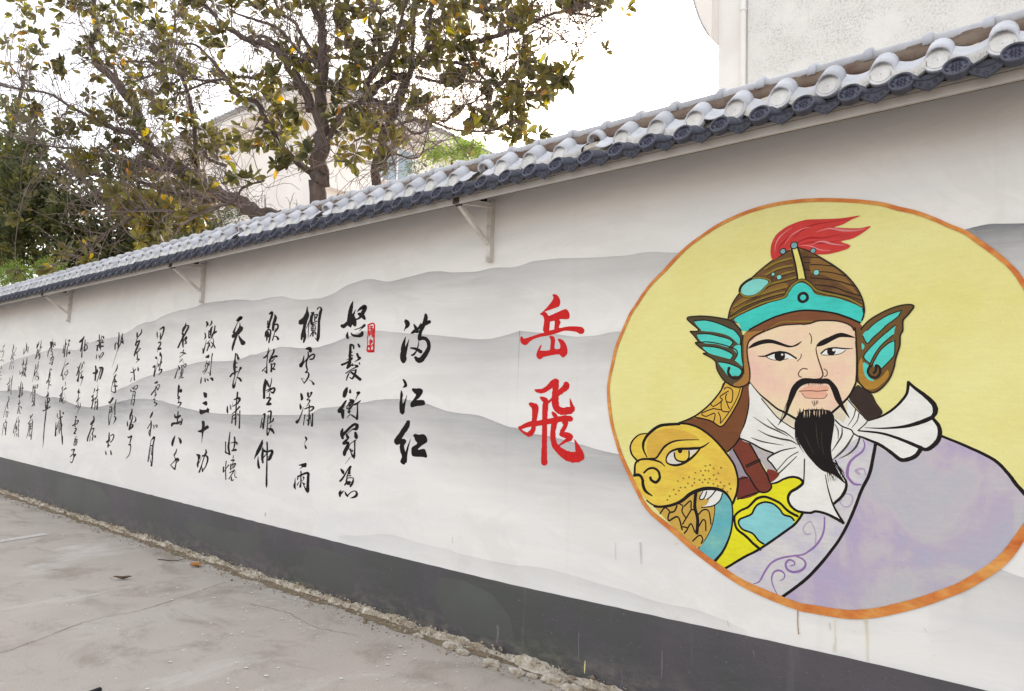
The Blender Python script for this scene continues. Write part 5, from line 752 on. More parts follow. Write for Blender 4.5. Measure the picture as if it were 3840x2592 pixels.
WHORLS = '-1716 50 965 -1587 54 919 -1565 78 916 -1700 50 938 -1599 45 905 -1781 50 916 -1657 50 888 -1714 50 914 -1611 53 869 -1810 50 913 -1601 58 845 -1613 50 827 -1661 50 856 -1682 50 832 -1624 50 798 -1800 50 860 -1478 64 774 -1505 55 768 -1489 74 764 -1573 79 883 -1522 110 923 -1440 113 887 -1483 146 927 -1313 116 831 -1343 143 843 -1415 124 861 -1418 110 858 -1526 116 863 -1457 105 825 -1473 92 815 -1495 151 871 -1469 133 829 -1374 118 785 -1497 131 783 -1446 126 786 -1270 143 817 -1221 137 786 -1327 171 827 -1233 167 838 -1247 188 838 -1159 158 780 -1210 155 788 -1058 133 735 -1030 133 713 -1072 146 713 -1012 134 717 -1018 147 698 -1295 159 790 -1231 144 759 -1308 163 756 -1260 159 735 -1212 168 730 -1313 175 731 -1208 146 696 -1142 153 692 -1352 140 738 -1407 152 742 -1317 138 701 -1370 171 734 -1352 112 682 -1396 145 695 -1385 152 675 -1296 135 633 -1348 178 712 -1203 148 649 -1213 164 645 -1177 170 634 -1185 130 632 -1402 105 663 -1462 134 679 -1444 86 656 -1485 108 660 -1546 91 691 -1535 92 673 -1491 70 636 -1463 83 636 -1586 48 721 -1588 61 720 -1590 50 705 -1699 50 728 -1768 50 762 -1626 49 773 -1345 110 608 -1416 145 633 -1319 138 603 -1310 151 622 -1201 219 623 -1205 234 615 -1175 198 587 -1177 237 614 -1158 216 575 -1018 182 569 -1002 193 555 -1170 197 617 -1011 176 633 -1022 165 651 -1238 196 636 -1506 111 609 -1404 97 583 -1439 100 581 -1418 148 596 -1345 147 568 -1392 121 578 -1768 50 994 -1540 77 922 -1545 98 928 -1436 149 914 -1260 113 838 -1508 46 898 -1297 137 852 -1063 110 769 -1079 135 780 -1090 157 800 -1004 142 757 -1037 176 793 -1020 197 780 -1020 229 804 -982 201 759 -888 191 741 -976 227 778 -976 207 727 -909 244 693 -958 217 697 -950 226 698 -974 252 706 -950 247 711 -933 241 688 -926 205 665 -912 218 652 -1005 202 668 -976 199 663 -931 185 644 -967 200 646 -988 189 635 -932 193 623 -1045 231 652 -947 239 656 -884 258 765 -866 259 761 -858 270 747 -852 230 726 -861 243 723 -904 263 731 -885 264 716 -875 241 727 -891 283 753 -879 305 776 -865 306 787 -853 309 760 -848 323 765 -854 281 772 -881 294 794 -825 280 714 -827 295 711 -789 284 716 -842 314 742 -850 256 694 -880 295 712 -854 262 679 -841 267 668 -810 255 666 -849 281 705 -820 252 649 -842 297 699 -757 278 700 -826 339 718 -784 292 693 -805 305 677 -801 314 673 -833 318 666 -822 293 670 -843 292 672 -852 242 648 -880 275 665 -897 263 651 -879 260 633 -892 285 643 -886 285 662 -878 243 623 -865 258 613 -823 254 627 -867 277 673 -770 298 751 -790 325 773 -811 367 792 -808 369 758 -805 371 751 -762 356 774 -794 392 796 -786 376 772 -784 384 764 -760 380 762 -768 401 802 -771 414 802 -775 397 804 -727 408 793 -681 374 759 -695 377 752 -702 401 761 -703 422 775 -671 403 756 -704 426 763 -692 431 753 -750 347 732 -723 340 713 -676 334 693 -675 322 681 -725 314 693 -705 335 698 -699 328 668 -686 332 671 -666 328 658 -677 357 674 -686 344 658 -690 360 662 -763 340 684 -726 323 666 -763 371 678 -699 326 637 -714 354 648 -721 341 633 -717 353 637 -691 340 627 -727 383 663 -642 350 621 -637 357 617 -655 362 614 -605 337 580 -634 361 587 -623 362 577 -770 337 614 -803 357 642 -821 354 650 -800 330 630 -847 334 645 -792 335 606 -765 324 603 -765 303 596 -851 289 615 -683 357 592 -699 394 604 -694 400 598 -694 363 582 -672 354 565 -689 388 579 -660 330 549 -954 210 606 -939 208 608 -1003 226 622 -901 198 588 -932 227 601 -947 243 603 -971 223 602 -982 220 599 -958 217 581 -974 211 576 -1005 255 596 -865 241 582 -910 264 596 -896 271 581 -861 273 601 -788 245 571 -822 286 584 -780 265 572 -836 308 587 -842 256 579 -895 282 594 -769 221 536 -750 215 523 -755 229 532 -790 302 562 -752 280 541 -999 209 581 -990 201 567 -1017 228 573 -1034 221 571 -935 205 534 -985 226 546 -940 223 535 -940 245 554 -966 250 542 -886 217 522 -939 219 516 -953 208 516 -968 266 540 -849 241 533 -872 254 530 -784 220 489 -791 284 516 -787 286 506 -745 255 523 -828 288 542 -800 236 510 -1016 205 795 -1007 231 808 -890 211 755 -871 233 759 -829 314 782 -750 264 731 -776 324 771 -805 382 809 -781 386 803 -643 406 758 -598 360 711 -602 378 713 -700 454 778 -633 401 728 -624 376 707 -584 350 678 -610 392 741 -557 395 722 -567 404 722 -547 424 738 -541 420 724 -545 405 720 -525 444 739 -496 413 709 -617 378 677 -637 411 691 -597 374 658 -664 425 697 -687 464 708 -642 420 676 -693 461 701 -668 466 696 -604 399 651 -567 371 624 -585 409 638 -674 485 695 -539 375 619 -552 399 621 -554 406 618 -563 396 623 -556 384 607 -589 402 626 -604 437 634 -626 441 653 -653 415 647 -650 434 662 -643 428 649 -636 433 633 -619 433 629 -577 400 603 -630 432 621 -636 454 628 -659 436 639 -651 411 629 -594 341 576 -627 398 603 -610 359 573 -632 388 580 -642 413 588 -634 395 572 -598 365 537 -612 370 539 -635 418 557 -611 360 532 -606 409 553 -1374 143 570 -1313 133 558 -1361 162 565 -1347 114 575 -1339 120 567 -1465 114 588 -1396 95 577 -1418 83 586 -1183 108 477 -1183 118 478 -1226 115 484 -1307 149 523 -1360 150 530 -1274 174 531 -1291 186 522 -1226 186 532 -1264 216 543 -1205 184 532 -1159 177 517 -1188 209 528 -1129 191 506 -1190 105 448 -1174 106 439 -1224 107 460 -1069 144 437 -1061 149 439 -1061 127 432 -1226 201 570 -1172 205 606 -1204 218 597 -1024 197 565 -956 146 480 -948 155 478 -950 165 482 -1081 155 428 -1152 96 401 -1161 126 434 -1154 127 428 -1090 110 391 -1326 52 397 -1242 58 372 -1593 50 542 -1626 50 497 -1582 47 496 -1392 50 368 -1377 50 372 -1579 50 391 -1448 143 557 -1193 72 475 -1183 120 451 -1079 109 449 -1215 184 496 -1178 135 466'

# ------------------------------------------------------------------ ground
g = MB(); g.add([(-90, -60, 0), (60, -60, 0), (60, 90, 0), (-90, 90, 0)], [(0, 1, 2, 3)])
g.build('ground', M_ground, kind='structure')
rg = random.Random(3)
def strip_on_ground(pts, w, z, mb, jit=.0, sub=10):
    P = crom([tuple(p) for p in pts], sub); P = [(x + rg.uniform(-jit, jit), y + rg.uniform(-jit, jit)) for x, y in P]
    n = len(P); vs = []
    for i, (x, y) in enumerate(P):
        a = P[max(i - 1, 0)]; b = P[min(i + 1, n - 1)]; L = math.hypot(b[0] - a[0], b[1] - a[1]) or 1
        nx, ny = -(b[1] - a[1]) / L, (b[0] - a[0]) / L; ww = w * (rg.uniform(.35, 1.4) if jit else 1) / 2
        vs += [(x + nx * ww, y + ny * ww, z), (x - nx * ww, y - ny * ww, z)]
    mb.add(vs, [(2 * i, 2 * i + 1, 2 * i + 3, 2 * i + 2) for i in range(n - 1)])
ck = MB()
strip_on_ground([(-8.0, -2.5), (-8.48, -1.3), (-8.87, -.33), (-8.98, -.16)], .006, .004, ck, .007, 14)
strip_on_ground([(-4.9, -2.9), (-5.12, -2.15), (-5.44, -1.56), (-5.48, -1.17), (-5.77, -.49), (-5.88, -.28)], .006, .004, ck, .010, 14)
strip_on_ground([(-5.77, -.49), (-5.66, -.42), (-5.62, -.30), (-5.50, -.24), (-5.44, -.18)], .006, .004, ck, .006, 8)
strip_on_ground([(-5.1, -.55), (-4.7, -.47), (-4.3, -.52), (-3.9, -.42)], .005, .004, ck, .010, 12)
ck.build('ground_crack', mottled('crack_dirt', srgb(160, 150, 141), srgb(136, 126, 117), 20), kind='structure')
pl = MB(); strip_on_ground([(-8.70, -1.9), (-8.93, -1.18), (-9.10, -.70)], .13, .004, pl, 0, 6)
pl.build('painted_ground_line', mottled('worn_white_line', srgb(205, 200, 196), srgb(180, 174, 168), 14, .2), kind='structure')
# paint spots dripped on the concrete
ps = MB()
for i in range(210):
    x = rg.uniform(-6.2, -1.6); y = -abs(rg.gauss(0, .62)) - .16
    if rg.random() < .2: x = rg.uniform(-11, -3); y = rg.uniform(-3, -.3)
    r = rg.choice([.004, .005, .007, .009, .013]) * rg.uniform(.7, 1.3); n = 9; a0 = rg.uniform(0, 6)
    e = rg.uniform(.6, 1)
    ps.add([(x + r * math.cos(a0 + k * 6.283 / n) * rg.uniform(.7, 1.25), y + e * r * math.sin(a0 + k * 6.283 / n) * rg.uniform(.7, 1.25), .004 + i * .00001) for k in range(n)], [tuple(range(n))])
ps.build('paint_spots', mottled('dried_white_paint', srgb(224, 221, 216), srgb(208, 204, 198), 30), kind='stuff')

# ------------------------------------------------------------------ the painted boundary wall
X0, X1 = -24.0, 3.2
Z = lambda rel: rel + CH
wall = empty('boundary_wall', (0, 0, 0), label='long white painted boundary wall with dark grey skirting and a tiled coping', cat='wall')
b = MB(); b.box((X0, 0, -.3), (X1, .24, Z(1.72))); b.build('wall_face', M_wall, wall)
BP = [tuple(map(int, BAND.split()[i:i + 2])) for i in range(0, len(BAND.split()), 2)]
BP = [(x / 1000, z / 1000) for x, z in BP]
BP = [(X0, BP[0][1])] + [p for p in BP if p[0] > X0] + [(X1, BP[-1][1])]
bt = []
for i in range(len(BP) - 1):
    (xa, za), (xb, zb) = BP[i], BP[i + 1]; n = max(2, int((xb - xa) / .03))
    for k in range(n):
        x = xa + (xb - xa) * k / n; bt.append((x, za + (zb - za) * k / n + .003 * noise.noise(Vector((x * 9, 1, 0)))))
bt.append((X1, BP[-1][1]))
vs = []; fs = []
for i, (x, z) in enumerate(bt): vs += [(x, -.004, -.05), (x, -.004, z), (x, 0.002, z)]
for i in range(len(bt) - 1): fs += [(3 * i, 3 * i + 3, 3 * i + 4, 3 * i + 1), (3 * i + 1, 3 * i + 4, 3 * i + 5, 3 * i + 2)]
b = MB(); b.add(vs, fs); b.build('skirting_band', M_band, wall)
# repainted patches on the band
pp = MB()
for i, q in enumerate((((-7.3, .30), (-6.2, .33), (-5.95, .44), (-5.98, .15), (-7.1, .16)), ((-5.15, .36), (-4.85, .37), (-4.55, .35), (-4.52, .2), (-4.56, .07), (-4.9, .08), (-5.2, .1)), ((-11.0, .42), (-9.6, .44), (-9.2, .12), (-10.9, .1)), ((-3.6, .38), (-3.1, .36), (-2.9, .12), (-3.5, .1)))):
    P = crom(list(q), 2, True); P = [(x + .012 * noise.noise(Vector((x * 8, z * 8, i))), z + .012 * noise.noise(Vector((x * 8, z * 8, i + 5)))) for x, z in P]
    v_, f_ = fill2d([P], lambda x, z, o: (x, o, z), -.0046); pp.add(v_, f_)
pp.build('repainted_patch', mottled('greener_grey_paint', srgb(86, 88, 83), srgb(80, 80, 79), 2, .1, .55, .4), wall)

# painted ink-wash hills
def hill_mesh(alpha, depth, pts, off):
    P = crom(pts, 6); vs = []; fs = []; al = []; rows = [0, .006, .03, .07, .2, .45, .75, 1.0]; av = [1.0, 1.15, .95, .85, .72, .45, .18, 0]
    n = len(P)
    for i, (x, z) in enumerate(P):
        zz = z + .006 * noise.noise(Vector((x * 7, 3, off * 900))); e = min(1, i / 6, (n - 1 - i) / 5) ** .5
        for r, a in zip(rows, av):
            d = r * depth * (1 + .25 * noise.noise(Vector((x * 1.1, 7, off * 500))))
            vs.append((x, off, zz - d)); al.append(alpha * a * e * (1 + .35 * noise.noise(Vector((x * .9, zz - d, off * 700)))))
    m = len(rows)
    for i in range(n - 1):
        for k in range(m - 1): fs.append((i * m + k + 1, (i + 1) * m + k + 1, (i + 1) * m + k, i * m + k))
    b = MB(); b.add(vs, fs, 0, True); me = b.mesh('painted_hill', M_wash)
    at = me.attributes.new('ink', 'FLOAT', 'POINT'); at.data.foreach_set('value', [max(0, v) for v in al]); return me
t = NT('thin_ink_wash', .8, .2); at = t.n.new('ShaderNodeAttribute'); at.attribute_name = 'ink'
t.color(t.ramp(t.noise(1.4, 4, .6, (1, 1, 2)), [(.35, srgb(120, 124, 124)), (.65, srgb(130, 129, 138))]))
nz = t.ramp(t.noise(2.5, 7, .7, (.25, 1, 3.0)), [(.3, G(.5)), (.7, G(1.25))]); mm = t.n.new('ShaderNodeMath'); mm.operation = 'MULTIPLY'
t.l.new(nz, mm.inputs[0]); t.l.new(at.outputs['Fac'], mm.inputs[1]); t.l.new(mm.outputs[0], t.b.inputs['Alpha']); M_wash = t.m
hills = empty('painted_hills', (0, 0, 0), label='pale grey ink-wash hills painted in layers across the white wall', cat='mural')
for i, (al, dp, s) in enumerate(HILLS):
    q = list(map(int, s.split())); pts = [(q[k] / 1000, q[k + 1] / 1000) for k in range(0, len(q), 2)]
    pts.sort(); link('painted_hill', hill_mesh(al * .72, dp * 1.15, pts, -.0006 - i * .0002), hills)

# ------------------------------------------------------------------ round portrait
PAL = dict(lav=(186, 176, 192), collar=(209, 204, 206), purp=(146, 112, 166), purpl=(184, 166, 186), ink=(26, 18, 16), dk=(40, 29, 22), brn=(84, 46, 28), yel=(232, 224, 36),
    cloud=(140, 206, 208), teal=(112, 182, 184), mauve=(160, 148, 156), dred=(116, 52, 42), lredd=(130, 52, 40), grey=(186, 178, 176), leather=(122, 58, 42), brown=(122, 74, 42),
    gold=(220, 176, 70), gold2=(206, 166, 74), gold3=(142, 120, 44), white=(230, 228, 220), lion=(232, 198, 76), lion2=(218, 174, 70), lionw=(224, 218, 206), fold=(70, 66, 54), hair=(58, 44, 38),
    neck=(226, 214, 186), skin=(236, 210, 172), lip=(234, 176, 148), helm=(104, 72, 42), helmg=(138, 100, 50), crest=(236, 222, 124), emer=(66, 204, 190), rim=(128, 78, 48), oval=(132, 212, 200),
    strap=(168, 118, 58), wingl=(84, 70, 46), wingr=(112, 82, 42), wingg=(176, 130, 50), feath=(84, 208, 192), red=(206, 62, 58), redd=(168, 36, 38), pink=(222, 138, 138), jewel=(124, 172, 172), spot=(150, 112, 48),
    ring=(216, 136, 68), disc=(230, 221, 146))
PM = {}
def paint(k):
    if k not in PM:
        c = srgb(*PAL[k]); t = NT('mural_paint_' + k, .65, .2)
        d = {'lav': (srgb(170, 172, 198), srgb(196, 192, 190)), 'disc': (srgb(226, 216, 134), srgb(232, 225, 154)), 'ring': (srgb(200, 104, 52), srgb(230, 168, 92)),
             'skin': (srgb(234, 196, 172), srgb(232, 214, 168)), 'emer': (srgb(72, 214, 200), srgb(64, 192, 176)), 'helm': (srgb(84, 56, 36), srgb(128, 92, 48)), 'lion': (srgb(226, 184, 74), srgb(236, 212, 84)), 'collar': (srgb(196, 188, 204), srgb(218, 212, 206)), 'teal': (srgb(100, 178, 186), srgb(136, 194, 178))}.get(k)
        a, bb = d if d else (tuple(x * .93 for x in c[:3]) + (1,), tuple(min(1, x * 1.06) for x in c[:3]) + (1,))
        n1 = t.noise(2.2 if k in ('lav', 'disc', 'skin') else 7, 5, .6, (1, 1, 1.6) if k != 'lav' else (1.4, 1, .8))
        br = t.noise(24, 4, .7, (.5, 1, 2.6)); lo = .955 if k in ('disc', 'skin', 'lav', 'white') else .86; c1 = t.ramp(n1, [(.32, a), (.5, c), (.68, bb)])
        if k == 'lav': c1 = t.ramp(t.noise(2.6, 5, .6, (1.2, 1, .9), dist=.8), [(.30, srgb(170, 168, 194)), (.42, srgb(182, 166, 190)), (.52, srgb(194, 184, 190)), (.60, srgb(186, 182, 190)), (.72, srgb(192, 188, 188))])
        if k == 'lav':
            sx = t.n.new('ShaderNodeSeparateXYZ'); t.l.new(t.coord(), sx.inputs[0]); ma = t.n.new('ShaderNodeMath'); ma.operation = 'SUBTRACT'; t.l.new(sx.outputs[0], ma.inputs[0]); t.l.new(sx.outputs[2], ma.inputs[1])
            wv = t.n.new('ShaderNodeMath'); wv.operation = 'MULTIPLY_ADD'; t.l.new(t.noise(3, 4, .6), wv.inputs[0]); wv.inputs[1].default_value = .5; t.l.new(ma.outputs[0], wv.inputs[2])
            hf = t.n.new('ShaderNodeMath'); hf.operation = 'MULTIPLY'; hf.inputs[1].default_value = .5; t.l.new(wv.outputs[0], hf.inputs[0])
            c1 = t.mix(t.ramp(hf.outputs[0], [(.60, G(0)), (.95, G(.55))]), c1, srgb(190, 192, 184))
        if k == 'skin': c1 = t.ramp(t.noise(2.4, 4, .55, (1.2, 1, 1)), [(.34, srgb(232, 188, 172)), (.5, srgb(236, 208, 174)), (.66, srgb(234, 216, 172))])
        t.color(t.mix(1.0, c1, t.ramp(br, [(.3, G(lo)), (.7, G(1.03))]), 'MULTIPLY')) if k in ('x',) else t.color(t.mix(1.0, t.mix(1.0, c1, t.ramp(br, [(.3, G(lo)), (.7, G(1.03))]), 'MULTIPLY'), t.ramp(t.noise(90, 8, .8), [(.3, G(.94)), (.7, G(1.03))]), 'MULTIPLY')); t.bump(t.noise(30, 9, .75, (.8, 1, 1.5)), .3, .004)
        PM[k] = t.m
    return PM[k]
por = empty('portrait_mural', (-1.164, -.001, 1.67), label='round yellow mural portrait of a bearded general in a winged helmet inside an orange ring', cat='mural')
PO = Vector((1.164, .001, -1.67))
rq = list(map(int, RING.split())); RP = [(rq[i] / 1000, rq[i + 1] / 1000) for i in range(0, len(rq), 2)]
RP = crom(RP, 4, True); rc = (RING_C[0] / 1000, RING_C[1] / 1000)
def onwall(x, z, o): return (x + PO.x, o + PO.y, z + PO.z)
inner = []
for x, z in RP:
    a = math.atan2(z - rc[1], x - rc[0]); wd = .019 + .010 * max(0, -math.sin(a)) + .013 * max(0, math.cos(a - R(-55))) + .004 * noise.noise(Vector((a * 5, 0, 0))) + .0015 * noise.noise(Vector((a * 40, 0, 0)))
    dx, dz = rc[0] - x, rc[1] - z; L = math.hypot(dx, dz); inner.append((x + dx / L * wd, z + dz / L * wd))
b = MB(); v_, f_ = fill2d([[(x, z) for x, z in inner]], onwall, -.002); b.add(v_, f_); b.build('background_disc', paint('disc'), por)
ZO = -.0022
rw = random.Random(9)
for name, txt in PORTRAIT:
    b = MB(); mats = []
    for ln in txt.split('\n'):
        k, h, rest = ln.split(' ', 2); q = [int(a) / 1000 for a in rest.split()]; P = [(q[i], q[i + 1]) for i in range(0, len(q), 2)]
        cn = h.split(',')[0]
        if cn not in mats: mats.append(cn)
        mi = mats.index(cn); ZO -= .000009
        if k == 'F':
            v_, f_ = fill2d([crom(P, 4, True)], onwall, ZO); b.add(v_, f_, mi)
        elif k == 'D':
            r = float(h.split(',')[1]) / 1000
            for (x, z) in P:
                e = rw.uniform(.75, 1.0) if cn == 'spot' else 1
                v_, f_ = fill2d([[(x + r * math.cos(a / 14 * 6.283) * (1 + rw.uniform(-.05, .05)), z + e * r * math.sin(a / 14 * 6.283)) for a in range(14)]], onwall, ZO); b.add(v_, f_, mi)
        else:
            wl = [float(a) / 1000 for a in h.split(',')[1].split('-')]; S = crom(P, 5); wl = [v * (1.32 if cn in ('ink', 'brn', 'fold') else 1.12) for v in wl]
            W = []
            for i in range(len(S)):
                tt = i / (len(S) - 1) * (len(wl) - 1); j = min(int(tt), len(wl) - 2) if len(wl) > 1 else 0
                W.append(wl[0] if len(wl) == 1 else wl[j] + (wl[j + 1] - wl[j]) * (tt - j))
            v_, f_ = ribbon2d(S, W, onwall, ZO, rw, .06); b.add(v_, f_, mi)
    b.build(name, [paint(c) for c in mats], por)
b = MB(); n = len(RP); ZO -= .00005
b.add([onwall(x, z, ZO) for pr in zip(RP, inner) for x, z in pr], [(2 * i, 2 * i + 1, (2 * i + 3) % (2 * n), (2 * i + 2) % (2 * n)) for i in range(n)])
b.build('orange_ring', paint('ring'), por)
# runs of paint below the ring
dr = MB(); DM = [mottled('brown_paint_run', srgb(160, 132, 100)), mottled('pale_yellow_run', srgb(226, 214, 178)), mottled('grey_run', srgb(122, 118, 118), srgb(104, 100, 101), 60), mottled('bright_yellow_dash', srgb(232, 222, 150)), mottled('faint_grey_mark', srgb(200, 197, 194), srgb(190, 187, 184), 60)]
for mi, pts in ((0, ((-1.1484, 0.6530, 0.00465), (-1.1500, 0.6073, 0.00413), (-1.1480, 0.5666, 0.00412), (-1.1455, 0.5425, 0.00618))), (1, ((-0.9817, 0.6468, 0.00291), (-0.9811, 0.5930, 0.00291), (-0.9789, 0.5438, 0.00387), (-0.9778, 0.4995, 0.00193))), (1, ((-0.9872, 0.5320, 0.00388), (-0.9884, 0.4945, 0.00291))), (1, ((-0.8520, 0.6701, 0.00554), (-0.8495, 0.6414, 0.00461), (-0.8446, 0.5746, 0.00276), (-0.8417, 0.4923, 0.00458))), (1, ((-0.8437, 0.6718, 0.00368), (-0.8405, 0.6240, 0.00230), (-0.8393, 0.5565, 0.00183))), (3, ((-2.3597, 0.1199, 0.00383), (-2.3609, 0.0836, 0.00841), (-2.3621, 0.0491, 0.00382))), (2, ((-3.0367, 0.1657, 0.02609), (-3.0328, 0.1251, 0.01488), (-3.0413, 0.0681, 0.01304))), (2, ((-2.4096, 0.2662, 0.00624), (-2.4048, 0.1226, 0.00621))), (2, ((-1.8645, 0.2945, 0.00526), (-1.8645, 0.2253, 0.00787), (-1.8658, 0.1502, 0.00393))), (2, ((-2.1206, 0.1258, 0.00426), (-2.1088, 0.0811, 0.00566), (-2.1216, 0.0240, 0.00567))), (4, ((-0.6153, 0.6865, 0.00210), (-0.6071, 0.6734, 0.00335))), (4, ((-5.8438, 0.5594, 0.01081), (-5.8444, 0.5348, 0.01441))), (4, ((-3.4804, 0.6734, 0.00424), (-3.4758, 0.6329, 0.00423))), (4, ((-2.1726, 0.8240, 0.00294), (-2.1702, 0.7311, 0.00293))), (4, ((-2.0115, 0.8472, 0.00977), (-2.0041, 0.7332, 0.00347))), (4, ((-1.4995, 0.5293, 0.00351), (-1.4946, 0.4992, 0.00291))), (4, ((-1.0052, 0.6228, 0.00489), (-1.0015, 0.5935, 0.00293))), (1, ((-1.8007, 0.8688, 0.00522), (-1.7813, 0.8804, 0.00324))), ):
    S = crom(list(pts), 6); ZO -= .00003; v_, f_ = ribbon2d([(a[0], a[1]) for a in S], [a[2] for a in S], onwall, ZO, rw, .2); dr = MB(); dr.add(v_, f_); dr.build('paint_run', DM[mi], por)

# ------------------------------------------------------------------ calligraphy
def ink_mat(name, c, c2):
    t = NT(name, .65, .15); t.color(t.ramp(t.noise(40, 5, .7, (1, 1, .4)), [(.4, c), (.75, c2)])); return t.m
M_ink = ink_mat('black_ink_paint', srgb(16, 14, 13), srgb(34, 28, 26)); M_red = ink_mat('red_lettering_paint', srgb(196, 32, 32), srgb(208, 40, 38))
INFO = dict(name=('author_name', 'two big red brush characters beside the orange ring', 'inscription', M_red, 'character'),
    title=('poem_title', 'three large black brush characters between the red name and the long poem', 'inscription', M_ink, 'character'),
    seal=('red_seal_stamp', 'small upright red seal stamp painted beside the first poem column', 'seal', M_red, 'seal_part'),
    poem=('poem_inscription', 'long poem in many columns of small black running-script brush characters', 'inscription', M_ink, 'character'))
rk = random.Random(4)
for gname, chars in INK.items():
    nm, lab, cat, mat, pn = INFO[gname]; fr0 = chars[0][0]; org = Vector((fr0[0], -.001, fr0[1]))
    root = empty(nm, org, label=lab, cat=cat)
    for fr, s in chars:
        ox, oz, ax, az, bx, bz = fr; c = Vector((ox, -.001, oz)); b = MB(); off = -.0004
        pl_ = lambda u, v, o: (u * ax + v * bx, o, u * az + v * bz)
        items = s.split('/'); i = 0
        while i < len(items):
            k, q = items[i][0], list(map(int, items[i][1:].split())); off -= .00003
            if k == 'P':
                loops = [crom([(q[j], q[j + 1]) for j in range(0, len(q), 2)], 3, True)]
                while i + 1 < len(items) and items[i + 1][0] == 'H':
                    i += 1; h = list(map(int, items[i][1:].split())); loops.append([(h[j], h[j + 1]) for j in range(0, len(h), 2)])
                v_, f_ = fill2d(loops, pl_, off); b.add(v_, f_)
            else:
                S = crom([(q[j], q[j + 1], q[j + 2]) for j in range(0, len(q), 3)], 5)
                v_, f_ = ribbon2d([(a[0], a[1]) for a in S], [max(2.2, a[2] * 1.16) for a in S], pl_, off, rk, .09); b.add(v_, f_)
            i += 1
        b.build(pn, mat, root).location = c - org

# ------------------------------------------------------------------ coping of white tiles (parts of the wall)
def halftube(mb, p, q, r, a0=-10, a1=190, n=9, th=.008, mi=0, flare=1.0):
    """Open half pipe between p and q, hollow side down."""
    p, q = Vector(p), Vector(q); d = (q - p).normalized(); sx = Vector((1, 0, 0)) if abs(d.x) < .5 else Vector((0, 1, 0)); up = sx.cross(d).normalized()
    if up.z < 0: up = -up
    vs = []
    for c, k in ((p, flare), (q, 1)):
        for rr in (r * k, r * k - th):
            vs += [c + (sx * math.cos(R(a0 + (a1 - a0) * i / n)) + up * math.sin(R(a0 + (a1 - a0) * i / n))) * rr for i in range(n + 1)]
    m = n + 1; fs = []
    for i in range(n):
        fs += [(i, i + 1, 2 * m + i + 1, 2 * m + i), (m + i + 1, m + i, 3 * m + i, 3 * m + i + 1), (i + 1, i, m + i, m + i + 1), (2 * m + i, 2 * m + i + 1, 3 * m + i + 1, 3 * m + i)]
    fs += [(0, 2 * m, 3 * m, m), (n, m + n, 3 * m + n, 2 * m + n)]
    mb.add(vs, fs, mi, True)
def disc(mb, c, nrm, r, th, mi=0, mi2=1, petals=6, rim=.14, n=20, scale=1.0):
    c = Vector(c); nrm = Vector(nrm).normalized(); u = Vector((1, 0, 0)); v = nrm.cross(u).normalized()
    if v.z < 0: v = -v
    ring = lambda rad, h: [c + nrm * h + (u * math.cos(2 * math.pi * k / n) + v * math.sin(2 * math.pi * k / n)) * rad for k in range(n)]
    rs = [ring(r * .97, -th), ring(r, -th * .3), ring(r * .97, 0), ring(r * (1 - rim), 0), ring(r * (1 - rim) * .97, -th * .28)]
    vs = [p for q in rs for p in q]; fs = []
    for j in range(4):
        fs += [(j * n + k, j * n + (k + 1) % n, (j + 1) * n + (k + 1) % n, (j + 1) * n + k) for k in range(n)]
    mb.add(vs, fs, mi, True); mb.add(rs[4], [tuple(range(n))], mi2); mb.add(rs[0], [tuple(range(n - 1, -1, -1))], mi)
    b0 = nrm * (-th * .28)
    for k in range(petals):
        for (ra, rb, wd, hh) in ((.18, .46, .085, .16), (.52, .80, .07, .12)):
            a = 2 * math.pi * (k + (.5 if ra > .4 else 0)) / petals; dr_ = u * math.cos(a) + v * math.sin(a); tn = -u * math.sin(a) + v * math.cos(a)
            A = c + b0 + dr_ * r * ra; B = c + b0 + dr_ * r * rb; Mi = (A + B) / 2; h = nrm * th * hh * 2
            mb.add([A, Mi + tn * r * wd, B, Mi - tn * r * wd, Mi + h], [(0, 1, 4), (1, 2, 4), (2, 3, 4), (3, 0, 4)], mi2)
    mb.add([c + b0 + (u * math.cos(a) + v * math.sin(a)) * r * .12 for a in (0, 1.57, 3.14, 4.71)] + [c + b0 + nrm * th * .3], [(0, 1, 4), (1, 2, 4), (2, 3, 4), (3, 0, 4)], mi2)
def arc_pan(mb, wd, sag, front, back, mi=0, n=8, th=.008):
    vs = []
    for (y, z) in (front, back):
        for t_ in (0, -th):
            for i in range(n + 1):
                s = i / n * 2 - 1; vs.append((s * wd / 2, y, z - sag * (1 - s * s) + t_))
    m = n + 1; fs = []
    for i in range(n): fs += [(i, i + 1, 2 * m + i + 1, 2 * m + i), (m + i + 1, m + i, 3 * m + i, 3 * m + i + 1), (i + 1, i, m + i, m + i + 1)]
    mb.add(vs, fs, mi, True)
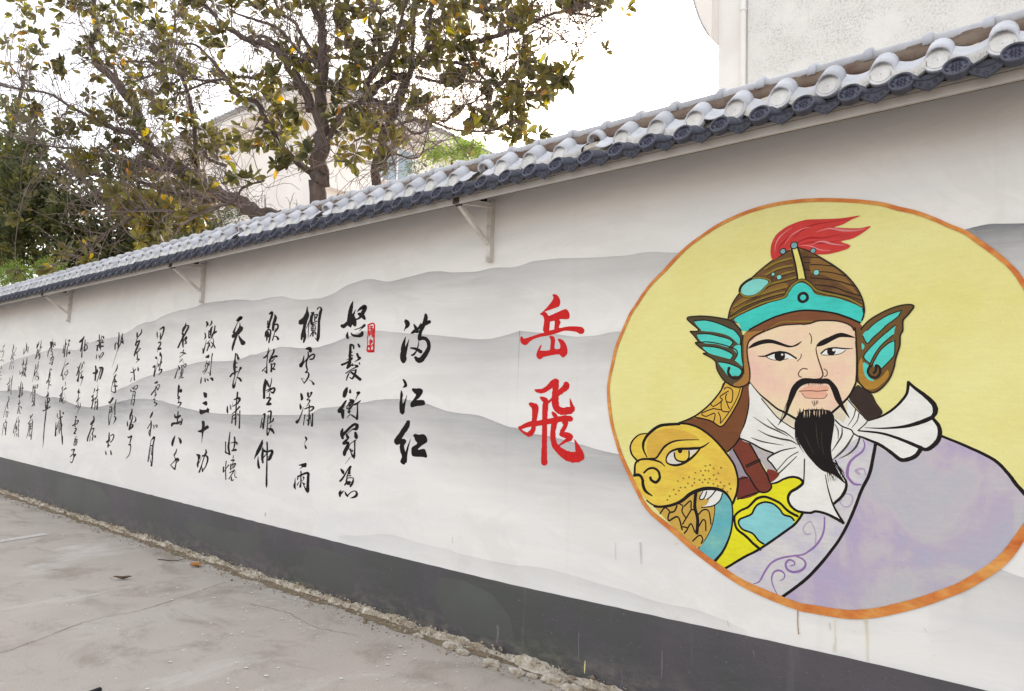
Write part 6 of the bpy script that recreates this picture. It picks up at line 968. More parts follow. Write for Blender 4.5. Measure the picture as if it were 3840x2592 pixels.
# white cover tile with round end, white pan tile with chevron lip
def white_cover(broken=0):
    mb = MB(); h = Z(1.59)
    halftube(mb, (0, -.085, h + .092), (0, -.185 if not broken else -.135, h + .010 + (.0 if not broken else .045)), .054, -25, 205, 10, .009 if not broken else .014)
    if not broken: disc(mb, (0, -.207, h - .002), (0, -1, .20), .0595, .026, 0, 1, 0, .10, 20)
    if not broken: disc(mb, (0, -.203, h - .002), (0, -1, .20), .043, .006, 1, 1, 4, .10, 16)
    elif broken == 2:
        mb.add([(-.045, -.18, h + .02), (.045, -.18, h + .03), (.05, -.19, h - .01), (.01, -.19, h - .004), (-.05, -.185, h - .016), (-.05, -.15, h)], [(0, 4, 3, 2, 1), (0, 5, 4)], 1)
    return mb
def white_pan(lip=True):
    mb = MB(); wd = .135; h = Z(1.59)
    arc_pan(mb, wd, .020, (-.195, h + .002), (-.070, h + .098), 0)
    if lip:
        n = 8; vs = []
        for i in range(n + 1):
            s = i / n * 2 - 1; z = h + .002 - .020 * (1 - s * s)
            vs += [(s * wd / 2, -.197, z), (s * wd / 2, -.203, z - .003), (s * wd / 2, -.200, z - .048 + .010 * abs(s)), (s * wd / 2, -.206, z - .052 + .010 * abs(s)), (s * wd / 2, -.192, z - .055 + .010 * abs(s))]
        fs = []
        for i in range(n):
            for j in range(4): fs.append((5 * i + j, 5 * i + j + 1, 5 * i + 5 + j + 1, 5 * i + 5 + j))
        mb.add(vs, fs, 1, False)
        for k in range(12):                       # raised chevrons
            x = (k / 11 - .5) * wd * .86; s = 2 * x / wd; z = h - .012 - .020 * (1 - s * s); dx = .005 if (k // 3) % 2 == 0 else -.005
            mb.bar((x - dx, -.203, z), (x + dx, -.203, z - .028), .003, .004, 1, (0, 1, 0))
    return mb
me_wc = white_cover().mesh('white_cover', [M_white, M_whited]); me_wcb = white_cover(1).mesh('white_cover_broken', [M_white, M_mortar2]); me_wcc = white_cover(2).mesh('white_cover_chipped', [M_white, M_mortar2])
me_wp = white_pan().mesh('white_pan', [M_white, M_whited]); me_wpb = white_pan(False).mesh('white_pan_bare', [M_white, M_whited])
SPW, XW = .2265, -.266
bc = {round((XW - x) / SPW): k for x, k in ((-3.17, 1), (-4.977, 1), (-2.283, 2), (-6.376, 1))}
bp = {i - 1 for i in bc} | {i + 0 for i, k in bc.items() if k == 1} | {5, 15}
rt = random.Random(12)
for i in range(-4, 68):
    x = XW - i * SPW
    k = bc.get(i, 0); o = link('cover_tile', (me_wc, me_wcb, me_wcc)[k], wall, (x + rt.uniform(-.004, .004), rt.uniform(-.004, .004), rt.uniform(-.003, .003)))
    o.rotation_euler = (R(rt.uniform(-.2, .2)), 0, R(rt.uniform(-.1, .1)))
    if k: o['label'] = 'white cover tile with its round end broken off'
    o = link('pan_tile', me_wpb if i in bp else me_wp, wall, (x - SPW / 2, rt.uniform(-.003, .003), rt.uniform(-.003, .002)))
# rough mortar bed: strip behind / between, following an uneven profile
def rough_strip(name, prof, mat, amp, x0, x1, dx=.02, seed=0, parent=None, fr=14, **k):
    nx = int((x1 - x0) / dx); m = len(prof); vs = []; fs = []
    for i in range(nx + 1):
        x = x0 + i * dx
        for j, (y, z) in enumerate(prof):
            e = 0 if j in (0, m - 1) else 1
            vs.append((x, y - amp * e * (noise.fractal(Vector((x * fr, j * 1.7, seed)), .7, 2.1, 4) + .3), z + amp * .7 * noise.noise(Vector((x * fr, j * 1.3, seed + 9)))))
    for i in range(nx):
        for j in range(m - 1): fs.append((i * m + j, i * m + j + 1, (i + 1) * m + j + 1, (i + 1) * m + j))
    b = MB(); b.add(vs, fs, 0, True); return b.build(name, mat, parent, **k)
rough_strip('mortar_bed', [(.02, Z(1.775)), (-.012, Z(1.765)), (-.028, Z(1.745)), (-.045, Z(1.725)), (-.055, Z(1.705)), (-.06, Z(1.68)), (-.0, Z(1.64))], M_mortar, .010, -17, 1.2, .02, 1, wall)
rough_strip('lower_mortar', [(-.0, Z(1.66)), (-.075, Z(1.665)), (-.11, Z(1.62)), (-.135, Z(1.575)), (-.15, Z(1.545)), (-.155, Z(1.52)), (-.16, Z(1.49))], M_mortar2, .012, -17, 1.2, .02, 5, wall)
# back slope and core under the ridge
b = MB(); b.box((X0, .002, Z(1.722)), (X1, .238, Z(1.745))); b.add([(X0, .24, Z(1.6)), (X1, .24, Z(1.6)), (X1, .34, Z(1.58)), (X1, .09, Z(1.78)), (X0, .09, Z(1.78)), (X0, .34, Z(1.58))], [(1, 2, 3), (0, 4, 5), (2, 5, 4, 3), (0, 5, 2, 1)])
b.build('coping_core', M_mortar, wall)
# ridge tiles
SPR, XR = .2535, -.292
def ridge_tile():
    mb = MB(); prof = []
    n = 10; secs = [(-.2535, .052, .030, 0), (-.036, .050, .028, 0), (-.034, .054, .034, 0), (-.026, .060, .044, .002), (-.008, .062, .047, .002), (.004, .061, .046, .002), (.008, .057, .038, 0), (.010, .050, .030, 0)]
    vs = []
    for x, ry, rz, dd in secs:
        vs.append((x, .045 - ry * 1.28, Z(1.750 - dd)))
        vs += [(x, .045 - ry * math.cos(math.pi * i / n) * 1.25, Z(1.784) + rz * math.sin(math.pi * i / n)) for i in range(n + 1)]
        vs.append((x, .045 + ry * 1.28, Z(1.750)))
    n += 2; m = n + 1; fs = [(a * m + i, a * m + i + 1, (a + 1) * m + i + 1, (a + 1) * m + i) for a in range(len(secs) - 1) for i in range(n)]
    fs += [tuple(range(n, -1, -1)), tuple((len(secs) - 1) * m + i for i in range(n + 1))]
    for a in range(len(secs) - 1): fs.append((a * m, (a + 1) * m, (a + 1) * m + n, a * m + n))
    mb.add(vs, fs, 0, True); return mb.mesh('ridge_tile', M_white)
me_r = ridge_tile()
for i in range(-4, 62):
    o = link('ridge_tile', me_r, wall, (XR - i * SPR + rt.uniform(-.003, .003), rt.uniform(-.002, .002), rt.uniform(-.003, .003)))
    o.rotation_euler = (0, R(rt.uniform(-.35, .35)), 0); 

# ------------------------------------------------------------------ dark tiled canopy carried by the brackets
can = empty('tile_canopy', (0, -.2, Z(1.40)), label='narrow eave of dark slate tiles with round flower ends, projecting below the white coping', cat='eave')
CO = -Vector((0, -.2, Z(1.40)))
def sh(mb): mb.v = [tuple(Vector(v) + CO) for v in mb.v]; return mb
mb = MB(); hz = Z(1.425)
halftube(mb, (0, -.10, hz + .090), (0, -.405, hz + .002), .045, -20, 200, 10, .008, 0)
halftube(mb, (0, -.29, hz + .038), (0, -.30, hz + .033), .048, -20, 200, 10, .010, 0)
disc(mb, (0, -.432, hz + .004), (0, -1, .46), .0505, .034, 0, 1, 8, .17, 20)
me_dc = sh(mb).mesh('dark_cover', [M_slate, M_slated])
mb = MB(); wd = .128
arc_pan(mb, wd, .020, (-.425, hz - .002), (-.10, hz + .075), 0, 8, .009)
# hanging pointed lip
nrm = Vector((0, -1, .18)).normalized(); n = 12; top = []; bot = []
for i in range(n + 1):
    s = i / n * 2 - 1; top.append((s * wd / 2, hz - .002 - .020 * (1 - s * s)))
    bot.append((s * wd / 2 * .98, hz - .002 - .024 - .040 * (1 - abs(s)) ** .68))
def lipv(x, z, o): return (x, -.430 + (hz - z) * .22 - o, z)
vs = []; fs = []
for (x, z), (x2, z2) in zip(top, bot):
    for k in (0, .12, .88, 1): vs.append(lipv(x + (x2 - x) * k, z + (z2 - z) * k, .006 if k in (0, 1) else .002))
for (x, z), (x2, z2) in zip(top, bot):
    for k in (0, 1): vs.append(lipv(x + (x2 - x) * k, z + (z2 - z) * k, -.006))
o4 = 4 * (n + 1)
for i in range(n):
    for j in range(3): fs.append((4 * i + j, 4 * i + j + 1, 4 * i + j + 5, 4 * i + j + 4))
    fs.append((4 * i + 3, o4 + 2 * i + 1, o4 + 2 * i + 3, 4 * i + 7)); fs.append((o4 + 2 * i, 4 * i, 4 * i + 4, o4 + 2 * i + 2)); fs.append((o4 + 2 * i + 1, o4 + 2 * i, o4 + 2 * i + 2, o4 + 2 * i + 3))
mb.add(vs, fs, 0)
for (x, z, r_) in ((0, hz - .048, .013), (-.026, hz - .034, .009), (.026, hz - .034, .009), (-.046, hz - .022, .006), (.046, hz - .022, .006)):
    for k in range(5):
        a = k * 1.2566 + .3; A = (x + math.cos(a) * r_ * .2, z + math.sin(a) * r_ * .2); B = (x + math.cos(a) * r_, z + math.sin(a) * r_); tn = (-math.sin(a) * r_ * .3, math.cos(a) * r_ * .3); Mi = ((A[0] + B[0]) / 2, (A[1] + B[1]) / 2)
        mb.add([lipv(*A, .002), lipv(Mi[0] + tn[0], Mi[1] + tn[1], .002), lipv(*B, .002), lipv(Mi[0] - tn[0], Mi[1] - tn[1], .002), lipv(*Mi, .007)], [(0, 1, 4), (1, 2, 4), (2, 3, 4), (3, 0, 4)], 1)
me_dp = sh(mb).mesh('dark_pan', [M_slate, M_slated])
SPD, XD = .1968, -.398
for i in range(-5, 80):
    x = XD - i * SPD
    o = link('dark_cover_tile', me_dc, can, (x + rt.uniform(-.003, .003), rt.uniform(-.004, .004), rt.uniform(-.003, .003))); o.rotation_euler = (R(rt.uniform(-.4, .4)), 0, R(rt.uniform(-.4, .4)))
    o = link('dark_pan_tile', me_dp, can, (x - SPD / 2, rt.uniform(-.004, .003), rt.uniform(-.003, .002)))
XE = XD - 80 * SPD
b = MB(); b.add([(XE, -.418, Z(1.392)), (XE, -.02, Z(1.535)), (X1, -.02, Z(1.535)), (X1, -.418, Z(1.392)), (XE, -.418, Z(1.404)), (XE, -.02, Z(1.55)), (X1, -.02, Z(1.55)), (X1, -.418, Z(1.404))],
    [(0, 3, 2, 1), (4, 5, 6, 7), (0, 4, 7, 3), (1, 2, 6, 5)]); sh(b).build('tile_bed', M_slate, can)
b = MB(); b.box((XE, -.366, Z(1.345)), (X1, -.350, Z(1.385))); b.box((XE, -.371, Z(1.343)), (X1, -.3665, Z(1.351))); b.box((XE, -.376, Z(1.3885)), (X1, -.352, Z(1.401)))
sh(b).build('fascia_board', M_board, can)
b = MB()
for i in range(-5, 80):                       # upright decorated back pieces between the covers
    x = XD - i * SPD - SPD / 2; b2 = MB(); b2.box((x - .090, -.188, Z(1.455)), (x + .090, -.176, Z(1.532)))
    for k in range(4):
        xx = x - .06 + k * .04; b2.tube([(xx + .016 * math.cos(a), -.190, Z(1.498) + .013 * math.sin(a)) for a in (0, 1, 2, 3, 4, 5)], .0022, 4)
    sh(b2).build('upstand_tile', M_slate, can)
b = MB(); b.box((XE, -.349, Z(1.35)), (X1, -.33, Z(1.42))); sh(b).build('fascia_batten', M_rust, can)

# ------------------------------------------------------------------ brackets
BL = ['painted steel wall bracket nearest the red name, under the middle of the eave', 'painted steel bracket above the poem column left of the title', 'thin steel bracket second from the left edge, under the eave', 'steel bracket cut by the left edge of the photo']
br0 = None
for i, x in enumerate((-3.223, -7.315, -11.18, -14.71)):
    if br0 is None:
        br0 = empty('wall_bracket', (x, 0, Z(1.02)), label=BL[0], cat='bracket', group='steel brackets carrying the eave')
        b = MB(); b.box((-.019, -.040, 0), (.019, 0, .43)); b.build('bracket_post', M_steel, br0)
        b = MB(); b.bar((0, -.002, .405), (0, -.360, .345), .034, .034); b.build('bracket_arm', M_steel, br0)
        b = MB(); b.bar((0, -.335, .325), (0, -.043, .125), .030, .026); b.build('bracket_brace', M_steel, br0)
        b = MB(); b.bar((0, -.375, .352), (0, -.33, .338), .046, .050); b.build('bracket_tip', M_rust, br0)
        b = MB(); b.box((-.018, -.12, .408), (.018, -.085, .445)); b.build('rubber_block', M_black, br0)
        for zz in (.02, .24):
            b = MB(); b.cyl((0, -.046, zz), (0, -.030, zz), .012, 8); b.build('bolt', M_steel, br0)
    else:
        o = br0.copy(); col.objects.link(o); o.location.x = x; o['label'] = BL[i]
        for ch in br0.children:
            c = ch.copy(); col.objects.link(c); c.parent = o
        o.rotation_euler = (0, R((0, -1.5, 1.2, -.8)[i]), 0)

# ------------------------------------------------------------------ crumbled mortar along the foot of the wall
def rubble():
    dx = .016; nx = int((1.0 + 19) / dx); vs = []; fs = []; m = 12
    for i in range(nx + 1):
        x = -19 + i * dx; wv = noise.fractal(Vector((x * 2.1, 0, 4)), .6, 2, 4); wdt = .078 + .05 * wv; ht = .026 + .030 * noise.fractal(Vector((x * 3.1, 5, 4)), .6, 2, 4)
        for j in range(m):
            s = j / (m - 1); y = -.001 - wdt * s; pz = max(ht, .012) * (1 - s ** 1.6)
            d = noise.fractal(Vector((x * 26, s * 6, 1)), .65, 2.2, 5)
            vs.append((x + .01 * noise.noise(Vector((x * 30, s * 8, 3))), y - .012 * d * (0 if j == 0 else 1), pz + .028 * d * math.sin(math.pi * min(1, s * 1.1)) - (.008 if j == m - 1 else 0)))
    for i in range(nx):
        for j in range(m - 1): fs.append((i * m + j, i * m + j + 1, (i + 1) * m + j + 1, (i + 1) * m + j))
    b = MB(); b.add(vs, fs, 0, False); return b.build('mortar_fillet', M_rubble, kind='structure')
rubble()
# dirt skirt just beyond the fillet
b = MB(); nx = 700; vs = []
for i in range(nx + 1):
    x = -19 + 20 * i / nx; w_ = .15 + .07 * noise.fractal(Vector((x * 1.9, 8, 2)), .6, 2, 4); w_ = max(w_, .10) + .018 * noise.noise(Vector((x * 25, 3, 3)))
    vs += [(x, -.05, .004), (x, -w_, .004)]
b.add(vs, [(2 * i, 2 * i + 1, 2 * i + 3, 2 * i + 2) for i in range(nx)]); b.build('dirt_strip', M_dirt, kind='structure')
# loose crumbs: nobody could count them
b = MB(); rr = random.Random(77)
def chunk(b, x, y, z, r, rnd, mi=0):
    ph = [(1, 0, 0), (-1, 0, 0), (0, 1, 0), (0, -1, 0), (0, 0, 1), (0, 0, -1)]; k = [rnd.uniform(.6, 1.2) * r for _ in ph]
    rot = Matrix.Rotation(rnd.uniform(0, 6), 3, Vector((rnd.uniform(-1, 1), rnd.uniform(-1, 1), rnd.uniform(-1, 1))).normalized() if True else 'Z')
    b.add([rot @ Vector(p) * q + Vector((x, y, z)) for p, q in zip(ph, k)], [(0, 2, 4), (2, 1, 4), (1, 3, 4), (3, 0, 4), (2, 0, 5), (1, 2, 5), (3, 1, 5), (0, 3, 5)], mi)
for i in range(2600):
    x = rr.uniform(-15, -1); s = rr.random() ** 1.5; y = -.02 - .26 * s; r = rr.uniform(.002, .010) * (1 if rr.random() < .9 else 1.9)
    z = max(.003, .05 * (1 - (abs(y) / .11) ** 1.6)) if abs(y) < .11 else r * .4
    chunk(b, x, y, z, r, rr, 0 if rr.random() < .6 else 1)
b.build('mortar_crumbs', [M_rubble2, M_dirt], kind='stuff')
# the biggest pale lumps
lump_lab = 'pale lump of broken mortar at the foot of the wall'
for i, (x, r, h) in enumerate(((-3.30, .050, .03), (-3.18, .032, .02), (-2.92, .04, .02), (-2.48, .055, .025), (-2.33, .045, .02), (-2.72, .036, .02), (-3.62, .03, .02), (-2.62, .026, .014))):
    bm = bmesh.new(); bmesh.ops.create_icosphere(bm, subdivisions=3, radius=1)
    for v in bm.verts:
        d = 1 + .35 * noise.fractal(v.co * 2.2 + Vector((i * 7, 0, 0)), .7, 2, 4); v.co = Vector((v.co.x * r * 1.5 * d, v.co.y * r * .8 * d, v.co.z * r * .6 * d))
    me = bpy.data.meshes.new('mortar_lump'); bm.to_mesh(me); bm.free(); me.materials.append(M_rubble2)
    link('mortar_lump', me, None, (x, -.15 - .02 * (i % 3), r * .28), label=lump_lab, cat='rubble', group='mortar lumps below the dark skirting')

# ------------------------------------------------------------------ leaves and bits on the ground
def ground_leaf(name, loc, L, W, rz, curl, mat, label, cat='leaf'):
    b = MB(); n = 8; vs = []
    for i in range(n + 1):
        s = i / n; w_ = W * math.sin(math.pi * s) ** .7 * .5 + .001
        for k in (-1, -.5, 0, .5, 1): vs.append(((s - .5) * L, k * w_, .006 + curl * (abs(k) ** 2) * w_ * 1.6 + curl * .25 * L * (2 * s - 1) ** 2 + .003 * math.sin(s * 9 + k)))
    fs = [(5 * i + k, 5 * i + k + 1, 5 * i + 6 + k, 5 * i + 5 + k) for i in range(n) for k in range(4)]
    b.add(vs, fs, 0, True); me = b.mesh(name, mat)
    o = link(name, me, None, loc, label=label, cat=cat); o.rotation_euler = (0, 0, rz); o.modifiers.new('thickness', 'SOLIDIFY').thickness = .0012
    b = MB(); b.tube([(-L * .5, 0, .006), (-L * .62, .004, .010), (-L * .72, .012, .016)], .0015, 5); b.build('leaf_stalk', M_bark, o); return o
ground_leaf('fallen_leaf', (-6.47, -.933, .004), .15, .045, .9, .5, mottled('dry_brown_leaf', srgb(104, 88, 66), srgb(70, 58, 44), 30), 'curled dry brown leaf lying alone on the concrete')
ground_leaf('fallen_leaf', (-6.55, -.26, .004), .15, .08, .15, .35, mottled('orange_leaf', srgb(192, 132, 66), srgb(160, 104, 48), 20), 'orange brown fallen leaf against the mortar at the wall foot')
b = MB(); b.tube([(-7.05, -.38, .006), (-6.93, -.33, .008), (-6.86, -.27, .012), (-6.82, -.22, .03)], [.004, .005, .004, .003], 6); tag(b.build('dry_stick', M_bark), 'short dark stick on the concrete beside the orange leaf', 'stick')
b = MB(); P = [(-4.00, -2.22, .012), (-4.06, -2.12, .014), (-4.10, -2.03, .014), (-4.13, -1.965, .012)]; b.tube(P, [.018, .019, .019, .015], 10)
b.v = [(x, y, z * .75) for x, y, z in b.v]; tag(b.build('rubber_strip', M_black), 'dark rounded rubber strip end at the bottom edge of the photo', 'strip')

# ------------------------------------------------------------------ buildings behind
def stucco():
    t = NT('rough_white_stucco', .9, .15); c = t.ramp(t.noise(2.0, 6, .7), [(.3, srgb(228, 226, 222)), (.7, srgb(237, 236, 233))])
    pit = t.ramp(t.noise(34, 9, .8), [(.47, G(0)), (.60, G(1))]); ar = t.ramp(t.noise(1.5, 6, .68), [(.42, G(.05)), (.58, G(1))])
    f = t.n.new('ShaderNodeMath'); f.operation = 'MULTIPLY'; t.l.new(pit, f.inputs[0]); t.l.new(ar, f.inputs[1])
    t.color(t.mix(f.outputs[0], c, srgb(184, 181, 180))); t.bump(t.noise(34, 9, .8), 1.0, .02); return t.m
M_stucco = stucco(); M_render = mottled('smooth_pale_render', srgb(236, 234, 232), srgb(226, 223, 220), 1.2, .1, .85, .2, (30, .3, .008))
M_cream = mottled('cream_house_render', srgb(240, 234, 229), srgb(230, 223, 217), .8, .1, .85, .2, (12, .3, .01))
M_rooftile = mottled('grey_roof_tile', srgb(190, 190, 192), srgb(164, 165, 168), 3, .1, .6, .3, (20, .3, .01))
M_glass = NT('window_glass', .08, .6); M_glass.color(srgb(150, 164, 176)); M_glass = M_glass.m
rb = empty('stucco_building', (-4.22, 6.02, 0), label='tall building with rough white stucco and a white downpipe behind the wall at upper right', cat='building')
b = MB(); b.box((0, 0, 0), (12, 8, 11)); b.build('smooth_wall', M_render, rb)
b = MB(); b.box((.46, -.03, 0), (12.02, -.001, 11)); b.build('stucco_panel', M_stucco, rb)
b = MB(); b.tube([(.40, -.06, 3), (.40, -.06, 11)], .042, 10)
for zz in (4.1, 5.2, 6.3, 7.5, 8.7): b.tube([(.40, -.06, zz - .02), (.40, -.06, zz + .02)], .050, 10)
b.build('downpipe', M_render, rb)
b = MB(); b.bar((.0, -.0015, 6.15), (.38, -.0015, 6.15), .006, .012); b.build('render_crack', M_rust, rb)
# curved overhanging eave
E = [(-.36, 8.4), (-.33, 8.05), (-.26, 7.72), (-.16, 7.42), (-.04, 7.18), (-.001, 7.12), (-.001, 8.4)]
b = MB(); n = len(E); b.add([(x, -.25, z) for x, z in E] + [(x, 6, z) for x, z in E], [tuple(range(n - 1, -1, -1)), tuple(range(n, 2 * n))] + [(i, (i + 1) % n, (i + 1) % n + n, i + n) for i in range(n)])
b.build('curved_eave', M_cream, rb)
b = MB()
P = crom(E[:5], 8)
for i in range(len(P) - 1):
    (x, z), (x2, z2) = P[i], P[i + 1]; b.bar((x - .008, -.27, z), (x - .008, 6, z), .020, .022)
b.build('eave_tile_edge', M_rooftile, rb)

hs = empty('tiled_house', (-20.12, 9.61, 0), label='cream house with grey tiled hip roof seen through the magnolia branches', cat='building')
EH = 12.75
b = MB(); b.box((-14, .9, 0), (-.9, 14, EH - .5)); b.build('house_wall', M_cream, hs)
b = MB(); b.box((-15, 0, EH - .5), (0, 15, EH - .34)); b.build('eave_soffit', M_cream, hs)
b = MB(); b.box((-15.02, -.02, EH - .34), (.02, 15.02, EH - .16)); b.build('gutter_board', M_render, hs)
b = MB(); apx, apy, ah = -7.5, 7.5, 3.6
b.add([(-15.2, -.2, EH - .15), (.2, -.2, EH - .15), (.2, 15.2, EH - .15), (-15.2, 15.2, EH - .15), (apx, apy, EH + ah)], [(0, 1, 4), (1, 2, 4), (2, 3, 4), (3, 0, 4), (3, 2, 1, 0)])
rf = b.build('hip_roof', M_rooftile, hs)
b = MB(); 
for k in range(60):
    s = k / 60; x = -15.2 + 15.4 * s; tt = min(s, 1 - s) * 2
    b.tube([(x, -.24, EH - .12), (x, -.2 + 7.5 * tt * .98, EH - .12 + (ah + .1) * tt * .98)], .055, 5)
    y = -.2 + 15.4 * s; b.tube([(.24, y, EH - .12), (.2 - 7.5 * tt * .98, y, EH - .12 + (ah + .1) * tt * .98)], .055, 5)
b.build('roof_rib', M_rooftile, rf, kind='stuff')
for (y0, z0) in ((3.6, 10.2), (6.6, 10.2), (9.8, 10.2), (3.6, 7.0), (6.6, 7.0)):
    b = MB(); b.box((-.9, y0, z0), (-.84, y0 + 1.7, z0 + 1.6)); w_ = b.build('window', M_render, hs)
    b = MB(); b.box((-.838, y0 + .1, z0 + .1), (-.83, y0 + .8, z0 + 1.5)); b.box((-.838, y0 + .9, z0 + .1), (-.83, y0 + 1.6, z0 + 1.5)); b.build('pane', M_glass, w_)
b = MB(); b.box((-.9, 1.2, 11.95), (-.55, 13, 12.1)); b.box((-.9, 1.2, 9.2), (-.55, 13, 9.4)); b.build('string_course', M_cream, hs)

# ------------------------------------------------------------------ the magnolia
mag = empty('magnolia_tree', (-9.0, 2.6, 0), label='big magnolia with bare grey limbs and sparse yellow-green leaves, in front of the cream house', cat='tree')
MO = Vector((9.0, -2.6, 0))
rm = random.Random(21)
samples = []; 
trunk = MB()
for li, s in enumerate(LIMBS):
    q = list(map(int, s.split())); P = [(q[i] / 100, q[i + 1] / 100, q[i + 2] / 100, q[i + 3] / 1000) for i in range(0, len(q), 4)]
    C = crom(P, 4); pts = []; rad = []
    for i, (x, y, z, r) in enumerate(C):
        j = .35 * r; pts.append(Vector((x + rm.uniform(-j, j), y + rm.uniform(-j, j), z + rm.uniform(-j, j)))); rad.append(max(.0045, r * rm.uniform(.93, 1.07)))
    if li in (0, 4, 12): 
        p0 = pts[0]
        base = Vector((p0.x + (0 if li == 0 else (.5 if li == 4 else .9)), p0.y + .2, 0)) if li != 12 else Vector((p0.x + .3, p0.y + .1, 0))
        pts = [base, base.lerp(p0, .6)] + pts; rad = [rad[0] * 1.35, rad[0] * 1.1] + rad
    bb = MB(); bb.tube([p + MO for p in pts], rad, 10 if rad[0] > .05 else 7); bb.build('trunk' if li in (0, 4, 12) else 'limb', M_bark, mag)
    for i in range(len(pts)): samples.append((pts[i], rad[i], (pts[min(i + 1, len(pts) - 1)] - pts[max(i - 1, 0)]).normalized()))
twigs = MB()
leaves = []                       # (pos, direction, size, tone)
def whorl(c, up, n, size, tone0):
    up = up.normalized(); a0 = rm.uniform(0, 6.28); u = up.orthogonal().normalized(); v = up.cross(u)
    for k in range(n):
        a = a0 + k * 2.399; tilt = rm.uniform(.15, 1.15); d = (u * math.cos(a) + v * math.sin(a)) * math.sin(tilt * 1.3) + up * math.cos(tilt * 1.3)
        d.z -= .25 * rm.random(); d.normalize()
        tone = tone0 + rm.gauss(0, .13)
        if rm.random() < .045: tone = rm.uniform(.82, 1.0)
        leaves.append((c + d * .012, d, size * rm.uniform(.7, 1.2), min(1, max(0, tone))))
wq = list(map(int, WHORLS.split())); WP = [Vector((wq[i] / 100, wq[i + 1] / 100, wq[i + 2] / 100)) for i in range(0, len(wq), 3)]
def curve_twig(a, d0, b, r0, r1, n=7, lift=.0, side=0.1):
    L = (b - a).length; c1 = a + d0 * L * .45; c2 = b - Vector((0, 0, lift * L)) + Vector((rm.uniform(-side, side), rm.uniform(-side, side), rm.uniform(-side, side))) * L
    pts = []
    for i in range(n + 1):
        t = i / n; pts.append(a * (1 - t) ** 3 + c1 * 3 * t * (1 - t) ** 2 + c2 * 3 * t * t * (1 - t) + b * t ** 3)
    twigs.tube([p + MO for p in pts], [r0 + (r1 - r0) * i / n for i in range(n + 1)], 4, 0, False); return pts
for c in WP:
    best = sorted(samples, key=lambda s: (s[0] - c).length_squared)[:10]; s = rm.choice(best[:6])
    pts = curve_twig(s[0], (s[2] + Vector((rm.uniform(-.5, .5), rm.uniform(-.5, .5), rm.uniform(-.2, .8)))).normalized(), c, min(.012, s[1] * .6), .005)
    d = (pts[-1] - pts[-3]).normalized() + Vector((0, 0, .5)); tn = rm.uniform(.12, .62)
    whorl(c, d, rm.randint(9, 14), .190, tn)
    for _ in range(2):
        i = rm.randint(3, 6); e = pts[i] + Vector((rm.gauss(0, .16), rm.gauss(0, .16), rm.gauss(.06, .14)))
        q = curve_twig(pts[i], (pts[i] - pts[i - 1]).normalized(), e, .004, .003, 4)
        if rm.random() < (.45 if e.x < -9.5 else .18): whorl(e, q[-1] - q[-2] + Vector((0, 0, .03)), rm.randint(4, 7), .150, tn)
# fine bare twigs
for _ in range(2500):
    s = samples[rm.randrange(len(samples))]
    if s[0].z < 3.2: continue
    left = s[0].x < -10.5
    if not left and rm.random() < .30: continue
    d = Vector((rm.gauss(-.5 if left else .15, .7), rm.gauss(-.15, .6), rm.gauss(.35, .7))).normalized(); L = rm.uniform(.25, 1.25) * (1.15 if left else .85)
    e = s[0] + d * L; qq = MCAM.transposed() @ (e - Vector((0, -D, CH)))
    if qq.x / -qq.z > .15: continue
    r = min(s[1] * .6, rm.uniform(.004, .009))
    pts = curve_twig(s[0], (s[2] * .7 + d).normalized(), e, r, .003, 6, -.15, .25)
    for _2 in range(rm.randint(1, 4)):
        i = rm.randint(2, 5); e2 = pts[i] + (d + Vector((rm.gauss(0, .8), rm.gauss(0, .8), rm.gauss(.2, .7)))).normalized() * L * rm.uniform(.2, .5)
        curve_twig(pts[i], d, e2, r * .65, .0026, 4, -.1, .25)
    if rm.random() < (.20 if left else .05) and e.y > .4: whorl(e, pts[-1] - pts[-2] + Vector((0, 0, .05)), rm.randint(5, 8), .150, rm.uniform(.1, .6))
twigs.build('twigs', M_twig, mag, kind='stuff')
def leaf_verts(p, d, L, rnd, wf=.42):
    """Cupped obovate leaf, ten triangles."""
    side = d.cross(Vector((rnd.uniform(-1, 1), rnd.uniform(-1, 1), rnd.uniform(-.3, 1)))); side = side.normalized() if side.length > 1e-3 else d.orthogonal().normalized()
    n = side.cross(d); W = L * wf * rnd.uniform(.85, 1.15); fo = rnd.uniform(.12, .4); be = rnd.uniform(-.25, .15)
    v = [p, p + d * L * .22]
    for t, w in ((.35, .34), (.62, .5), (.86, .36)):
        c = p + d * L * t + n * be * L * t * t
        v += [c + side * W * w + n * fo * W * w, c, c - side * W * w + n * fo * W * w]
    v.append(p + d * L + n * be * L)
    return v, [(0, 2, 3), (0, 3, 4), (2, 5, 6, 3), (3, 6, 7, 4), (5, 8, 9, 6), (6, 9, 10, 7), (8, 11, 9), (9, 11, 10)]
CAM = Vector((0, -D, CH)); leaves.sort(key=lambda l: (l[0] - CAM).length / l[2])
def tone_attr(me, tones):
    at = me.attributes.new('tone', 'FLOAT', 'POINT'); at.data.foreach_set('value', tones)
def in_view(p):
    q = MCAM.transposed() @ (p - CAM); return -q.z > .1 and abs(q.x / -q.z) < .71 and -.1 < q.y / -q.z < .48
singles = 0; fol = MB(); ft = []
for p, d, L, tn in leaves:
    if p.y < .25: continue
    v, f = leaf_verts(p, d, L, rm)
    if singles < 300 and in_view(p):
        b = MB(); b.add([x - p for x in v], f, 0, True); me = b.mesh('leaf', M_leaf); tone_attr(me, [tn] * len(v)); link('leaf', me, mag, tuple(p + MO)); singles += 1
    else:
        fol.add([x + MO for x in v], f, 0, True); ft += [tn] * len(v)
me = fol.mesh('foliage', M_leaf); tone_attr(me, ft); link('foliage', me, mag, kind='stuff')

